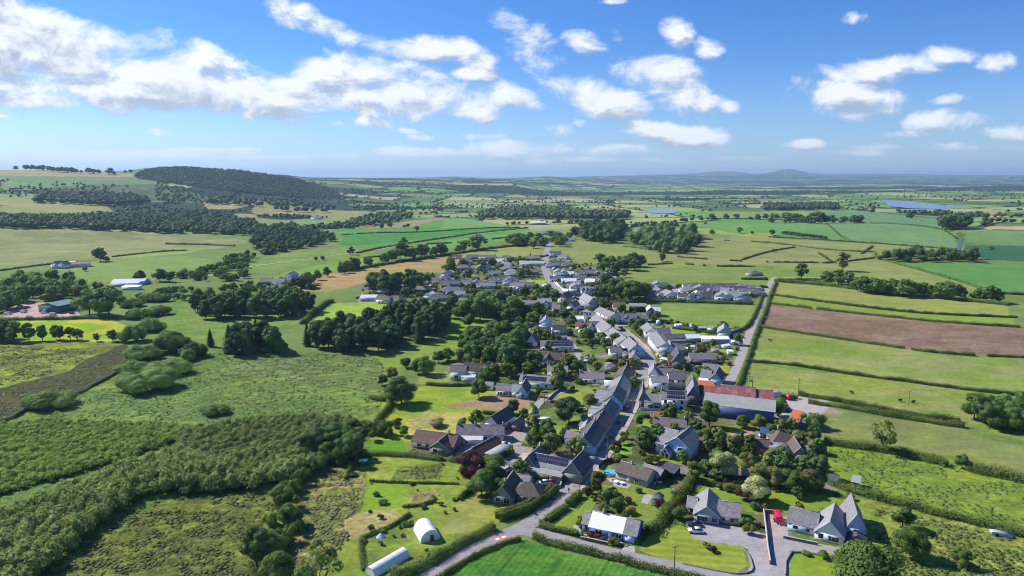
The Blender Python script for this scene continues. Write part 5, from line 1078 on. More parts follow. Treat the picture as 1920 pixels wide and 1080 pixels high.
# ------------------------------------------------------------ houses
WALL = dict(white=plain('white_harling', (.74,.74,.72), .85, .10, 1.5), cream=plain('cream_harling', (.66,.61,.50), .85, .12, 1.5), grey=plain('grey_harling', (.36,.36,.36), .9, .18, 1.5), blue=plain('blue_shade_wall', (.10,.19,.42), .8, .12, 1.5),  # the blue wall is white harling with shade put into its colour
            pblue=plain('pale_blue_shade_wall', (.42,.56,.74), .85, .1, 1.5), tan=plain('tan_render', (.46,.38,.28), .9, .15, 1.5), stone=plain('dark_stone', (.20,.18,.165), .9, .35, 3), brick=plain('red_brick', (.34,.13,.08), .9, .25, 3), dark=plain('dark_boards', (.05,.045,.04), .8, .2, 3),  # pale blue wall: white harling with sky-lit shade mixed into the colour
            green=plain('green_cladding', (.07,.13,.11), .6, .1, 1), dblue=sheet_metal('blue_cladding', (.075,.12,.28), .12, 2.5), lgrey=sheet_metal('grey_cladding', (.42,.45,.48), .1, 2.0), khaki=plain('khaki_harling', (.27,.27,.22), .9, .15, 1.5))
ROOF = dict(slate=roofing('slate_roof', (.15,.15,.17), (.29,.285,.285)), grey=roofing('grey_tile_roof', (.24,.235,.24), (.38,.37,.35), .34, .3), lgrey=roofing('pale_slate_roof', (.28,.28,.29), (.42,.41,.39)), dark=roofing('dark_slate_roof', (.078,.078,.092), (.15,.145,.15), lichen=.35),
            brown=roofing('brown_tile_roof', (.125,.095,.08), (.21,.165,.13)), rbrown=roofing('red_brown_tile_roof', (.155,.075,.055), (.24,.135,.10)), pink=roofing('pinkish_roof', (.27,.225,.22), (.36,.31,.29)), mauve=roofing('mottled_roof', (.22,.20,.215), (.36,.30,.31), lichen=.6),
            terra=roofing('terracotta_tiles', (.46,.20,.12), (.52,.28,.17)), red=sheet_metal('red_sheeting', (.27,.095,.085), .35, 2.2, rust=(.40,.21,.18)), orange=sheet_metal('rusty_orange_sheeting', (.55,.15,.05), .2, 2.2), white=sheet_metal('white_sheeting', (.80,.80,.80), .04, 1.2),
            sheet=sheet_metal('grey_sheeting', (.30,.30,.28), .22, 2.2, rust=(.36,.33,.29)), lsheet=sheet_metal('pale_sheeting', (.55,.57,.57), .1, 2.0), green=sheet_metal('green_sheeting', (.16,.26,.23), .12, 2.0), flat=plain('felt_flat_roof', (.22,.22,.225), .9, .25, 1), lflat=plain('pale_flat_roof', (.28,.32,.31), .9, .15, 1), glass=glass('conservatory_glass', (.12,.14,.15)), dglass=plain('deep_blue_sheet', (.04,.10,.22), .5, .1, 1))
FRAME = plain('window_frame_white', (.80,.80,.78), .5, .05, 3); DFRAME = plain('window_frame_brown', (.10,.06,.04), .5, .1, 3); GLASS = glass(); SOLAR = None
def solar_mat():
    m, t, b = mat_new('solar_panel'); oc = N(t, 'ShaderNodeTexCoord').outputs['Object']
    br = N(t, 'ShaderNodeTexBrick', offset=0.0); t.links.new(oc, br.inputs['Vector']); br.inputs['Scale'].default_value = 1; br.inputs['Brick Width'].default_value = 1.0; br.inputs['Row Height'].default_value = 1.6
    br.inputs['Mortar Size'].default_value = .03; br.inputs['Color1'].default_value = (.016,.018,.045,1); br.inputs['Color2'].default_value = (.02,.022,.055,1); br.inputs['Mortar'].default_value = (.22,.22,.24,1)
    t.links.new(br.outputs['Color'], b.inputs['Base Color']); b.inputs['Roughness'].default_value = .25; return m
SOLAR = solar_mat(); RIDGE = plain('ridge_tiles', (.34,.31,.29), .85, .15, 3); LEAD = plain('chimney_render', (.38,.35,.31), .9, .2, 3); POT = plain('chimney_pot', (.45,.25,.16), .85, .2, 3); DOORM = plain('painted_door', (.10,.12,.16), .5, .1, 3); STEELG = plain('garage_door_paint', (.55,.68,.80), .6, .05, 3); BARGE = plain('barge_board', (.70,.70,.69), .6, .05, 3)
FOOT = []
def gable_walls(m, x0, x1, y0, y1, e, rise, ridge):
    m.box(x0, x1, y0, y1, -.25, e)
    if rise and ridge in 'xy':
        if ridge == 'x':
            ym = (y0 + y1) / 2
            for x in (x0, x1): m.add([(x, y0, e), (x, y1, e), (x, ym, e + rise)], [(0, 1, 2)] if x == x1 else [(0, 2, 1)])
        else:
            xm = (x0 + x1) / 2
            for y in (y0, y1): m.add([(x0, y, e), (x1, y, e), (xm, y, e + rise)], [(0, 1, 2)] if y == y0 else [(0, 2, 1)])
def slab(m, q, t, up=(0, 0, 1)):
    q = np.array(q, float); lo = q - np.array([0, 0, t]); V = np.concatenate([q, lo]); m.poly(V, [(0, 1, 2, 3), (7, 6, 5, 4), (0, 4, 5, 1), (1, 5, 6, 2), (2, 6, 7, 3), (3, 7, 4, 0)])
def roof_mb(x0, x1, y0, y1, e, rise, ridge, o=.32, t=.14):
    m = MB(); e = e + .02
    if ridge == 'f': m.box(x0 - .15, x1 + .15, y0 - .15, y1 + .15, e, e + .18); return m
    if ridge == 'm':   # single slope, high at the back
        s = rise / (y1 - y0); slab(m, [(x0 - o, y0 - o, e - o * s + t), (x1 + o, y0 - o, e - o * s + t), (x1 + o, y1 + o, e + rise + o * s + t), (x0 - o, y1 + o, e + rise + o * s + t)], t); return m
    if ridge in 'hH':  # hipped: h = ridge along x
        if ridge == 'h':
            d = (y1 - y0) / 2; ym = (y0 + y1) / 2; a, b = (x0 + d * .95, ym), (x1 - d * .95, ym)
        else:
            d = (x1 - x0) / 2; xm = (x0 + x1) / 2; a, b = (xm, y0 + d * .95), (xm, y1 - d * .95)
        X0, X1, Y0, Y1 = x0 - o, x1 + o, y0 - o, y1 + o; z0, z1 = e - .05, e + rise
        V = [(X0, Y0, z0), (X1, Y0, z0), (X1, Y1, z0), (X0, Y1, z0), (a[0], a[1], z1), (b[0], b[1], z1)]
        if ridge == 'h': fc = [(0, 1, 5, 4), (2, 3, 4, 5), (1, 2, 5), (3, 0, 4), (3, 2, 1, 0)]
        else: fc = [(0, 1, 4), (1, 2, 5, 4), (2, 3, 5), (3, 0, 4, 5), (3, 2, 1, 0)]
        m.poly(V, fc); return m
    if ridge == 'x':
        ym = (y0 + y1) / 2; s = rise / (ym - y0); z1 = e + rise + t
        slab(m, [(x0 - o, y0 - o, e - o * s + t), (x1 + o, y0 - o, e - o * s + t), (x1 + o, ym, z1), (x0 - o, ym, z1)], t)
        slab(m, [(x1 + o, y1 + o, e - o * s + t), (x0 - o, y1 + o, e - o * s + t), (x0 - o, ym, z1), (x1 + o, ym, z1)], t)
    else:
        xm = (x0 + x1) / 2; s = rise / (xm - x0); z1 = e + rise + t
        slab(m, [(x0 - o, y1 + o, e - o * s + t), (x0 - o, y0 - o, e - o * s + t), (xm, y0 - o, z1), (xm, y1 + o, z1)], t)
        slab(m, [(x1 + o, y0 - o, e - o * s + t), (x1 + o, y1 + o, e - o * s + t), (xm, y1 + o, z1), (xm, y0 - o, z1)], t)
    return m
def window(root, side, x0, x1, y0, y1, u, z, w, h, frame=FRAME, pane=GLASS, nm='window', sub=True, bars=0):
    """a window on one side of a block; u = place along the wall 0..1"""
    if side in 'fb':
        cx = x0 + (x1 - x0) * u; y = y0 if side == 'f' else y1; sg = -1 if side == 'f' else 1
        B = lambda m, a, b, c, d, p, q: m.box(cx + a, cx + b, min(y + sg * p, y + sg * q), max(y + sg * p, y + sg * q), z + c, z + d)
    else:
        cy = y0 + (y1 - y0) * u; x = x0 if side == 'l' else x1; sg = -1 if side == 'l' else 1
        B = lambda m, a, b, c, d, p, q: m.box(min(x + sg * p, x + sg * q), max(x + sg * p, x + sg * q), cy + a, cy + b, z + c, z + d)
    m = MB(); B(m, -w / 2 - .10, w / 2 + .10, -.10, h + .10, .004, .05); o = m.build(nm, frame, root)
    m = MB()
    nb = max(1, bars or int(round(w / .9))); pw = w / nb
    for k in range(nb): B(m, -w / 2 + k * pw + .03, -w / 2 + (k + 1) * pw - .03, .03, h - .03, .045, .065)
    m.build('pane', pane, o)
    return o
def doorp(root, side, x0, x1, y0, y1, u, w=1.0, h=2.05, mat=DOORM, nm='door'):
    if side in 'fb':
        cx = x0 + (x1 - x0) * u; y = y0 if side == 'f' else y1; sg = -1 if side == 'f' else 1
        m = MB(); m.box(cx - w / 2, cx + w / 2, min(y, y + sg * .05), max(y, y + sg * .05), .02, h)
    else:
        cy = y0 + (y1 - y0) * u; x = x0 if side == 'l' else x1; sg = -1 if side == 'l' else 1
        m = MB(); m.box(min(x, x + sg * .05), max(x, x + sg * .05), cy - w / 2, cy + w / 2, .02, h)
    return m.build(nm, mat, root)
def chimney(root, x, y, z0, z1, w=.55, d=.8, pots=2, mat=None):
    m = MB(); m.box(x - w / 2, x + w / 2, y - d / 2, y + d / 2, z0, z1); m.box(x - w / 2 - .07, x + w / 2 + .07, y - d / 2 - .07, y + d / 2 + .07, z1, z1 + .12)
    for k in range(pots): yy = y + (k - (pots - 1) / 2) * .38; m.cyl((x, yy, z1 + .12), (x, yy, z1 + .55), .13, .11, 6)
    return m.build('chimney', mat or LEAD, root)
def origin(A_, B_, frame):
    (ax, ay), (bx, by) = F(frame, A_, B_); a = np.array(G(ax, ay)); b = np.array(G(bx, by)); d = b - a; Lh = float(np.hypot(*d)); return a, Lh, math.atan2(d[1], d[0])
def house(label, A_, B_, blocks, frame='P', name='house', cat='house', group=None, L=None, far=False, rz=None):
    """A_, B_ = front corners on the ground. blocks: x0,x1 (share of the front), y0,y1 (m back), eave, rise, ridge, wall, roof, extras"""
    a, Lh, ang = origin(A_, B_, frame); Lh = L or Lh; ang = ang if rz is None else math.radians(rz)
    return house_at(label, a[0], a[1], ang, Lh, blocks, name, cat, group, far)
def house_at(label, ax, ay, ang, Lh, blocks, name='house', cat='house', group=None, far=False):
    root = empty(name, (float(ax), float(ay), float(zt(ax, ay))), ang); tag(root, label, cat, group)
    for bi, bl in enumerate(blocks):
        x0, x1, y0, y1, e, rise, ridge, wl, rf = bl[:9]; ex = bl[9] if len(bl) > 9 else {}
        x0 *= Lh; x1 *= Lh
        # later blocks shrink a hair so that no two faces share a plane
        q = .012 * bi; x0 += q; x1 -= q; y0 += q; y1 -= q
        m = MB(); gable_walls(m, x0, x1, y0, y1, e - q, rise, ridge if ridge in 'xy' else 'n')
        if ridge == 'm' and rise:
            for x in (x0, x1): m.add([(x, y0, e - q), (x, y1, e - q), (x, y1, e - q + rise)], [(0, 1, 2)] if x == x1 else [(0, 2, 1)])
            m.add([(x1, y1, e - q), (x0, y1, e - q), (x0, y1, e - q + rise), (x1, y1, e - q + rise)], [(0, 1, 2, 3)])
        m.build('wall', WALL[wl], root)
        r = roof_mb(x0, x1, y0, y1, e - q, rise, ridge, ex.get('o', .32), ex.get('t', .14)).build('roof', ROOF[rf] if rf in ROOF else rf, root)
        if ridge in 'xy' and not far and ex.get('ridge', True):
            m = MB(); zr = e + rise + .14
            if ridge == 'x': m.box(x0 - .3, x1 + .3, (y0 + y1) / 2 - .14, (y0 + y1) / 2 + .14, zr - .05, zr + .08)
            else: m.box((x0 + x1) / 2 - .14, (x0 + x1) / 2 + .14, y0 - .3, y1 + .3, zr - .05, zr + .08)
            m.build('ridge', RIDGE, r)
            if ex.get('barge'):
                m = MB(); s = rise / ((x1 - x0) / 2 if ridge == 'y' else (y1 - y0) / 2)
                if ridge == 'y':
                    xm = (x0 + x1) / 2; yf = y0 - .34
                    for xa in (x0 - .32, x1 + .32):
                        za = e + .16 - .32 * s; zb = e + rise + .16
                        m.add([(xa, yf, za - .28), (xm, yf, zb - .28), (xm, yf, zb), (xa, yf, za), (xa, yf - .04, za - .28), (xm, yf - .04, zb - .28), (xm, yf - .04, zb), (xa, yf - .04, za)], [(4, 5, 6, 7), (0, 3, 2, 1), (0, 1, 5, 4), (3, 7, 6, 2)])
                m.build('barge_board', BARGE, r)
        for c in ex.get('ch', []):     # chimneys: share along the ridge
            if ridge in 'xh': chimney(r, x0 + (x1 - x0) * c, (y0 + y1) / 2, e + rise - .5, e + rise + 1.0)
            else: chimney(r, (x0 + x1) / 2, y0 + (y1 - y0) * c, e + rise - .5, e + rise + 1.0, .8, .55, 1)
        for wn in ex.get('w', []):     # side, u, z, w, h
            window(root, wn[0], x0, x1, y0, y1, wn[1], wn[2], wn[3], wn[4], frame=ex.get('fr', FRAME))
        for dn in ex.get('d', []): doorp(root, dn[0], x0, x1, y0, y1, dn[1], *(dn[2:]))
        for sk in ex.get('solar', []):  # on the front slope: u0,u1 along, v0,v1 up the slope
            u0, u1, v0, v1 = sk; ym = (y0 + y1) / 2; s = rise / (ym - y0)
            if ridge == 'x':
                pts = [(x0 + (x1 - x0) * u, y0 + (ym - y0) * v, e + .02 + .14 + (ym - y0) * v * s + .07) for u, v in ((u0, v0), (u1, v0), (u1, v1), (u0, v1))]
                m = MB(); slab(m, pts, .05); m.build('solar_panel', SOLAR, r)
    FOOT.append((ax + Lh / 2 * math.cos(ang) - 4 * math.sin(ang), ay + Lh / 2 * math.sin(ang) + 4 * math.cos(ang), max(Lh * .55, 6)))
    return root
WF = lambda *us, z=.9, w=1.2, h=1.1: [('f', u, z, w, h) for u in us]
H2 = house
H2('blue shaded bungalow with a white sheeted roof beside the road bend', (775,592), (1395,722), [
  (0,.15,1,8,2.3,2.0,'x','blue','grey',dict(w=WF(.5,w=1.0))), (.15,.78,0,9,2.4,2.5,'x','blue','white',dict(w=[('f',.28,.8,2.0,1.1),('f',.86,.8,1.6,1.1)],d=[('f',.60,.95,2.05,FRAME)],ch=[.30])),
  (.78,1.0,-.2,9,2.4,2.5,'x','blue','grey',dict(d=[('f',.5,2.6,2.0,STEELG,'garage_door')]))], 'N2')
H2('grey slate bungalow with a wide front gable, two cars before it', (122,468), (640,545), [
  (.0,.55,0,12,2.5,3.0,'y','grey','lgrey',dict(w=[('f',.35,.7,3.0,1.3),('f',.82,.7,1.6,1.3)],barge=1)), (.53,1.0,1.5,9.5,2.4,2.7,'x','grey','mauve',dict(w=[('f',.25,.9,1.0,1.0),('f',.65,.9,1.0,1.0)])),
  (-.17,.04,4,11,2.3,1.8,'x','brick','lgrey',dict(w=[('f',.5,.9,1.2,1.1)]))], 'N4')
H2('pale blue shaded white bungalow with a front gable beside the red trailer drive', (1165,588), (1805,745), [
  (.0,.52,1.5,10,2.5,2.8,'x','pblue','grey',dict(w=[('f',.28,1.0,1.3,.9),('f',.72,1.0,1.0,.9)])), (.5,1.0,0,12.5,2.5,3.9,'y','white','lgrey',dict(w=[('f',.22,.8,1.2,1.3),('f',.66,.7,2.6,1.3)],barge=1))], 'N4')
H2('steep roofed white gabled house right of the white bungalow', (1584,1006), (1623,1012), [
  (0,1,0,13,2.8,4.6,'y','pblue','lgrey',dict(w=[('f',.5,.6,1.0,1.9)],barge=1)), (.05,.95,-3.0,0,1.3,1.0,'y','stone','dark',dict(ridge=False))], 'P')
H2('brown tiled bungalow with a blue garden pool at its side', (1165,522), (1512,628), [
  (0,1,0,8,2.5,2.3,'x','grey','brown',dict(w=[('f',.68,.8,1.4,1.1)],d=[('f',.42,1.2,2.1,FRAME)],ch=[.35])), (.58,1.16,5.5,11.5,2.4,1.6,'x','dark','grey',dict(w=[('f',.8,.9,1.0,.9)]))], 'N1')
H2('dark solar roofed shed behind the brown bungalow', (1668,492), (1822,535), [(0,1,0,5,2.2,.8,'m','dark','dark',dict(solar=[]))], 'N1', name='shed', cat='shed')
H2('cream grey house with long solar panels and a black slate gable', (100,446), (632,556), [
  (.16,.98,1,8,3.0,2.7,'x','khaki','lgrey',dict(w=[('f',.32,.9,1.0,1.1),('f',.62,.8,1.8,1.2)],d=[('f',.2,1.0,2.0)],solar=[(.05,.93,.30,.95)])),
  (0,.30,.2,11,2.8,3.4,'y','khaki','slate',dict(w=[('f',.25,.7,.9,1.5),('f',.78,.7,.9,1.3)],barge=1,ch=[.96])), (.88,1.28,-.3,11,3.0,4.4,'y','khaki','dark',dict(w=[('l',.2,.8,1.2,1.1)],barge=1,ch=[.99])),
  (.25,.9,-2.6,1,2.2,.5,'m','khaki','sheet',dict(w=[('f',.7,.6,2.4,1.0)]))], 'N1')
H2('brown hipped roof house behind the tall clipped hedge', (924,943), (984,951), [
  (0,.62,0,12,2.5,3.4,'y','khaki','brown',dict(w=[('f',.25,.8,1.4,1.1),('f',.7,.5,1.8,1.6)],fr=FRAME,ch=[.25])), (.5,1.42,2.5,10,2.5,3.0,'h','stone','brown',dict(w=[('f',.5,.9,1.4,1.1),('f',.85,.9,1.0,1.0)])),
  (.2,.85,10,17,2.4,1.8,'x','grey','grey',{})], 'P')
H2('grey sheet roofed shed above the brown hipped house', (1205,925), (1365,905), [(0,1,0,5,2.2,1.2,'y','lgrey','sheet',dict(w=[('f',.5,1.0,1.0,.8)]))], 'V5', name='shed', cat='shed')
H2('red brown tiled bungalow with a front gable left of the long cottage', (158,620), (628,690), [
  (0,1,2.5,11.5,2.5,3.0,'x','stone','rbrown',dict(w=[('f',.18,.9,1.6,1.1),('f',.38,.9,1.2,1.1)],ch=[.78])), (.52,.96,-.5,8,2.5,2.8,'y','khaki','rbrown',dict(w=[('f',.3,.7,1.6,1.3),('f',.75,.7,1.0,1.2)],barge=1))], 'V5')
H2('long white farm cottage with a patchy pinkish slate roof', (690,545), (1222,552), [
  (0,1,1.5,9,2.9,2.6,'x','white','mauve',dict(w=[('f',.62,.9,1.3,1.1),('f',.9,.9,1.0,1.1)],d=[('f',.72,1.0,2.0)],ch=[.02,.38,.98])), (.10,.56,-1.6,1.5,2.0,.6,'m','white','lsheet',dict(w=[('f',.3,.8,.8,.7)]))], 'V5')
H2('dark roofed barn wing standing behind the long white cottage', (1000,400), (1078,395), [(0,1,0,14,3.2,3.2,'y','white','dark',dict(w=[('r',.3,1.0,1.0,1.0),('r',.6,1.0,1.0,1.0)]))], 'V5', name='barn', cat='barn', L=7, rz=-28)
H2('brown tiled garage in the paved yard below the long cottage', (790,715), (960,745), [(0,1,0,14,2.4,2.2,'y','stone','rbrown',dict(barge=1))], 'V5', name='garage', cat='garage', L=6.5, rz=-35)
H2('pale flat roofed garage beside the brown tiled garage', (1015,735), (1105,750), [(0,1,0,11,2.5,0,'f','dark','lflat',{})], 'V5', name='garage', cat='garage', L=4.6, rz=-35)
H2('small dark slate outhouse on the gravel by the farm lane', (1300,398), (1385,412), [(0,1,0,6,2.2,2.0,'y','stone','slate',{})], 'V5', name='outhouse', cat='shed', L=4, rz=-24)
H2('blue shaded gabled house with a glazed porch gable at the street gardens', (382,712), (895,838), [
  (.28,1,0,12,4.6,3.4,'y','pblue','grey',dict(w=[('f',.62,3.2,1.8,1.1),('f',.45,.7,1.6,1.2),('f',.75,.7,2.4,1.2)],barge=1)), (.0,.34,.6,11,3.6,2.4,'m','white','grey',dict(w=[('f',.4,1.6,.6,.9),('f',.62,1.6,.6,.9),('f',.84,1.6,.6,.9)])),
  (.27,.52,-3.0,.5,2.4,2.0,'y','white','glass',dict(w=[('f',.25,.2,1.1,1.9),('f',.72,.2,1.1,1.9),('f',.5,2.3,.9,.9)],barge=1)), (-.42,.02,3.5,9,2.5,1.6,'x','white','brown',dict(w=[('f',.7,.6,1.2,1.4)],d=[('f',.42,.9,2.0)]))], 'V7')
H2('long low cottage with a faded pinkish roof and blue shaded walls', (368,388), (850,418), [(0,1,0,6.5,2.4,2.2,'x','pblue','pink',dict(w=[('f',.12,.8,.9,1.0),('f',.45,.8,1.0,1.0),('f',.86,.8,.9,1.0)],d=[('f',.7,.9,1.95)],ch=[0.0,.97]))], 'V7', name='cottage')
H2('tall pale grey house with rows of solar panels and a porch', (478,652), (760,668), [
  (0,1,0,9,5.0,2.6,'x','white','lgrey',dict(w=[('f',.16,3.2,1.1,1.4),('f',.82,3.2,1.1,1.4),('f',.18,.8,1.3,1.4),('f',.80,.8,1.3,1.4),('f',.5,3.2,1.0,1.4)],solar=[(.22,.95,.08,.45),(.22,.95,.52,.92)],ch=[.02,.98])),
  (.40,.60,-2.2,.3,2.5,1.4,'y','tan','lgrey',dict(d=[('f',.5,1.0,2.0)],ridge=False))], 'N6')
H2('lower grey roofed wing house left of the tall solar house', (292,648), (470,652), [(0,1,0,9,3.4,2.4,'x','grey','grey',dict(w=[('f',.75,.9,1.4,1.1)],d=[('f',.35,1.8,2.1)])),], 'N6')
H2('narrow stone gable house on the street corner left of the solar house', (228,628), (292,632), [(0,1,0,9,4.0,3.0,'y','stone','grey',dict(w=[('f',.5,.9,1.4,1.1)])), (.1,1,9,17,4.4,2.8,'y','white','dark',dict(w=[('l',.5,3,1,1)]))], 'N6')
H2('steep tall grey hall roof behind the right end of the solar house', (765,590), (905,600), [(0,1,0,12,4.2,4.5,'y','stone','grey',dict(w=[('f',.3,1.5,.9,1.4)],ch=[.98])), (.0,.95,13,22,4.4,4.4,'y','stone','slate',{})], 'N6', name='hall', cat='house')
H2('white stepped house behind the corner gable', (375,440), (560,440), [(0,1,0,8,4.2,2.0,'x','white','lgrey',dict(w=[('f',.2,1,1,1.2),('f',.7,3.0,1,1)]))], 'N6')
H2('grey slate house with small dormers behind the solar house', (570,412), (755,415), [(0,1,0,9,4.4,3.0,'x','white','slate',dict(w=[('f',.2,3.2,.9,.9),('f',.55,3.2,.9,.9),('f',.85,3.2,.9,.9)],ch=[.98]))], 'N6')
H2('white house with a steep pale roof at the forecourt corner', (335,335), (520,345), [(0,.62,0,11,3.6,3.6,'y','white','lgrey',dict(w=[('f',.7,1.0,1,1.1)])), (.5,1.35,3,10,3.0,2.2,'x','white','slate',dict(w=[('f',.5,1,1,1)]))], 'N6')
H2('dark steep gabled hall with a brick edge at the street corner', (598,190), (745,195), [(0,1,0,14,4.0,4.6,'y','stone','dark',dict(w=[('f',.5,1.2,1.2,1.6)],barge=0)), (-.25,0.02,2,10,3.4,2.6,'x','brick','brown',{})], 'N6', name='hall', cat='hall')
H2('long low dark extension running right from the dark hall', (815,138), (1100,140), [(0,1,0,7,2.8,1.6,'m','stone','slate',dict(w=[('f',.55,.9,1,1.1),('f',.85,.9,1,1.1)]))], 'N6', name='outbuilding', cat='outbuilding')
H2('white gabled house with a long low wing beside the straight lane', (1010,385), (1155,402), [(0,1,0,13,3.6,3.4,'y','pblue','dark',dict(w=[('f',.5,1,.9,1.2)],barge=1)), (-.75,.05,4,11,3.2,2.8,'x','white','lgrey',dict(w=[('f',.5,1,1,1)])), (-.8,.02,.5,4,2.2,.5,'m','white','white',{})], 'N6')
H2('white house across the lane behind the bowling lawn', (945,250), (1120,262), [(0,1,0,7,2.6,2.2,'x','white','pink',dict(w=[('f',.3,.9,1,1)]))], 'N6')
H2('wide grey roofed barn with blue lower cladding', (948,712), (1745,812), [
  (0,1,0,9,5.2,2.0,'m','dblue','sheet',dict(o=.4)), ], 'N6', name='barn', cat='barn')
H2('red sheet roofed barn behind the grey roofed one', (958,600), (1735,665), [(0,.25,0,9.5,5.2,2.6,'x','dblue','red',dict(o=.3)), (.25,.74,-.6,9.5,5.9,2.8,'x','stone','red',dict(o=.3)), (.74,1,0,9.5,5.4,2.4,'x','dblue','red',dict(o=.3))], 'N6', name='barn', cat='barn')
H2('small shed with a rusty orange roof beside the lane', (912,445), (1075,452), [(0,1,0,5,2.6,1.2,'m','dark','orange',{})], 'N6', name='shed', cat='shed')
H2('blue walled shed with an orange roof at the right of the barns', (462,865), (572,885), [(0,1,0,11,3.2,1.4,'m','dblue','orange',{})], 'N8', name='shed', cat='shed')
H2('dark roofed villa with a flat middle hall and two gables', (1005,318), (1400,340), [
  (.0,.62,3,9,3.2,0,'f','grey','flat',dict(w=[('f',.22,.5,2.4,1.5),('f',.72,.5,2.4,1.5)])), (.55,1,-.5,9,2.8,3.0,'y','grey','brown',dict(w=[('f',.45,.8,1.2,1.1)],barge=1)), (.15,.95,9,18,3.0,4.2,'h','grey','brown',dict(ch=[.3])),
  (.02,.60,1.5,3.2,2.4,.8,'m','white','glass',{}), (-.42,.03,4,12,2.5,2.2,'x','brick','brown',{})], 'N3')
H2('dark roofed wooden garage with a white gate above the villa', (870,75), (960,88), [(0,1,0,5,2.3,.6,'m','dark','dglass',{})], 'N3', name='garage', cat='garage')
for a, b, rf, lb in [((235,505),(320,512),'slate','small pointed shed at the left of the row behind the hedge'), ((400,520),(500,530),'dglass','blue greenhouse shed below the further pale tree'), ((528,535),(612,545),'lflat','low flat shed between the blue shed and the grey one'), ((668,540),(775,552),'lgrey','grey slate shed left of the nearer pale tree')]:
    H2(lb, a, b, [(0,1,0,4.5,2.0,1.0,'x','dark',rf,{})], 'N3', name='shed', cat='shed')
H2('pale glass roofed shed on the slope beyond the villa garden', (1660,600), (1760,612), [(0,1,0,5,1.8,.8,'x','green','glass',{})], 'N3', name='greenhouse', cat='greenhouse')
H2('small brick and white field hut at the right hedge', (1596,916), (1610,919), [(0,1,0,4.5,2.3,.5,'m','brick','lflat',dict(w=[('f',.6,.9,.9,.8)]))], 'P', name='hut', cat='shed')
H2('long white cottage with dark roof panels behind the gable wing', (682,395), (1062,425), [(0,1,0,8,3.0,2.4,'x','white','lgrey',dict(w=[('f',.55,.9,1.1,1.1),('f',.8,.9,1.1,1.1)],solar=[(.08,.78,.15,.75)],ch=[.05]))], 'N7')
H2('white cottage range with a black roofed gable on the gravel', (412,508), (770,528), [(0,.52,2,9,2.6,2.2,'x','white','mauve',dict(w=[('f',u,.7,.8,1.2) for u in (.15,.3,.5,.65,.85)])), (.5,.76,1.6,9.4,2.6,2.4,'x','white','lflat',{}), (.66,1.0,0,12,2.8,3.2,'y','pblue','dark',dict(w=[('f',.6,.8,1.1,1.2),('l',.2,1,.9,1)],barge=1))], 'N7')
H2('small white cabin left of the white cottage range', (238,425), (382,430), [(0,1,0,4.5,2.4,1.0,'x','white','lgrey',dict(w=[('f',.7,.8,1.3,1.0)],d=[('f',.45,.9,2.0)]))], 'N7', name='cabin', cat='cabin')
H2('brown roofed white house behind its own lawn and terrace', (1455,690), (1660,640), [(0,.45,0,8,4.2,2.4,'x','white','slate',dict(w=[('f',.4,.8,1.8,1.6)])), (.38,1.0,1.5,10,4.4,2.8,'x','white','brown',dict(w=[('r',.5,2.8,1,1)])), (.35,.72,-3,1.0,2.4,.5,'m','white','lsheet',{})], 'Q8', rz=-3)
H2('bungalow with a pale mottled roof and a round white bay', (998,275), (1222,282), [(0,1,0,8,2.6,2.2,'x','white','lgrey',dict(w=[('f',.85,.8,1.4,1.1)],ch=[.1])), (.18,.56,-2.5,.4,2.4,1.0,'h','white','lsheet',dict(w=[('f',.5,.7,2.2,1.3)]))], 'N7')
H2('pale pink roofed cottage right of the round bay bungalow', (1365,352), (1640,358), [(0,1,0,7.5,2.5,2.3,'x','white','pink',dict(w=[('f',.25,.8,1.2,1.1),('f',.6,.8,1.2,1.1)],ch=[0,1]))], 'N7', name='cottage')
H2('brown roofed house with a front gable among the trees', (905,160), (1065,168), [(.1,.95,-1,9,2.6,2.8,'y','pblue','brown',dict(w=[('f',.5,.8,1.5,1.1)])), (-.1,1.4,5,13,2.8,3.0,'x','grey','brown',{})], 'N7')
H2('dark flat roofed house beside the upper terrace', (1560,558), (1745,562), [(0,1,0,9,2.8,1.2,'x','white','dark',dict(w=[('f',.25,.8,.8,1.4),('f',.42,.8,.8,1.4)]))], 'N7')
H2('white framed conservatory shed behind the middle terrace', (1478,745), (1640,752), [(0,1,0,6,2.4,.8,'x','white','lflat',dict(w=[('f',.3,.6,1.6,1.3),('f',.75,.6,1.6,1.3)]))], 'N7', name='conservatory', cat='conservatory')
H2('olive grey double garage behind the lower terrace', (705,610), (855,622), [(0,1,0,8,2.6,1.4,'y','khaki','sheet',{})], 'V6', name='garage', cat='garage')
H2('flat roofed white shed behind the terrace, pale panels', (1640,400), (1762,404), [(0,1,0,4,2.4,0,'f','white','lsheet',{})], 'N7', name='shed', cat='shed')
H2('small conical roofed summerhouse below the large yew', (675,500), (735,505), [(0,1,0,2.4,2.0,1.2,'h','tan','slate',{})], 'V6', name='summerhouse', cat='summerhouse')
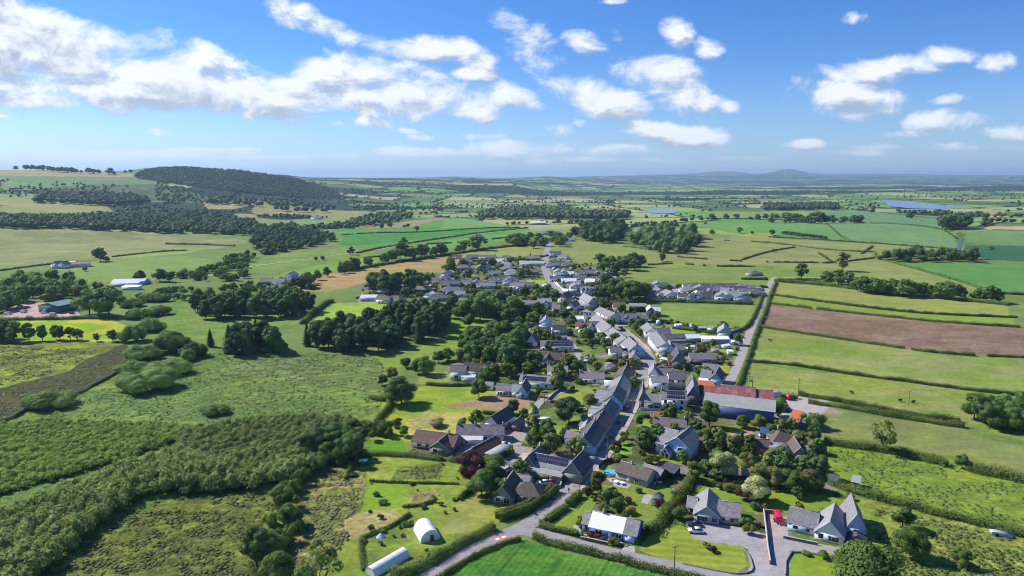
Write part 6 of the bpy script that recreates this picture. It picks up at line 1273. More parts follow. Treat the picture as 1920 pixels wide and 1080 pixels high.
# terraces along the main street: the ridge follows the street
def terrace(label, B_, C_, width, blocks, frame, name='terrace_house', cat='terraced house', left=True):
    (bx, by), (cx, cy) = F(frame, B_, C_); b = np.array(G(bx, by)); c = np.array(G(cx, cy)); d = c - b; Ln = float(np.hypot(*d)); ang = math.atan2(d[1], d[0]) - math.pi / 2
    ox = b - np.array([math.cos(ang), math.sin(ang)]) * (width if left else 0)
    bl = [(q[0] / 1.0, q[1], q[2] * Ln, q[3] * Ln, *q[4:]) for q in blocks]
    return house_at(label, ox[0], ox[1], ang, width, bl, name, cat, None)
RW = lambda *us, z=.9: [('r', u, z, .9, 1.2) for u in us]
terrace('pale blue shaded corner gable house of the lower terrace', (925,915), (1085,640), 8.6, [(0,1,0,1,3.3,3.3,'y','pblue','dark',dict(w=RW(.2,.5,.8)+[('f',.35,1.0,.9,1.1)],ch=[.03,.98],o=.2)), (-.55,0,.35,.75,2.6,1.6,'x','blue','mauve',{})], 'V6')
terrace('middle house of the lower terrace with a brown streaked roof', (1088,640), (1195,460), 8.2, [(0,1,0.01,.99,3.0,3.0,'y','grey','brown',dict(w=RW(.15,.4,.65,.88),ch=[.5],o=.15)), (-.4,0,.2,.7,2.4,1.2,'m','white','flat',{})], 'V6')
terrace('top house of the lower terrace with a black ridge', (1200,455), (1295,300), 8.0, [(0,1,0.01,1,3.5,3.4,'y','grey','slate',dict(w=RW(.2,.5,.8),ch=[.02],o=.15)), (-.45,0,.3,.8,2.6,.6,'m','white','lflat',{})], 'V6')
terrace('white gable end house of the upper terrace with a dark slope', (1842,668), (1890,540), 8.6, [(0,1,0,1,3.6,3.5,'y','pblue','slate',dict(w=RW(.3,.7),ch=[.02],o=.15)), (-.5,0,.1,.9,2.6,1.4,'m','white','lgrey',{})], 'N7')
terrace('long upper terrace house with a pale left slope', (1895,530), (1990,300), 9.0, [(0,1,0.01,.5,3.4,3.1,'y','white','grey',dict(w=RW(.3,.7),ch=[.98],o=.12)), (0,1,.5,1,3.8,3.4,'y','white','brown',dict(w=RW(.3,.7),ch=[.98],o=.12))], 'N7')
# ------------------------------------------------------------ the middle of the village
D2 = lambda us, z: [('f', u, z, .9, 1.2) for u in us]
H2('tall blue grey gable house at the left of the market', (650,305), (742,312), [(0,1,0,13,5.6,3.6,'y','grey','slate',dict(w=D2((.3,.7),3.2)+D2((.3,.7),.9)+[('l',.3,3,.9,1.2)],ch=[.98,.02])), (-.4,.0,5,12,2.8,1.6,'m','white','white',{})], 'Z2')
H2('tall blue grey gable building at the right of the market', (982,372), (1080,372), [(0,1,0,21,6.0,4.0,'y','grey','lgrey',dict(w=[('l',.2,3,.9,1.3),('l',.5,3,.9,1.3),('l',.8,3,.9,1.3)],ch=[.5]))], 'Z2', rz=14)
H2('low slate house in front of the left market gable', (735,372), (822,380), [(0,1,0,12,3.2,3.4,'y','white','slate',dict(w=D2((.5,),1)))], 'Z2')
H2('white villa with a blue shaded bay and grey roof left of the market', (408,350), (562,352), [(0,1,1,9,5.0,2.4,'x','pblue','lgrey',dict(w=D2((.15,.85),3.2)+D2((.15,.85),.9),ch=[.05,.95])), (.35,.75,-1.5,2,4.2,2.2,'y','white','lgrey',dict(w=D2((.5,),2.6)))], 'Z2')
H2('long low pale house left of the white villa', (240,332), (400,336), [(0,1,0,8,2.8,1.8,'x','grey','mauve',dict(w=D2((.3,.6),.9)))], 'Z2')
H2('small white ended house right of the white villa', (568,392), (655,395), [(0,1,0,8,2.8,2.6,'x','white','mauve',dict(w=D2((.5,),.9)))], 'Z2')
H2('long flat white topped building above the market', (680,200), (835,205), [(0,1,0,12,3.6,0,'f','grey','white',dict(w=D2((.2,.5,.8),1.2)))], 'Z2')
H2('row of blue shaded white gabled houses at the top of the market', (885,205), (1078,212), [(0,1,2,10,5.0,2.2,'x','pblue','lgrey',dict(w=D2((.1,.3,.5,.7,.9),.9),ch=[.0,.5,1.0])), *[(u-.075,u+.075,1,4,4.9,1.7,'y','white','grey',dict(w=D2((.5,),3.4))) for u in (.15,.4,.62,.86)]], 'Z2')
H2('cream two storey house along the street bend', (1048,452), (1222,526), [(0,1,0,8,5.2,2.4,'x','cream','lgrey',dict(w=D2((.15,.4,.65,.88),3.3)+D2((.15,.4,.88),.9),ch=[.02,.5,.98]))], 'Z2')
H2('long white cottage row with small dormers on the side street', (1232,512), (1522,516), [(0,1,0,8,3.6,2.6,'x','white','slate',dict(w=D2((.08,.2,.38,.55,.72,.9),.9),d=[('f',.3,.9,2.0),('f',.63,.9,2.0)],ch=[.0,.5])), (.5,.72,-.3,4,3.4,2.0,'y','white','mauve',dict(w=D2((.5,),2.7)))], 'Z2')
H2('low blue shaded white house ending the side street row', (1532,506), (1650,510), [(0,1,0,7,2.8,1.8,'x','pblue','slate',dict(w=D2((.3,.7),.9)))], 'Z2')
H2('brown roofed house with pinkish walls behind the cottage row', (1262,402), (1400,404), [(0,1,0,12,4.4,2.8,'x','tan','brown',dict(w=D2((.5,),3))), (.3,.62,-3,1,3.6,2,'y','white','pink',{})], 'Z2')
H2('dark open fronted shed in the green field', (1447,388), (1632,390), [(0,1,0,8,4.2,.9,'m','dark','flat',{})], 'Z2', name='shed', cat='shed')
H2('pale roofed barn with a blue front in the green field', (1640,442), (1792,445), [(0,.55,.5,11,4.4,2.4,'y','dblue','lsheet',{}), (.42,1,0,10,4.0,2.4,'x','dblue','lsheet',{})], 'Z2', name='barn', cat='barn')
H2('white house with two roof lights beside the slim cypress', (930,526), (1062,527), [(0,1,0,10,4.4,3.0,'x','pblue','lgrey',dict(w=D2((.3,.7),1),ch=[.0],solar=[(.2,.35,.4,.8),(.45,.6,.4,.8)])), (-.8,.02,5,11,2.6,1.8,'x','white','white',{})], 'Z2')
H2('small house with a bright red roof among the gardens', (832,602), (950,606), [(0,1,0,7,2.8,2.0,'x','white','red',dict(w=D2((.5,),.9)))], 'Z2')
H2('dark roofed white house with a front gable right of the red roof', (968,612), (1132,616), [(0,1,1,9,3.4,2.6,'x','white','slate',dict(w=D2((.6,.85),1))), (.12,.42,-1,3,3.4,2.2,'y','white','lgrey',dict(w=D2((.5,),1)))], 'Z2')
H2('large brown grey roofed house left of the panelled terrace', (178,772), (402,780), [(0,1,3,14,2.8,3.6,'h','grey','brown',{}), (.45,1,0,10,2.8,4.2,'y','white','brown',dict(w=D2((.5,),1)))], 'Z2')
H2('white terrace of two dark roofed blocks behind the dark cypress', (420,662), (738,655), [(0,.44,0,8,3.2,2.0,'x','white','dark',dict(w=D2((.2,.4,.7),1.0))), (.52,1,1,9,3.6,2.2,'x','white','dark',dict(w=D2((.3,.6,.85),1.0)))], 'Z2')
H2('cream and blue shaded gabled house with a white apron wall', (432,582), (566,584), [(0,1,0,12,4.2,2.8,'y','pblue','lgrey',dict(w=D2((.3,.7),1),barge=1)), (-.06,1.06,-3,.2,2.0,.6,'m','white','white',{})], 'Z2')
H2('dark roofed long house left of the cream gabled house', (285,545), (415,548), [(0,1,0,8,2.8,1.6,'x','grey','dark',{}), (.2,1.2,9,16,3,2.2,'x','white','mauve',{})], 'Z2')
H2('long terrace with rows of dark panels on a pale roof', (440,832), (812,838), [(0,1,0,8,3.0,2.4,'x','white','lgrey',dict(w=D2((.1,.3,.5,.7,.9),.9),solar=[(.27,.97,.1,.45),(.27,.97,.52,.88)]))], 'Z2')
H2('dark hipped roof bungalow beside the purple tree', (1180,1060), (1305,1062), [(0,1,0,10,2.5,2.8,'h','grey','slate',{})], 'Z2')
H2('grey house with a white yard behind the long street roofs', (1232,905), (1442,902), [(0,.65,0,8,3.0,2.2,'x','white','slate',dict(w=D2((.5,),1))), (.6,1,-2,7,2.8,2,'h','white','mauve',{})], 'Z2')
H2('tan hipped roof house at the foot of the long street roofs', (1450,1000), (1555,1002), [(0,1,0,9,4.2,2.6,'H','tan','pink',dict(w=D2((.5,),1.5)))], 'Z2')
terrace('long pale street roof, upper of three', (1330,682), (1155,530), 11, [(0,1,0,1,3.8,3.6,'y','white','lgrey',dict(w=[('r',.2,1,.9,1.2),('r',.5,1,.9,1.2),('r',.8,1,.9,1.2)],ch=[.02,.5]))], 'Z2')
terrace('long pale street roof with a solar square, middle of three', (1505,812), (1345,690), 11, [(0,1,0,1,3.8,3.4,'y','white','lgrey',dict(w=[('r',.3,1,.9,1.2),('r',.7,1,.9,1.2)],ch=[.02]))], 'Z2')
terrace('white and blue shaded gabled street house, lowest of three', (1610,905), (1515,818), 9, [(0,1,0,1,4.4,3.6,'y','pblue','lgrey',dict(w=[('f',.5,1.2,1,1.2),('f',.5,3.6,1,1)],ch=[.02]))], 'Z2')
terrace('white pale roofed street house with a side gable, right side upper', (300,702), (238,640), 9, [(0,1,0,1,4.6,3.0,'y','white','lgrey',dict(w=[('l',.5,1,.9,1.2),('l',.5,3.2,.9,1)],ch=[.5])), (1,1.9,.2,.8,3.4,2.4,'x','white','slate',{})], 'Z1', left=False)
terrace('long white building with a pale ribbed roof, right side of the street', (428,882), (325,742), 10, [(0,1,0,1,4.8,2.6,'y','white','lgrey',dict(w=[('l',.2,3,.9,1),('l',.5,3,.9,1),('l',.8,3,.9,1),('f',.5,1.2,1.2,1.3)]))], 'Z1', left=False)
H2('grey gabled house behind the long white building', (540,882), (745,888), [(0,.42,0,10,3.6,3.2,'y','white','lgrey',dict(w=D2((.5,),1))), (.38,1,2,10,3.2,2.4,'x','grey','slate',{})], 'Z1')
H2('long low white roofed range behind the street, left part', (430,752), (830,742), [(0,.2,1,8,3.2,2.0,'x','white','white',{}), (.2,.82,1.2,8,3.2,1.8,'x','grey','slate',{}), (.82,1.25,1,8,3,1.8,'x','grey','white',{}), (0,.8,-2.5,1.0,2.2,.5,'m','grey','slate',{})], 'Z1', name='outbuilding', cat='outbuilding')
H2('long low white topped shed running to the straight lane', (932,748), (1245,752), [(0,1,0,5,3,.8,'m','lgrey','white',{})], 'Z1', name='outbuilding', cat='outbuilding')
H2('grey corrugated barn beside the straight lane', (1105,702), (1252,712), [(0,1,0,15,4.4,3.4,'y','lgrey','sheet',dict(d=[('f',.65,1.2,2.2)],ridge=False))], 'Z1', name='barn', cat='barn')
H2('small black shed with a pale roof in the paddock', (902,612), (985,614), [(0,1,0,4,2.4,.5,'m','dark','lflat',{})], 'Z1', name='shed', cat='shed')
H2('small white cabin in the garden by the straight lane', (1225,878), (1275,880), [(0,1,0,4,2.4,.6,'x','white','white',{})], 'Z1', name='cabin', cat='cabin')
H2('low orange topped store beside the straight lane', (1300,742), (1352,745), [(0,1,0,9,1.8,.3,'m','brick','terra',{})], 'Z1', name='store', cat='shed')
# outlying farms
H2('white farmhouse with two gables in the pale meadow', (382,812), (488,815), [(0,.5,0,9,4.4,3.4,'y','white','slate',dict(w=D2((.3,.7),3)+D2((.3,.7),.9),ch=[.98])), (.5,1,0,9,4.4,3.4,'y','white','slate',dict(w=D2((.3,.7),3)+D2((.3,.7),.9),ch=[.98]))], 'Q1')
H2('long white farm range right of the white farmhouse', (498,808), (675,800), [(0,1,0,9,3.6,2.0,'x','white','terra',dict(w=D2((.2,.5,.8),1))), (-.3,.3,14,26,3.6,2.0,'x','grey','lsheet',{})], 'Q1', name='farm_building', cat='farm building')
H2('long low farm sheds beside the dark round trees', (800,952), (1060,948), [(0,.95,10,24,3.4,1.6,'x','pblue','lsheet',{}), (.1,.9,0,8,3,1,'m','white','lsheet',{})], 'Q1', name='farm_shed', cat='shed')
H2('low white shed in front of the long farm sheds', (910,975), (1035,976), [(0,1,0,7,2.8,.8,'m','white','white',{})], 'Q1', name='farm_shed', cat='shed')
H2('green roofed workshop in the scrap yard', (292,182), (440,190), [(0,1,0,18,5.4,2.0,'y','green','green',dict(d=[('f',.3,3.0,3.0,FRAME)],ridge=False))], 'Q5', name='workshop', cat='workshop')
H2('pale farmhouse far off below the dark plantation', (410,446), (475,447), [(0,1,0,10,4,3,'x','white','slate',{})], 'Q2', name='farmhouse', cat='house', far=True)
H2('long white barn far off above the village', (142,488), (255,488), [(0,1,0,14,5,2,'x','grey','white',{})], 'Q3', name='barn', cat='barn', far=True)
H2('lone grey bungalow in the hedge corner of the upper pasture', (1790,872), (1880,868), [(0,1,0,9,2.8,2.2,'h','grey','slate',dict(ch=[.5]))], 'Q3')
H2('far farm roofs at the end of the tan field', (1330,432), (1440,432), [(0,.5,0,14,5,2,'x','stone','slate',{}), (.5,1,2,16,4,2,'x','stone','sheet',{})], 'Q2', name='farm_building', cat='farm building', far=True)
H2('low pale school building at the top of the yellow green field', (205,690), (385,690), [(0,1,0,10,3,.8,'m','pblue','lsheet',dict(w=D2((.2,.4,.6,.8),.9)))], 'Z3', name='school', cat='building')
H2('white fronted brown roofed school hall beside the red yard', (388,712), (520,722), [(0,1,0,9,3.2,2.0,'x','white','brown',dict(w=D2((.3,.6),1))), (.9,1.8,5,15,3,2.6,'h','grey','brown',{})], 'Z3', name='school', cat='building')
H2('white sheeted hall among the brown roofs left of the village', (925,672), (1030,675), [(0,1,0,13,3.4,2.2,'y','white','white',{}), (1,1.9,1,10,3,2.4,'x','grey','slate',{})], 'Z3', name='hall', cat='hall')
# ------------------------------------------------------------ rows of small houses
ORD = ['first','second','third','fourth','fifth','sixth','seventh','eighth','ninth','tenth','eleventh','twelfth','thirteenth','fourteenth','fifteenth','sixteenth']
RNM = dict(slate='slate', grey='grey', lgrey='light', dark='dark', brown='brown', mauve='mottled', pink='pinkish', white='white', lsheet='pale', dglass='blue')
WNM = dict(white='white', cream='cream', grey='grey', pblue='blue', tan='tan', stone='stone', brick='brick')  # blue names the walls that carry bluish shade in their colour
def row(desc, frame, items, grp, seed=1):
    r = np.random.default_rng(seed); items = sorted(items, key=lambda q: q[0])
    for i, it in enumerate(items):
        x, y, Lm, deg, ty = it[:5]; wl = it[5] if len(it) > 5 else ['white','pblue','white','white','cream','white'][int(r.integers(0, 6))]; rf = it[6] if len(it) > 6 else ['slate','grey','lgrey','slate','mauve','lgrey','brown','lgrey'][int(r.integers(0, 8))]
        (px, py), = F(frame, (x, y)); gx, gy = G(px, py); Lm *= 1.2; a = math.radians(deg); ax, ay = gx - Lm / 2 * math.cos(a), gy - Lm / 2 * math.sin(a)
        w1 = [('f', u, .9, 1.2, 1.1) for u in ((.22, .75) if Lm < 12 else (.15, .45, .8))]; c = [.02] if r.random() < .5 else [.98]
        if ty == 's': bl = [(0, 1, 0, 7.5, 2.7, 2.5, 'x', wl, rf, dict(w=w1, d=[('f', .5, .95, 2.0)], ch=c))]
        elif ty == 't': bl = [(0, 1, 0, 8, 5.0, 2.6, 'x', wl, rf, dict(w=w1 + [('f', q[1], 3.3, q[3], q[4]) for q in w1], ch=c))]
        elif ty == 'g': bl = [(0, 1, 0, 11, 3.0, 3.0, 'y', wl, rf, dict(w=[('f', .3, .9, 1.2, 1.1), ('f', .72, .9, 1.0, 1.1)]))]
        elif ty == 'h': bl = [(0, 1, 0, 9.5, 2.6, 2.7, 'h', wl, rf, dict(w=w1))]
        else: bl = [(0, 1, 1.5, 9.5, 2.7, 2.5, 'x', wl, rf, dict(w=w1[:1], ch=c)), (.52, .92, -1.2, 6, 2.7, 2.2, 'y', wl, rf, dict(w=[('f', .5, .9, 1.5, 1.1)]))]
        if r.random() < .45: bl.append((1.02, 1.30, 2, 8, 2.2, .3, 'm', 'white', 'flat', dict(d=[('f', .5, 2.2, 1.9, STEELG)])))
        house_at(f"{RNM.get(rf, rf)} roofed {WNM.get(wl, wl)} house, {ORD[i]} from left in {desc}", ax, ay, a, Lm, bl, group=grp)
E1 = 'houses of the flat estate beside the straight lane'
row('the back row of the flat estate','Z1',[(290,152,11,-3,'s'),(380,142,9,60,'s','grey','mauve'),(440,128,10,-5,'g','white','lgrey'),(520,128,11,0,'h'),(790,135,8,0,'s','white','pink'),(870,142,12,0,'h','grey','slate'),(950,135,10,0,'L','white','slate'),(1060,142,15,0,'s','grey','slate'),(1240,138,15,0,'s','stone','slate'),(1440,152,15,0,'h','white','pink')],E1,1)
row('the middle row of the flat estate','Z1',[(300,175,9,0,'s','white','brown'),(470,208,9,8,'g','grey','grey'),(790,180,12,0,'h','pblue','lgrey'),(920,172,9,-10,'g','white','lgrey'),(990,190,11,10,'L','pblue','slate'),(1120,170,9,0,'s'),(1215,195,9,-20,'L','white','lgrey'),(1350,172,13,0,'s','grey','brown'),(1470,205,14,-6,'L','pblue','mauve')],E1,2)
row('the front row of the flat estate','Z1',[(410,258,12,-4,'L','grey','mauve'),(600,236,9,20,'g','white','lgrey'),(765,262,11,-6,'L','pblue','slate'),(880,245,8,-14,'g','white','white'),(960,246,14,0,'s','pblue','brown'),(1160,262,9,-10,'g','white','lgrey'),(1235,262,8,0,'g','white','lgrey'),(1295,232,11,-16,'s','pblue','lgrey'),(1395,275,11,0,'g','pblue','slate'),(1560,215,9,0,'s','grey','slate')],E1,3)
E2 = 'houses of the left part of the village'
row('the highest row left of the street','Z3',[(1300,215,10,0,'s','white','brown'),(1370,262,9,-20,'g','white','lgrey'),(1480,215,13,0,'s','grey','slate'),(1640,218,18,0,'s','white','pink'),(1795,262,13,-6,'L','white','lsheet'),(1700,292,9,10,'g','white','slate'),(1850,225,12,0,'h','grey','slate')],E2,4)
row('the second row left of the street','Z3',[(1370,335,13,0,'h','grey','mauve'),(1570,345,8,6,'g','stone','pink'),(1625,330,9,0,'g','white','slate'),(1850,335,13,-12,'h','white','lgrey'),(1905,390,12,-12,'h','pblue','lgrey'),(1720,408,10,0,'s','pblue','green'),(1180,420,10,-10,'g','pblue','slate')],E2,5)
row('the long terrace row left of the street','Z3',[(1100,498,12,-8,'L','grey','slate'),(1160,470,9,0,'g','white','slate'),(1440,520,13,0,'s','white','lgrey'),(1230,525,14,0,'s','grey','slate'),(1620,548,15,0,'s','white','lgrey'),(1750,492,12,0,'L','pblue','slate'),(1870,512,9,0,'g','white','slate'),(1515,528,8,0,'g','grey','grey')],E2,6)
row('the lowest row beside the school','Z3',[(640,485,11,0,'s','grey','slate'),(820,505,13,0,'L','white','brown'),(400,560,14,0,'h','stone','brown'),(480,610,12,-8,'g','grey','brown'),(620,595,12,0,'s','white','slate'),(880,590,15,-4,'h','stone','mauve'),(1250,602,16,0,'h','grey','slate'),(1100,690,11,0,'s','grey','slate'),(1330,645,8,0,'s','white','lflat'),(600,705,12,0,'h','grey','brown')],E2,7)
E3 = 'houses along the upper street'
row('the far cluster topping the street','Z4',[(640,158,13,0,'h','white','mauve'),(735,152,11,0,'s','grey','slate'),(830,158,12,-5,'s','stone','slate'),(945,250,11,0,'L','white','lgrey'),(1045,262,11,0,'h','pblue','lgrey'),(560,255,11,0,'s','grey','slate'),(700,275,11,0,'s','white','lgrey'),(480,312,10,0,'h','grey','mauve'),(560,330,12,0,'s','grey','grey')],E3,8)
row('the row at the upper street bend','Z4',[(810,500,12,0,'t','pblue','slate'),(940,530,13,-6,'L','white','lgrey'),(455,625,24,0,'s','white','lsheet'),(480,545,14,0,'s','grey','pink'),(775,655,14,0,'h','grey','mauve'),(880,635,9,0,'s','grey','slate'),(1000,650,12,0,'h','grey','slate'),(860,772,9,0,'g','cream','lgrey'),(945,785,10,0,'g','pblue','lgrey')],E3,9)
row('the cluster right above the market','Z4',[(1060,790,8,0,'s','white','white'),(1170,790,9,0,'s','white','mauve'),(1390,780,15,0,'L','stone','grey'),(1600,862,13,-4,'h','pblue','slate'),(1450,888,13,0,'L','white','mauve'),(1180,855,11,-8,'s','white','slate'),(1290,885,10,0,'s','stone','slate'),(1320,905,8,-18,'s','white','white')],E3,10)
row('the cluster left above the market','Z4',[(140,905,12,0,'g','white','slate'),(340,965,16,-5,'s','white','mauve'),(230,975,11,-12,'s','white','lgrey'),(60,640,12,-10,'h','white','lgrey'),(70,700,11,-10,'h','grey','lgrey'),(140,790,12,-10,'h','pblue','lgrey'),(30,860,9,0,'s','grey','slate'),(470,760,10,0,'s','stone','grey')],E3,11)
row('the short row where the street widens','Z4',[(835,870,11,0,'s','pblue','slate'),(1010,900,12,-5,'s','white','white'),(1060,975,9,0,'h','grey','slate'),(1200,985,9,10,'g','white','slate'),(1120,1000,8,6,'g','white','lgrey')],E3,12)
row('the hamlet beside the left road','P',[(498,533,10,0,'s','grey','slate'),(508,541,11,0,'h','grey','lgrey'),(520,545,10,0,'s','white','slate'),(520,534,11,0,'s','grey','mauve'),(532,540,10,0,'L','white','slate'),(534,530,10,0,'s','grey','slate'),(545,522,9,0,'g','pblue','slate')],'houses of the hamlet beside the left road',13)
# ------------------------------------------------------------ vehicles
CARP = {}
def paint(name, c, rough=.3):
    if name in _M: return _M[name]
    m, t, b = mat_new(name); b.inputs['Base Color'].default_value = (*c, 1); b.inputs['Roughness'].default_value = rough; b.inputs['Coat Weight'].default_value = .4; b.inputs['Specular IOR Level'].default_value = .5; _M[name] = m; return m
TYRE = plain('tyre_rubber', (.02,.02,.02), .9, .1, 5); RIM = plain('wheel_rim', (.42,.42,.44), .4, .05, 5)
def loft(m, prof, y0, y1, inset=0.0):
    """side profile (x,z) carried across from y0 to y1"""
    n = len(prof); V = [(x, y0, z) for x, z in prof] + [(x, y1, z) for x, z in prof]
    m.add(V, [(i, (i + 1) % n, (i + 1) % n + n, i + n)[::-1] for i in range(n)]); m.add(V[:n], [list(range(n))]); m.add(V[n:], [list(range(n))[::-1]])
def car_meshes(kind):
    body = MB(); gl = MB()
    if kind == 'van':
        body_p = [(-2.4,.35),(2.3,.35),(2.45,.6),(2.4,1.0),(1.7,1.2),(1.15,1.95),(-2.35,2.0),(-2.45,1.2)]; loft(body, body_p, -.9, .9)
        for s in (-1, 1): gl.add([(1.62,s*.905,1.25),(1.15,s*.905,1.8),(.5,s*.905,1.8),(.5,s*.905,1.25)], [(0,1,2,3) if s < 0 else (3,2,1,0)])
        gl.add([(1.72,-.8,1.22),(1.72,.8,1.22),(1.22,.75,1.88),(1.22,-.75,1.88)], [(0,1,2,3)])
        xs = (-1.5, 1.5); r = .34
    else:
        h = 1.45 if kind == 'car' else 1.75; loft(body, [(-2.1,.3),(2.1,.3),(2.15,.62),(1.95,.86),(1.05,.95),(-1.75,.97),(-2.1,.8)], -.86, .86)
        V = [(1.05,-.78,.94),(-1.8,-.78,.95),(-1.8,.78,.95),(1.05,.78,.94),(.25,-.62,h),(-1.35,-.62,h),(-1.35,.62,h),(.25,.62,h)]
        gl.add(V, [(0,4,5,1)[::-1],(1,5,6,2)[::-1],(2,6,7,3)[::-1],(3,7,4,0)[::-1]]); body.add([(.3,-.65,h+.01),(.3,.65,h+.01),(-1.4,.65,h+.01),(-1.4,-.65,h+.01),(.3,-.65,h-.05),(.3,.65,h-.05),(-1.4,.65,h-.05),(-1.4,-.65,h-.05)], [(0,1,2,3),(7,6,5,4),(0,4,5,1),(1,5,6,2),(2,6,7,3),(3,7,4,0)])
        xs = (-1.3, 1.3); r = .32
    wh = MB(); wh.cyl((0,-.11,0),(0,.11,0), r, r, 14); rm = MB(); rm.cyl((0,-.125,0),(0,.125,0), r*.6, r*.6, 10)
    lt = MB(); lt.box(2.02, 2.17, -.14, .14, -.07, .07)
    return body, gl, wh, rm, lt, xs, r
for k in ('car', 'suv', 'van'):
    b_, g_, w_, r_, l_, xs, r = car_meshes(k); CARP[k] = (b_, g_.mesh(k + '_glass', [GLASS]), w_.mesh('wheel', [TYRE]), r_.mesh('rim', [RIM]), l_.mesh('headlight', [FRAME]), xs, r)
_CB = {}
COLS = dict(white=(.75,.75,.75), silver=(.40,.41,.43), black=(.015,.015,.018), grey=(.12,.125,.13), red=(.45,.02,.03), blue=(.04,.10,.34), yellow=(.75,.50,.03), green=(.03,.12,.07), navy=(.02,.03,.08))
def car(label, px, py, deg, col='silver', kind='car', frame='P', group=None, xy=None, cat=None):
    (px, py), = F(frame, (px, py)); x, y = xy or G(px, py)
    if (kind, col) not in _CB: _CB[kind, col] = CARP[kind][0].mesh('car_body', [paint('car_paint_' + col, COLS[col])])
    bm_, gm, wm, rm, lm, xs, r = CARP[kind]; e = empty('parked_' + ('van' if kind == 'van' else 'car'), (x, y, float(zt(x, y)) + .06), math.radians(deg)); tag(e, label, cat or ('van' if kind == 'van' else 'car'), group or ('vehicles parked about the village'))
    def part(nm, me, loc, par):
        o = bpy.data.objects.new(nm, me); COL.objects.link(o); o.parent = par; o.location = loc; return o
    part('body', _CB[kind, col], (0, 0, 0), e); part('windows', gm, (0, 0, 0), e)
    if math.hypot(x, y) < 560:
        for xx in xs:
            for yy in (-.8, .8): w = part('wheel', wm, (xx, yy, r), e); part('rim', rm, (0, 0, 0), w)
        for yy in (-.6, .6): part('headlight', lm, (0 if kind != 'van' else .3, yy, .62), e)
    else:
        for xx in xs:
            for yy in (-.8, .8): part('wheel', wm, (xx, yy, r), e)
    return e
car('dark blue estate car in front of the grey twin gable bungalow', 130, 515, 178, 'navy', 'car', 'N4'); car('white car nearest the mown lawn before the grey bungalow', 145, 590, 175, 'white', 'car', 'N4')
car('white car in the shaded parking bay of the cream grey house', 355, 590, 190, 'white', 'car', 'N1'); car('red car behind the white one in the parking bay', 425, 580, 165, 'red', 'car', 'N1')
car('red car in the shade of the upper terrace', 80, 645, 60, 'red', 'car', 'N6'); car('white van in the farm yard beside the barn shadow', 435, 640, 80, 'white', 'van', 'N8'); car('black pickup behind the white van in the yard', 470, 665, 60, 'black', 'suv', 'N8')
car('yellow van parked at the junction forecourt', 465, 895, 20, 'yellow', 'van', 'Z1'); car('black car right of the yellow van', 560, 925, 0, 'black', 'car', 'Z1')
car('white car at the bungalow patio beside the terrace door', 1170, 600, 150, 'white', 'car', 'N1') if False else None
car('silver car in the white shed yard below the round bay bungalow', 1345, 240, 80, 'silver', 'car', 'N7'); car('white van on the grass behind the terrace gardens', 935, 855, 170, 'white', 'van', 'N7'); car('dark red car beside the red brown bungalow', 700, 620, 100, 'red', 'car', 'V5'); car('silver car behind the dark red car', 690, 580, 120, 'grey', 'suv', 'V5')
car('white car at the gravel end before the long white cottage', 1245, 575, 0, 'white', 'car', 'V5'); car('black car on the gravel behind the dark barn wing', 1240, 310, 150, 'black', 'suv', 'V5'); car('white car under the olive trees by the barn', 1640, 955, 0, 'white', 'car', 'N6')
car('black car on the street below the lower terrace junction', 790, 365, 120, 'black', 'car', 'N1') 
_sc = [(1440,690,'black',110),(1465,705,'navy',110),(1490,740,'black',108),(1340,575,'black',112),(1370,600,'grey',112),(1525,790,'blue',112),(1545,805,'black',112),(1580,835,'navy',112),(830,240,'black',20),(845,215,'navy',20),(795,255,'silver',20),(905,340,'black',150),(890,325,'white',150),(905,362,'silver',150),(860,250,'black',20),(1560,620,'white',90)]
for i, (x, y, c, d) in enumerate(sorted(_sc, key=lambda q: -q[1])):
    car(f"{c} car parked on the main street, {ORD[i]} from its near end up to the market", x, y, d, c, 'car', 'Z2')
for i, (x, y, c, d) in enumerate(sorted([(150,140,'white',30),(210,150,'silver',10),(180,185,'white',0),(330,190,'white',0),(500,160,'silver',5),(560,170,'blue',170),(590,180,'silver',0),(545,195,'black',0),(60,200,'white',30),(120,230,'silver',0),(400,205,'white',20)])):
    car(f"{c} vehicle in the scrap yard, {ORD[i]} from the left round the green workshop", x, y, d, c, 'van' if i % 3 == 0 else 'car', 'Q5')
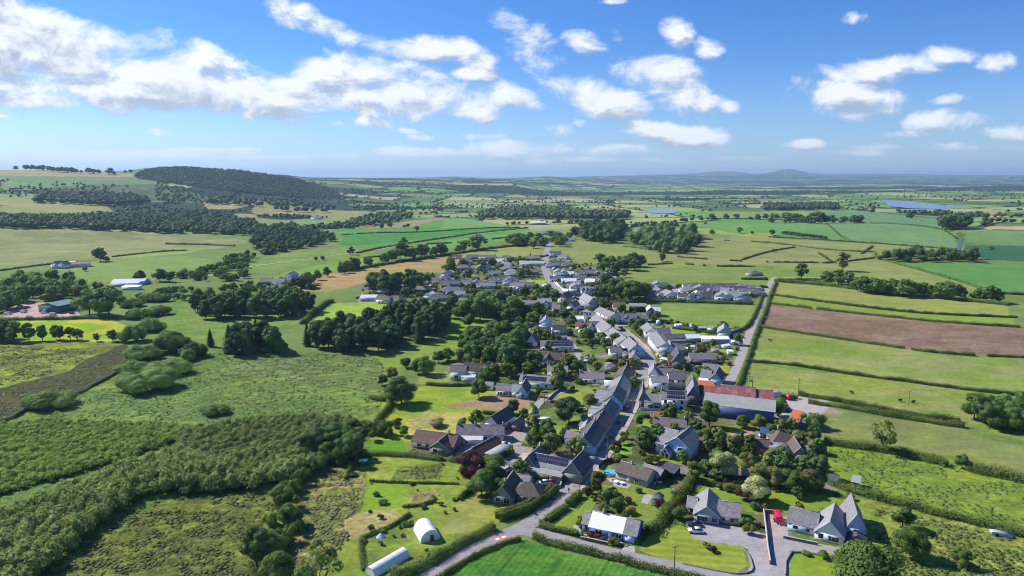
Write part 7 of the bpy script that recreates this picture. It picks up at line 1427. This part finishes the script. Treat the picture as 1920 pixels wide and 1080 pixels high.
# ------------------------------------------------------------ single things
def thing(name, label, cat, px, py, frame='P', rz=0.0, group=None):
    (px, py), = F(frame, (px, py)); x, y = G(px, py); e = empty(name, (x, y, float(zt(x, y))), math.radians(rz)); tag(e, label, cat, group); return e
POLY = plain('polythene_film', (.78,.79,.80), .35, .08, .8); POLYD = plain('polythene_ribs', (.5,.52,.54), .5, .05, 2)
def tunnel(label, A_, B_, w, h, frame, door=True):
    (ax, ay), (bx, by) = F(frame, A_, B_); a = np.array(G(ax, ay)); b = np.array(G(bx, by)); L_ = float(np.hypot(*(b - a))); ang = math.atan2(b[1] - a[1], b[0] - a[0])
    e = empty('polytunnel', (a[0], a[1], .0), ang); tag(e, label, 'polytunnel', 'polytunnels of the allotment')
    n = 14; th = np.linspace(0, math.pi, n); ring = np.stack([np.cos(th) * w / 2, np.sin(th) * h], 1); m = MB(); xs = np.linspace(0, L_, max(3, int(L_ / 2)))
    V = np.concatenate([np.c_[np.full(n, x), ring] for x in xs]); k = len(xs); V[:, 2] *= 1
    m.add(V, [(i * n + j, i * n + j + 1, (i + 1) * n + j + 1, (i + 1) * n + j) for i in range(k - 1) for j in range(n - 1)]); m.build('cover', POLY, e)
    m = MB()
    for x in xs:
        for j in range(n - 1): p, q = ring[j], ring[j + 1]; m.cyl((x, p[0] * 1.006, p[1] * 1.006), (x, q[0] * 1.006, q[1] * 1.006), .04, .04, 4, False)
    m.build('hoops', POLYD, e)
    m = MB(); m.add(np.c_[np.full(n, .02), ring * .99], [list(range(n))]); m.add(np.c_[np.full(n, L_ - .02), ring * .99], [list(range(n))[::-1]]); f = m.build('end_panel', POLY, e)
    if door:
        m = MB(); m.box(L_ - .03, L_ + .04, -.1, .9, 0, 1.8); m.build('door', DFRAME, f)
    return e
tunnel('long low white polytunnel beside the lower lane', (200,1075), (590,845), 3.9, 2.2, 'V8', False); tunnel('short high rounded white polytunnel with a dark door', (800,545), (885,690), 5.8, 3.3, 'V8')
WOODP = plain('weathered_pole', (.16,.13,.10), .9, .2, 4)
def pole(label, px, py, hpx, frame='P', arm=True):
    e = thing('telegraph_pole', label, 'pole', px, py, frame, 20, 'telegraph poles'); x, y = e.location[:2]; h = hpx * mpx(x, y) / cp / FR[frame][2]; h = max(h, 6.5)
    m = MB(); m.cyl((0,0,-.2),(0,0,h), .16, .11, 8); m.build('pole', WOODP, e)
    if arm: m = MB(); m.box(-.9,.9,-.06,.06,h-.5,h-.38); [m.cyl((q,0,h-.38),(q,0,h-.2),.05,.04,6) for q in (-.8,-.3,.3,.8)]; m.build('crossarm', WOODP, e)
    return e
pole('pole at the roadside by the broad olive pine', 762, 660, 180, 'N1'); pole('pole at the junction below the lower terrace', 1072, 320, 190, 'N1'); pole('pole beside the lower road at the bottom', 1825, 1000, 190, 'N2'); pole('pole on the street edge before the narrow stone gable', 155, 700, 130, 'N6')
pole('left pole of the pair in the pasture behind the barns', 1462, 425, 160, 'N6'); pole('right pole of the pair in the pasture behind the barns', 1502, 430, 160, 'N6'); pole('pole on the hedge behind the farm yard', 583, 450, 100, 'N8'); pole('pole standing alone in the big pasture', 1822, 600, 170, 'N8'); pole('pole behind the orange roofed shed', 572, 920, 110, 'N8'); pole('pole at the gravel behind the white cottage', 1682, 118, 110, 'V5'); pole('pole on the lower terrace pavement', 1108, 880, 150, 'V6')
e = thing('transformer', 'grey transformer box held between the pair of poles', 'transformer', 1482, 428, 'N6'); m = MB(); m.box(-.5,.5,-.35,.35,4.2,5.4); m.cyl((0,0,5.4),(0,0,5.8),.1,.08,6); m.build('tank', plain('galvanised_steel', (.35,.37,.38), .5, .1, 3), e); m = MB(); m.box(-1.9,1.9,-.1,.1,4.0,4.2); m.build('platform', WOODP, e)
# trailer, caravan, pool, trampoline, signs
e = thing('horse_trailer', 'bright red boxy trailer parked on the pink paved drive', 'trailer', 1085, 505, 'N4', -12); RED = paint('trailer_red', (.55,.015,.04)); m = MB(); loft(m, [(-1.0,.5),(1.0,.5),(1.0,2.3),(.8,2.5),(-.8,2.5),(-1.0,2.3)], 0, 4.6); m.build('body', RED, e)
for y_ in (1.6, 2.6):
    for s in (-1.08, 1.08): m = MB(); m.cyl((s-.1,y_,.33),(s+.1,y_,.33),.33,.33,12); m.build('wheel', TYRE, e)
m = MB(); m.box(-.05,.05,-1.2,0,.5,.6); m.build('drawbar', RIM, e)
e = thing('caravan', 'white touring caravan on the grass by the farm lane', 'caravan', 965, 815, 'N7', 10); m = MB(); loft(m, [(-3.0,.5),(3.0,.5),(3.1,1.3),(2.6,2.5),(-2.6,2.6),(-3.1,1.5)], 0, 2.2); m.build('body', WALL['white'], e); m = MB(); m.box(-1.8,-.6,-.03,.0,1.3,1.9); m.box(.8,2.0,-.03,.0,1.3,1.9); m.build('window', GLASS, e); m = MB(); m.cyl((0,-.05,.33),(0,.2,.33),.33,.33,12); m.build('wheel', TYRE, e)
e = thing('paddling_pool', 'round turquoise garden pool beside the brown bungalow', 'pool', 1100, 470, 'N1'); m = MB(); m.cyl((0,0,0),(0,0,.9),2.0,2.0,28,False); m.build('side', FRAME, e); m = MB(); th = np.arange(28)*2*np.pi/28; m.add(np.c_[np.cos(th)*1.95,np.sin(th)*1.95,np.full(28,.8)], [list(range(28))]); m.build('water_surface', paint('pool_water', (.06,.50,.68), .12), e)
e = thing('trampoline', 'round trampoline beside the grey green garden tree', 'trampoline', 1385, 662, 'N7'); m = MB(); [m.cyl((math.cos(a)*2,math.sin(a)*2,0),(math.cos(a)*2,math.sin(a)*2,.9),.05,.05,5) for a in np.arange(8)*math.pi/4]; m.build('leg', RIM, e); m = MB(); m.add(np.c_[np.cos(th)*1.8,np.sin(th)*1.8,np.full(28,.92)], [list(range(28))]); m.build('mat', plain('black_mat', (.03,.03,.035), .7, .1, 3), e); m = MB(); [m.cyl((math.cos(a)*2,math.sin(a)*2,.92),(math.cos(a+.2244)*2,math.sin(a+.2244)*2,.92),.10,.10,5,False) for a in th]; m.build('rim', WALL['white'], e)
e = thing('freight_container', 'long pale container behind the red roofed barn', 'container', 1600, 522, 'N6', -4); m = MB(); m.box(0,9,0,2.5,.2,2.9); m.build('body', WALL['lgrey'], e); m = MB(); m.box(-.05,9.05,-.05,2.55,2.9,3.02); m.build('roof', ROOF['white'], e); m = MB(); [m.box(9.0,9.04,.1+q,1.2+q,.4,2.8) for q in (0,1.2)]; m.build('door', RIM, e)
e = thing('red_container', 'short red container on the yard edge', 'container', 492, 545, 'N8', 8); m = MB(); m.box(-1.0,1.0,0,2.6,.1,2.3); m.build('body', RED, e); m = MB(); m.box(-.85,.85,-.04,0,.3,2.1); m.build('door', paint('trailer_red2', (.35,.02,.04)), e)
e = thing('broken_trailer', 'pale overturned trailer in the rough grass at the right', 'trailer', 1115, 790, 'Q9', -18); m = MB(); loft(m, [(-2.6,.3),(2.6,.1),(2.6,.9),(-1.4,1.3),(-2.6,1.2)], 0, 1.8); m.build('bed', WALL['lgrey'], e); m = MB(); m.cyl((-1.2,-.1,.5),(-1.2,.1,.5),.4,.4,12); m.build('wheel', TYRE, e); m = MB(); m.box(-3.8,-2.5,.8,1.0,.6,.75); m.build('drawbar', RIM, e)
e = thing('garden_shed', 'small white topped table hut on the allotment lawn', 'shed', 805, 245, 'Q7'); m = MB(); m.box(-1.3,1.3,-.9,.9,0,1.6); m.build('wall', WALL['green'], e); m = MB(); m.box(-1.5,1.5,-1.1,1.1,1.62,1.75); m.build('roof', ROOF['white'], e)
e = thing('water_tank', 'black covered tank at the allotment corner', 'tank', 730, 335, 'Q7'); m = MB(); m.cyl((0,0,0),(0,0,1.0),1.6,1.5,14); m.build('tank', plain('black_plastic', (.015,.018,.03), .4, .1, 3), e); m = MB(); m.cyl((0,0,1.0),(0,0,1.15),1.0,.6,14); m.build('lid', plain('black_plastic', (.02,.02,.03)), e)
e = thing('garden_dome', 'small blue grey netted frame in the allotment', 'frame', 325, 640, 'V8'); m = MB(); [m.cyl((math.cos(a)*1.4,math.sin(a)*1.4,0),(0,0,1.3),.05,.05,4) for a in np.arange(6)*math.pi/3]; m.build('hoops', RIM, e); m = MB(); m.cyl((0,0,.0),(0,0,1.2),1.35,.15,12,False); m.build('net', WALL['pblue'], e)
strip('road_marking', [(924,1013),(940,1008.5),(952,1004)], 3.0, plain('red_road_paint', (.42,.22,.21), .8, .3, 2), .085); strip('road_marking', [(929,1012),(936,1010)], .9, plain('white_road_paint', (.75,.73,.72), .7, .15, 3), .10); strip('road_marking', [(941,1008.5),(948,1006)], .9, plain('white_road_paint', (.75,.73,.72)), .10)
# garden walls and fences
def lowwall(label, pts, h, t, mat, frame='P', cap=True, name='garden_wall', cat='wall'):
    P = GP(F(frame, *pts)); P = resample(P, 2.0); d = np.gradient(P, axis=0); d /= np.maximum(np.hypot(d[:,0],d[:,1])[:,None],1e-6); nn = np.stack([-d[:,1],d[:,0]],1)*t/2; n = len(P); o3 = (float(P[0,0]), float(P[0,1]), float(zt(P[0,0], P[0,1]))); e = empty(name, o3); tag(e, label, cat)
    def strip3(z0, z1, k):
        a = P + nn*k - P[0]; b = P - nn*k - P[0]; V = np.concatenate([np.c_[a,np.full(n,z0)],np.c_[a,np.full(n,z1)],np.c_[b,np.full(n,z1)],np.c_[b,np.full(n,z0)]]); i = np.arange(n-1); m = MB()
        m.add(V, np.concatenate([np.stack([i+q*n,i+(q+1)*n,i+1+(q+1)*n,i+1+q*n],1) for q in range(3)])); m.add(V[[0,n,2*n,3*n]], [(0,1,2,3)]); m.add(V[[n-1,2*n-1,3*n-1,4*n-1]], [(3,2,1,0)]); return m
    strip3(-.1, h, 1).build('wall' if name != 'fence' else 'boards', mat, e)
    if cap: strip3(h+.002, h+.10, 1.35).build('coping', WALL['lgrey'], e)
lowwall('white topped dark wall dividing the two drives', [(912,360),(925,480),(940,600),(955,760),(985,950)], 1.1, .35, WALL['brick'], 'N4'); lowwall('low wall in front of the white bungalow terrace', [(1130,655),(1300,690),(1520,735)], .8, .3, WALL['stone'], 'N4'); lowwall('wall behind the pink drive', [(925,370),(1100,395)], 1.2, .3, WALL['brick'], 'N4')
lowwall('low wall between the blue shaded bungalow garden and the road', [(770,665),(900,690),(1080,730)], .8, .3, WALL['brick'], 'N2'); lowwall('stone edging wall of the mown lawn', [(0,945),(300,1010),(600,1065),(760,1050),(800,1010),(760,870),(670,760)], .4, .3, WALL['stone'], 'N4', False); lowwall('edging wall round the small front lawn', [(1160,1075),(1165,920),(1230,815),(1450,830),(1680,890)], .5, .3, WALL['stone'], 'N4', False)
lowwall('roadside wall beside the cream grey house', [(545,530),(560,620),(480,640)], .9, .35, WALL['lgrey'], 'N1'); lowwall('curved dark fence around the garden pool', [(975,420),(1030,360),(1120,335),(1170,350)], 1.7, .08, WALL['dark'], 'N1', False, 'fence', 'fence'); lowwall('pale yard wall before the tall solar house', [(240,655),(460,660),(760,690)], 1.0, .35, WALL['cream'], 'N6')
lowwall('dark board fence behind the yew garden', [(1030,575),(1180,590)], 1.5, .08, WALL['dark'], 'N7', False, 'fence', 'fence'); lowwall('wall along the farm lane bend', [(1010,540),(1080,470),(1130,440)], 1.0, .3, WALL['stone'], 'N7'); lowwall('fence line right of the villa garden', [(1560,130),(1575,300),(1580,460)], 1.5, .08, WALL['dark'], 'N3', False, 'fence', 'fence'); lowwall('yellow painted wall at the forecourt', [(400,165),(430,140),(480,135)], .9, .3, plain('yellow_painted_wall', (.60,.42,.06)), 'N6'); lowwall('red brick wall on the forecourt edge', [(450,185),(590,190),(600,130)], 1.2, .3, plain('orange_brick', (.50,.16,.08)), 'N6')
lowwall('white roadside barrier above the market', [(600,30),(660,110),(700,150)], .9, .3, WALL['white'], 'Z2'); lowwall('white lane edge wall at the upper bend', [(740,800),(800,880),(870,950)], .8, .3, WALL['white'], 'Z4')
# garden furniture
for a, b, lb in [(1170,575,'white patio table before the brown bungalow'),(1240,590,'second white patio table before the brown bungalow'),(1660,585,'white garden table on the lawn beside the brown bungalow')]:
    e = thing('patio_table', lb, 'table', a, b, 'N1'); m = MB(); m.cyl((0,0,.7),(0,0,.76),.9,.9,12); m.build('table_top', WALL['white'], e); m = MB(); m.cyl((0,0,0),(0,0,.7),.08,.08,6); m.build('leg', RIM, e); m = MB(); m.box(-1.8,-1.3,-.3,.3,0,.5); m.box(-1.9,-1.8,-.3,.3,0,.9); m.build('seat', WALL['white'], e)
e = thing('greenhouse', 'green framed greenhouse in the pool bungalow garden', 'greenhouse', 1640, 800, 'N1', -25); m = MB(); m.box(-1.6,1.6,-2.4,2.4,0,.5); m.build('base', WALL['green'], e); m = MB(); gable_walls(m,-1.5,1.5,-2.3,2.3,1.9,.8,'y'); m.build('glazing', ROOF['glass'], e)
patch('paving', [(1450,795),(1500,690),(1590,715),(1530,815)], PAVM, .045, 'N1'); patch('paving', [(1060,520),(1150,520),(1340,600),(1300,640),(1150,610)], PAVM, .05, 'N1'); patch('paving', [(690,515),(765,480),(775,590),(700,570)], PAVM, .05, 'N2'); patch('paving', [(770,600),(1250,700),(1220,740),(760,640)], PAVM, .045, 'N2'); patch('paving', [(1270,730),(1380,750),(1385,830),(1230,790)], PAVM, .05, 'N2')
# the walker on the street and grazing animals
def skin_body(name, verts, edges, radii, mat, parent, sub=1):
    me = bpy.data.meshes.new(name); me.from_pydata(verts, edges, []); o = bpy.data.objects.new(name, me); COL.objects.link(o); o.parent = parent
    md = o.modifiers.new('Skin', 'SKIN'); 
    for i, r in enumerate(radii): me.skin_vertices[0].data[i].radius = (r, r)
    me.skin_vertices[0].data[0].use_root = True
    s = o.modifiers.new('Sub', 'SUBSURF'); s.levels = sub; s.render_levels = sub; me.materials.append(mat); return o
def person():
    e = thing('person', 'person in dark clothes walking along the street below the junction', 'person', 640, 682, 'N1', 200)
    V = [(0,0,.95),(0,0,1.25),(0,0,1.48),(0,.01,1.66),(.19,0,1.42),(.26,.04,1.15),(.24,.14,.93),(-.19,0,1.42),(-.26,-.04,1.15),(-.24,.04,.93),(.10,0,.88),(.12,.12,.48),(.12,.02,.06),(-.10,0,.88),(-.12,-.10,.48),(-.12,-.24,.10),(.12,.14,.03),(-.12,-.12,.04)]
    E = [(0,1),(1,2),(2,3),(2,4),(4,5),(5,6),(2,7),(7,8),(8,9),(0,10),(10,11),(11,12),(0,13),(13,14),(14,15),(12,16),(15,17)]
    R = [.15,.16,.09,.11,.065,.05,.04,.065,.05,.04,.10,.07,.05,.10,.07,.05,.04,.04]
    for ob in (skin_body('body', V, E, R, plain('dark_clothes', (.03,.032,.045), .9, .1, 5), e),): 
        if not len(ob.data.skin_vertices): pass
    m = MB(); V0, F0 = ICO1; m.add(V0*np.array([.10,.12,.13])+np.array([0,.01,1.69]), F0); m.build('head', plain('skin_tone', (.45,.28,.20), .6, .05, 5), e, smooth=True)
    m = MB(); m.add(V0*np.array([.112,.13,.10])+np.array([0,-.02,1.76]), F0); m.build('hair', plain('dark_hair', (.03,.02,.015)), e, smooth=True); return e
try: person()
except Exception as ex: print('person', ex)
def beast(px, py, frame, label, col, k, deg, group, cat):
    e = thing(cat, label, cat, px, py, frame, deg, group); e.scale = (k,) * 3
    V = [(0,0,1.0),(.55,0,1.02),(-.6,0,1.05),(.95,0,1.15),(1.25,0,1.05),(1.5,0,.85),(.55,.2,.6),(.55,.2,.05),(.55,-.2,.6),(.6,-.2,.05),(-.6,.2,.65),(-.7,.2,.4),(-.62,.2,.05),(-.6,-.2,.65),(-.7,-.2,.4),(-.66,-.2,.05),(-.95,0,1.1),(-1.0,0,.6)]
    E = [(0,1),(0,2),(1,3),(3,4),(4,5),(1,6),(6,7),(1,8),(8,9),(2,10),(10,11),(11,12),(2,13),(13,14),(14,15),(2,16),(16,17)]
    R = [.38,.36,.34,.2,.17,.10,.13,.06,.13,.06,.14,.09,.06,.14,.09,.06,.05,.03]; skin_body('body', V, E, R, col, e); m = MB(); [m.add([(1.2,s*.12,1.15),(1.25,s*.32,1.18),(1.15,s*.28,1.08)], [(0,1,2)]) for s in (-1,1)]; m.build('ears', col, e)
CB, CW_ = plain('black_cow_coat', (.02,.018,.016), .8, .1, 3), plain('sheep_fleece', (.62,.60,.54), .95, .1, 4)
try:
    for i, (x, y) in enumerate([(1872,580,),(1180,470),(1730,560)]): beast(x, y, 'N8', f'dark cow grazing in the big pasture, {ORD[i]} along it', CB, 1.1, 20 + i * 90, 'cattle in the big pasture', 'cow')
    beast(1705, 722, 'Z1', 'dark cow standing alone in the pasture right of the lane', CB, 1.1, 160, None, 'cow')
    for x, y in [(160,757),(190,755),(215,758),(240,754),(262,757),(290,756),(310,758),(330,762),(200,740),(170,712),(145,720),(215,745),(370,760),(125,756)]: beast(x, y, 'Q4', 'white sheep of the flock along the far hedge', CW_, .9, (x * 37) % 360, 'sheep of the far flock', 'sheep')
except Exception as ex: print('beast', ex)
# ------------------------------------------------------------ garden shrubs and small trees between the houses
def near_road(x, y, pad=1.0):
    for P, w in ROADS:
        if np.min(np.hypot(P[:, 0] - x, P[:, 1] - y)) < np.max(w) / 2 + pad: return True
    return False
for q in F('N1',(1100,470),(1230,590),(1660,600),(1500,760),(1250,230)) + F('N4',(150,550),(1080,500),(300,1000)) + F('N7',(960,820),(1385,662)) + F('V5',(700,620),(880,590),(1250,450)) + F('N6',(600,560),(520,690)):
    q_ = G(*q); FOOT.append((q_[0], q_[1], 6.5))
FT = np.array(FOOT); OPEN = [GP(q[0]) for q in FIELDS if len(q[0]) >= 4 and np.mean([p[1] for p in q[0]]) > 500]
def free(x, y, pad):
    if np.min(np.hypot(FT[:, 0] - x, FT[:, 1] - y) - FT[:, 2]) < pad: return False
    return not near_road(x, y)
r = np.random.default_rng(77); VW = GP(VILLAGE); n = 0; tries = 0
GK = [('shrub','hedge',1.0),('shrub','oak',1.2),('shrub','light',.9),('shrub','lime',.7),('shrub','copper',.7),('shrub','yellow',.55),('shrub','red',.5),('shrub','blue',.9),('shrub','olive',1.1),('shrub','dark',1.2)]
pw = np.array([22,20,13,6,5,3,3,8,10,12.]); pw /= pw.sum(); NM = dict(hedge='dark green', oak='mid green', light='light green', lime='lime green', copper='purple', yellow='golden', red='reddish', blue='blue green', olive='olive', dark='very dark')
while n < 270 and tries < 9000:
    tries += 1; px, py = r.uniform(840, 1600), r.uniform(600, 1060) if r.random() < .75 else r.uniform(520, 700); X, Y, Z = ground_hit(px, py); x, y = float(X[0]), float(Y[0])
    if not inpoly(np.array([x]), np.array([y]), VW)[0] or not free(x, y, -1.0): continue
    if any(inpoly(np.array([x]), np.array([y]), O)[0] for O in OPEN) and r.random() < .9: continue
    kd, fo, k = GK[int(r.choice(10, p=pw))]; shrub_at(x, y, kd, float(r.uniform(1.3, 3.4)) * k, fo, f'{NM[fo]} garden shrub between the village houses', f'{NM[fo]} garden shrubs', float(r.uniform(.8, 1.4)), name='garden_shrub'); n += 1
n = 0; tries = 0
while n < 120 and tries < 9000:
    tries += 1; px, py = r.uniform(840, 1560), r.uniform(530, 900); X, Y, Z = ground_hit(px, py); x, y = float(X[0]), float(Y[0])
    if not inpoly(np.array([x]), np.array([y]), VW)[0] or not free(x, y, .5): continue
    if any(inpoly(np.array([x]), np.array([y]), O)[0] for O in OPEN): continue
    kd = ['oak','loose','tall','oak'][int(r.integers(0, 4))]; fo = ['oak','dark','scrub','olive','light'][int(r.integers(0, 5))]
    tree_at(x, y, kd, float(r.uniform(4, 8.5)), fo, f'small {NM.get(fo, "green")} garden tree between the village houses', f'small {NM.get(fo, "green")} garden trees', 1.1, name='garden_tree', lod=1); n += 1
n = 0; tries = 0
_sm = {}
for wl, rf in (('white','lgrey'),('white','slate'),('tan','flat'),('white','white'),('stone','slate'),('pblue','lsheet')):
    m1 = MB(); m1.box(-1.6, 1.6, -1.2, 1.2, -.1, 2.1); m2 = roof_mb(-1.6, 1.6, -1.2, 1.2, 2.1, .6, 'x', .15, .08); _sm[wl, rf] = (m1.mesh('shed_wall', [WALL[wl]]), m2.mesh('shed_roof', [ROOF[rf]]))
while n < 110 and tries < 6000:
    tries += 1; px, py = r.uniform(700, 1430), r.uniform(480, 700); X, Y, Z = ground_hit(px, py); x, y = float(X[0]), float(Y[0])
    if not inpoly(np.array([x]), np.array([y]), VW)[0] or not free(x, y, -1) or any(inpoly(np.array([x]), np.array([y]), O)[0] for O in OPEN): continue
    (wl, rf), ms = list(_sm.items())[int(r.integers(0, 6))]; e = empty('garden_shed', (x, y, 0), float(r.uniform(0, 3.1))); k = float(r.uniform(.8, 1.7)); e.scale = (k, k, 1)
    tag(e, f'small {WNM.get(wl)} walled shed with a {RNM.get(rf, "felt")} roof in the back gardens', 'shed', f'{WNM.get(wl)} walled garden sheds'); n += 1
    for nm, me in zip(('wall', 'roof'), ms): o = bpy.data.objects.new(nm, me); COL.objects.link(o); o.parent = e
X, Y = [], []
for q in range(3800):
    px, py = r.uniform(660, 1440), r.uniform(440, 640); a, b, _ = ground_hit(px, py); x, y = float(a[0]), float(b[0])
    if math.hypot(x, y) > 480 and inpoly(np.array([x]), np.array([y]), VW)[0] and free(x, y, 0) and not any(inpoly(np.array([x]), np.array([y]), O)[0] for O in OPEN): X.append(x); Y.append(y)
X, Y = np.array(X), np.array(Y); mass('garden_greenery', X, Y, r.uniform(1.0, 2.8, len(X)), r.uniform(1.2, 4.8, len(X)), 'hedge', 'hedges and bushes filling the far gardens of the village', 'garden greenery', 26, .42, r)

# ---- named shrubs of the near gardens
for fr, a, b, h, k, fo, lb in [('N2',870,630,55,1.3,'red','orange flowering bush before the blue shaded bungalow, left'),('N2',965,652,50,1.3,'red','orange flowering bush before the blue shaded bungalow, right'),('N2',1035,690,55,1.2,'blue','grey green bush before the blue shaded bungalow'),('N2',1140,725,80,1.4,'olive','spreading olive bush at the blue shaded bungalow wall'),('N2',1405,720,60,1.0,'lime','lime bush at the corner of the blue shaded bungalow'),
  ('N1',735,735,85,1.3,'light','yellow green bush at the hedge end beside the street'),('N1',905,770,60,1.2,'lime','lime bush on the lawn above the blue shaded bungalow'),('N1',1150,735,95,1.2,'yellow','golden bush in the bed above the blue shaded bungalow'),('N1',1315,800,75,1.1,'copper','purple red bush in the pool bungalow garden'),('N1',1640,850,95,1.0,'copper','dark purple bush beside the green greenhouse'),('N1',1330,930,90,1.2,'yellow','golden bush right behind the white roof'),
  ('N1',1200,870,150,1.1,'dark','large dark bush behind the white roof'),('N1',1080,800,170,1.0,'dark','tall dark bush in the bed above the blue shaded bungalow'),('N1',830,700,70,1.2,'red','reddish bush beside the street pole'),('N1',1430,680,60,1.2,'dark','round dark bush on the pool bungalow lawn'),('N1',1650,325,80,1.1,'lime','clipped lime ball before the glazed porch'),('N1',1510,350,70,1.1,'olive','olive bush below the white wing'),('N1',1185,320,70,1.6,'light','clipped oval bush at the street corner'),
  ('N1',1140,260,120,.9,'oak','bush on the street verge above the corner'),('N1',1190,190,100,1.0,'copper','dark red bush on the street verge'),('N1',1250,130,100,1.0,'light','bright bush higher on the street verge'),('N1',1270,70,90,1.0,'oak','green bush at the top of the street verge'),('N4',760,600,110,1.2,'olive','bush beside the drive of the twin gable bungalow'),('N4',1590,880,80,1.5,'oak','round bush on the small front lawn'),('N4',1380,840,50,1.8,'oak','low bush on the edge of the small front lawn'),
  ('N4',720,230,150,1.2,'copper','dark purple bush right of the mottled roof'),('N3',920,880,90,.9,'olive','olive bush below the nearer pale tree'),('N3',820,870,90,1.1,'blue','blue green bush below the nearer pale tree'),('N3',1030,670,50,1.2,'red','small reddish bush on the long lawn'),('V5',860,330,0,0,'',''),('V5',490,345,80,2.2,'tussb','brown heathery patch of bushes on the yellow field'),('V5',1290,700,110,.8,'olive','palm like bush beside the pale garage'),
  ('V7',160,310,180,.55,'dark','dark columnar bush at the street garden'),('V7',320,260,60,1.4,'lime','lime bush in the cottage garden'),('V7',480,170,70,1.5,'yellow','golden bush in the long flower bed'),('V7',640,170,60,1.8,'red','red bush in the long flower bed'),('V7',890,190,110,1.2,'light','bright green bush at the end of the flower bed'),('V7',250,180,70,1.8,'oak','green bush in the long flower bed')]:
    if h: T(a, b, 'shrub', h, fo, lb, frame=fr, wide=k)
for i, (a, b) in enumerate([(490,480),(505,560),(440,640),(470,700),(560,740),(430,790),(590,800)]):
    T(a * 1.0 + 350, b * .5 + 560, 'shrub', 34, ['oak','light','olive'][i % 3], 'low bush among the rough allotment beds', 'bushes among the allotment beds', 1.2, frame='V8')
r = np.random.default_rng(5)
for q in range(46):
    px, py = r.uniform(660, 900), r.uniform(872, 1040); x, y = G(px, py)
    if not inpoly(np.array([px]), np.array([py]), [(655,900),(690,872),(850,872),(895,905),(860,935),(860,975),(820,990),(780,1000),(760,1030),(680,1060),(670,960)])[0]: continue
    shrub_at(x, y, 'shrub', float(r.uniform(.5, 1.5)), ['olive','oak','dark','tuss','light'][int(r.integers(0, 5))], 'low bush dotted over the allotment grass', 'bushes dotted over the allotments', float(r.uniform(1, 2)), name='allotment_bush')
# young willows and thorn along the left edge of the allotments
for a, b, h in [(598,878,30),(618,868,24),(640,872,22),(560,905,34),(548,925,34),(540,960,36),(552,1000,30),(536,1015,34),(520,1030,40),(505,985,26),(560,880,40),(575,895,30)]:
    T(a, b, 'willow', h, ['oak','scrub','light'][(a + b) % 3], 'bush of the ragged row between the rough meadow and the brown plot', 'bushes of the ragged row by the brown plot', .8)
# ------------------------------------------------------------ haze: the air between here and the hills
def make_haze():
    m = bpy.data.materials.new('haze'); m.use_nodes = True; t = m.node_tree; t.nodes.remove(t.nodes['Principled BSDF'])
    v = t.nodes.new('ShaderNodeVolumePrincipled'); v.inputs['Color'].default_value = (.52, .73, 1.0, 1); v.inputs['Density'].default_value = HAZE; v.inputs['Anisotropy'].default_value = 0.2
    t.links.new(v.outputs[0], t.nodes['Material Output'].inputs['Volume'])
    b = MB(); b.box(-48000, 48000, -48000, 48000, -40, 520)
    o = b.build('haze', m); tag(o, kind='stuff')
HAZE = 5.0e-5
make_haze()
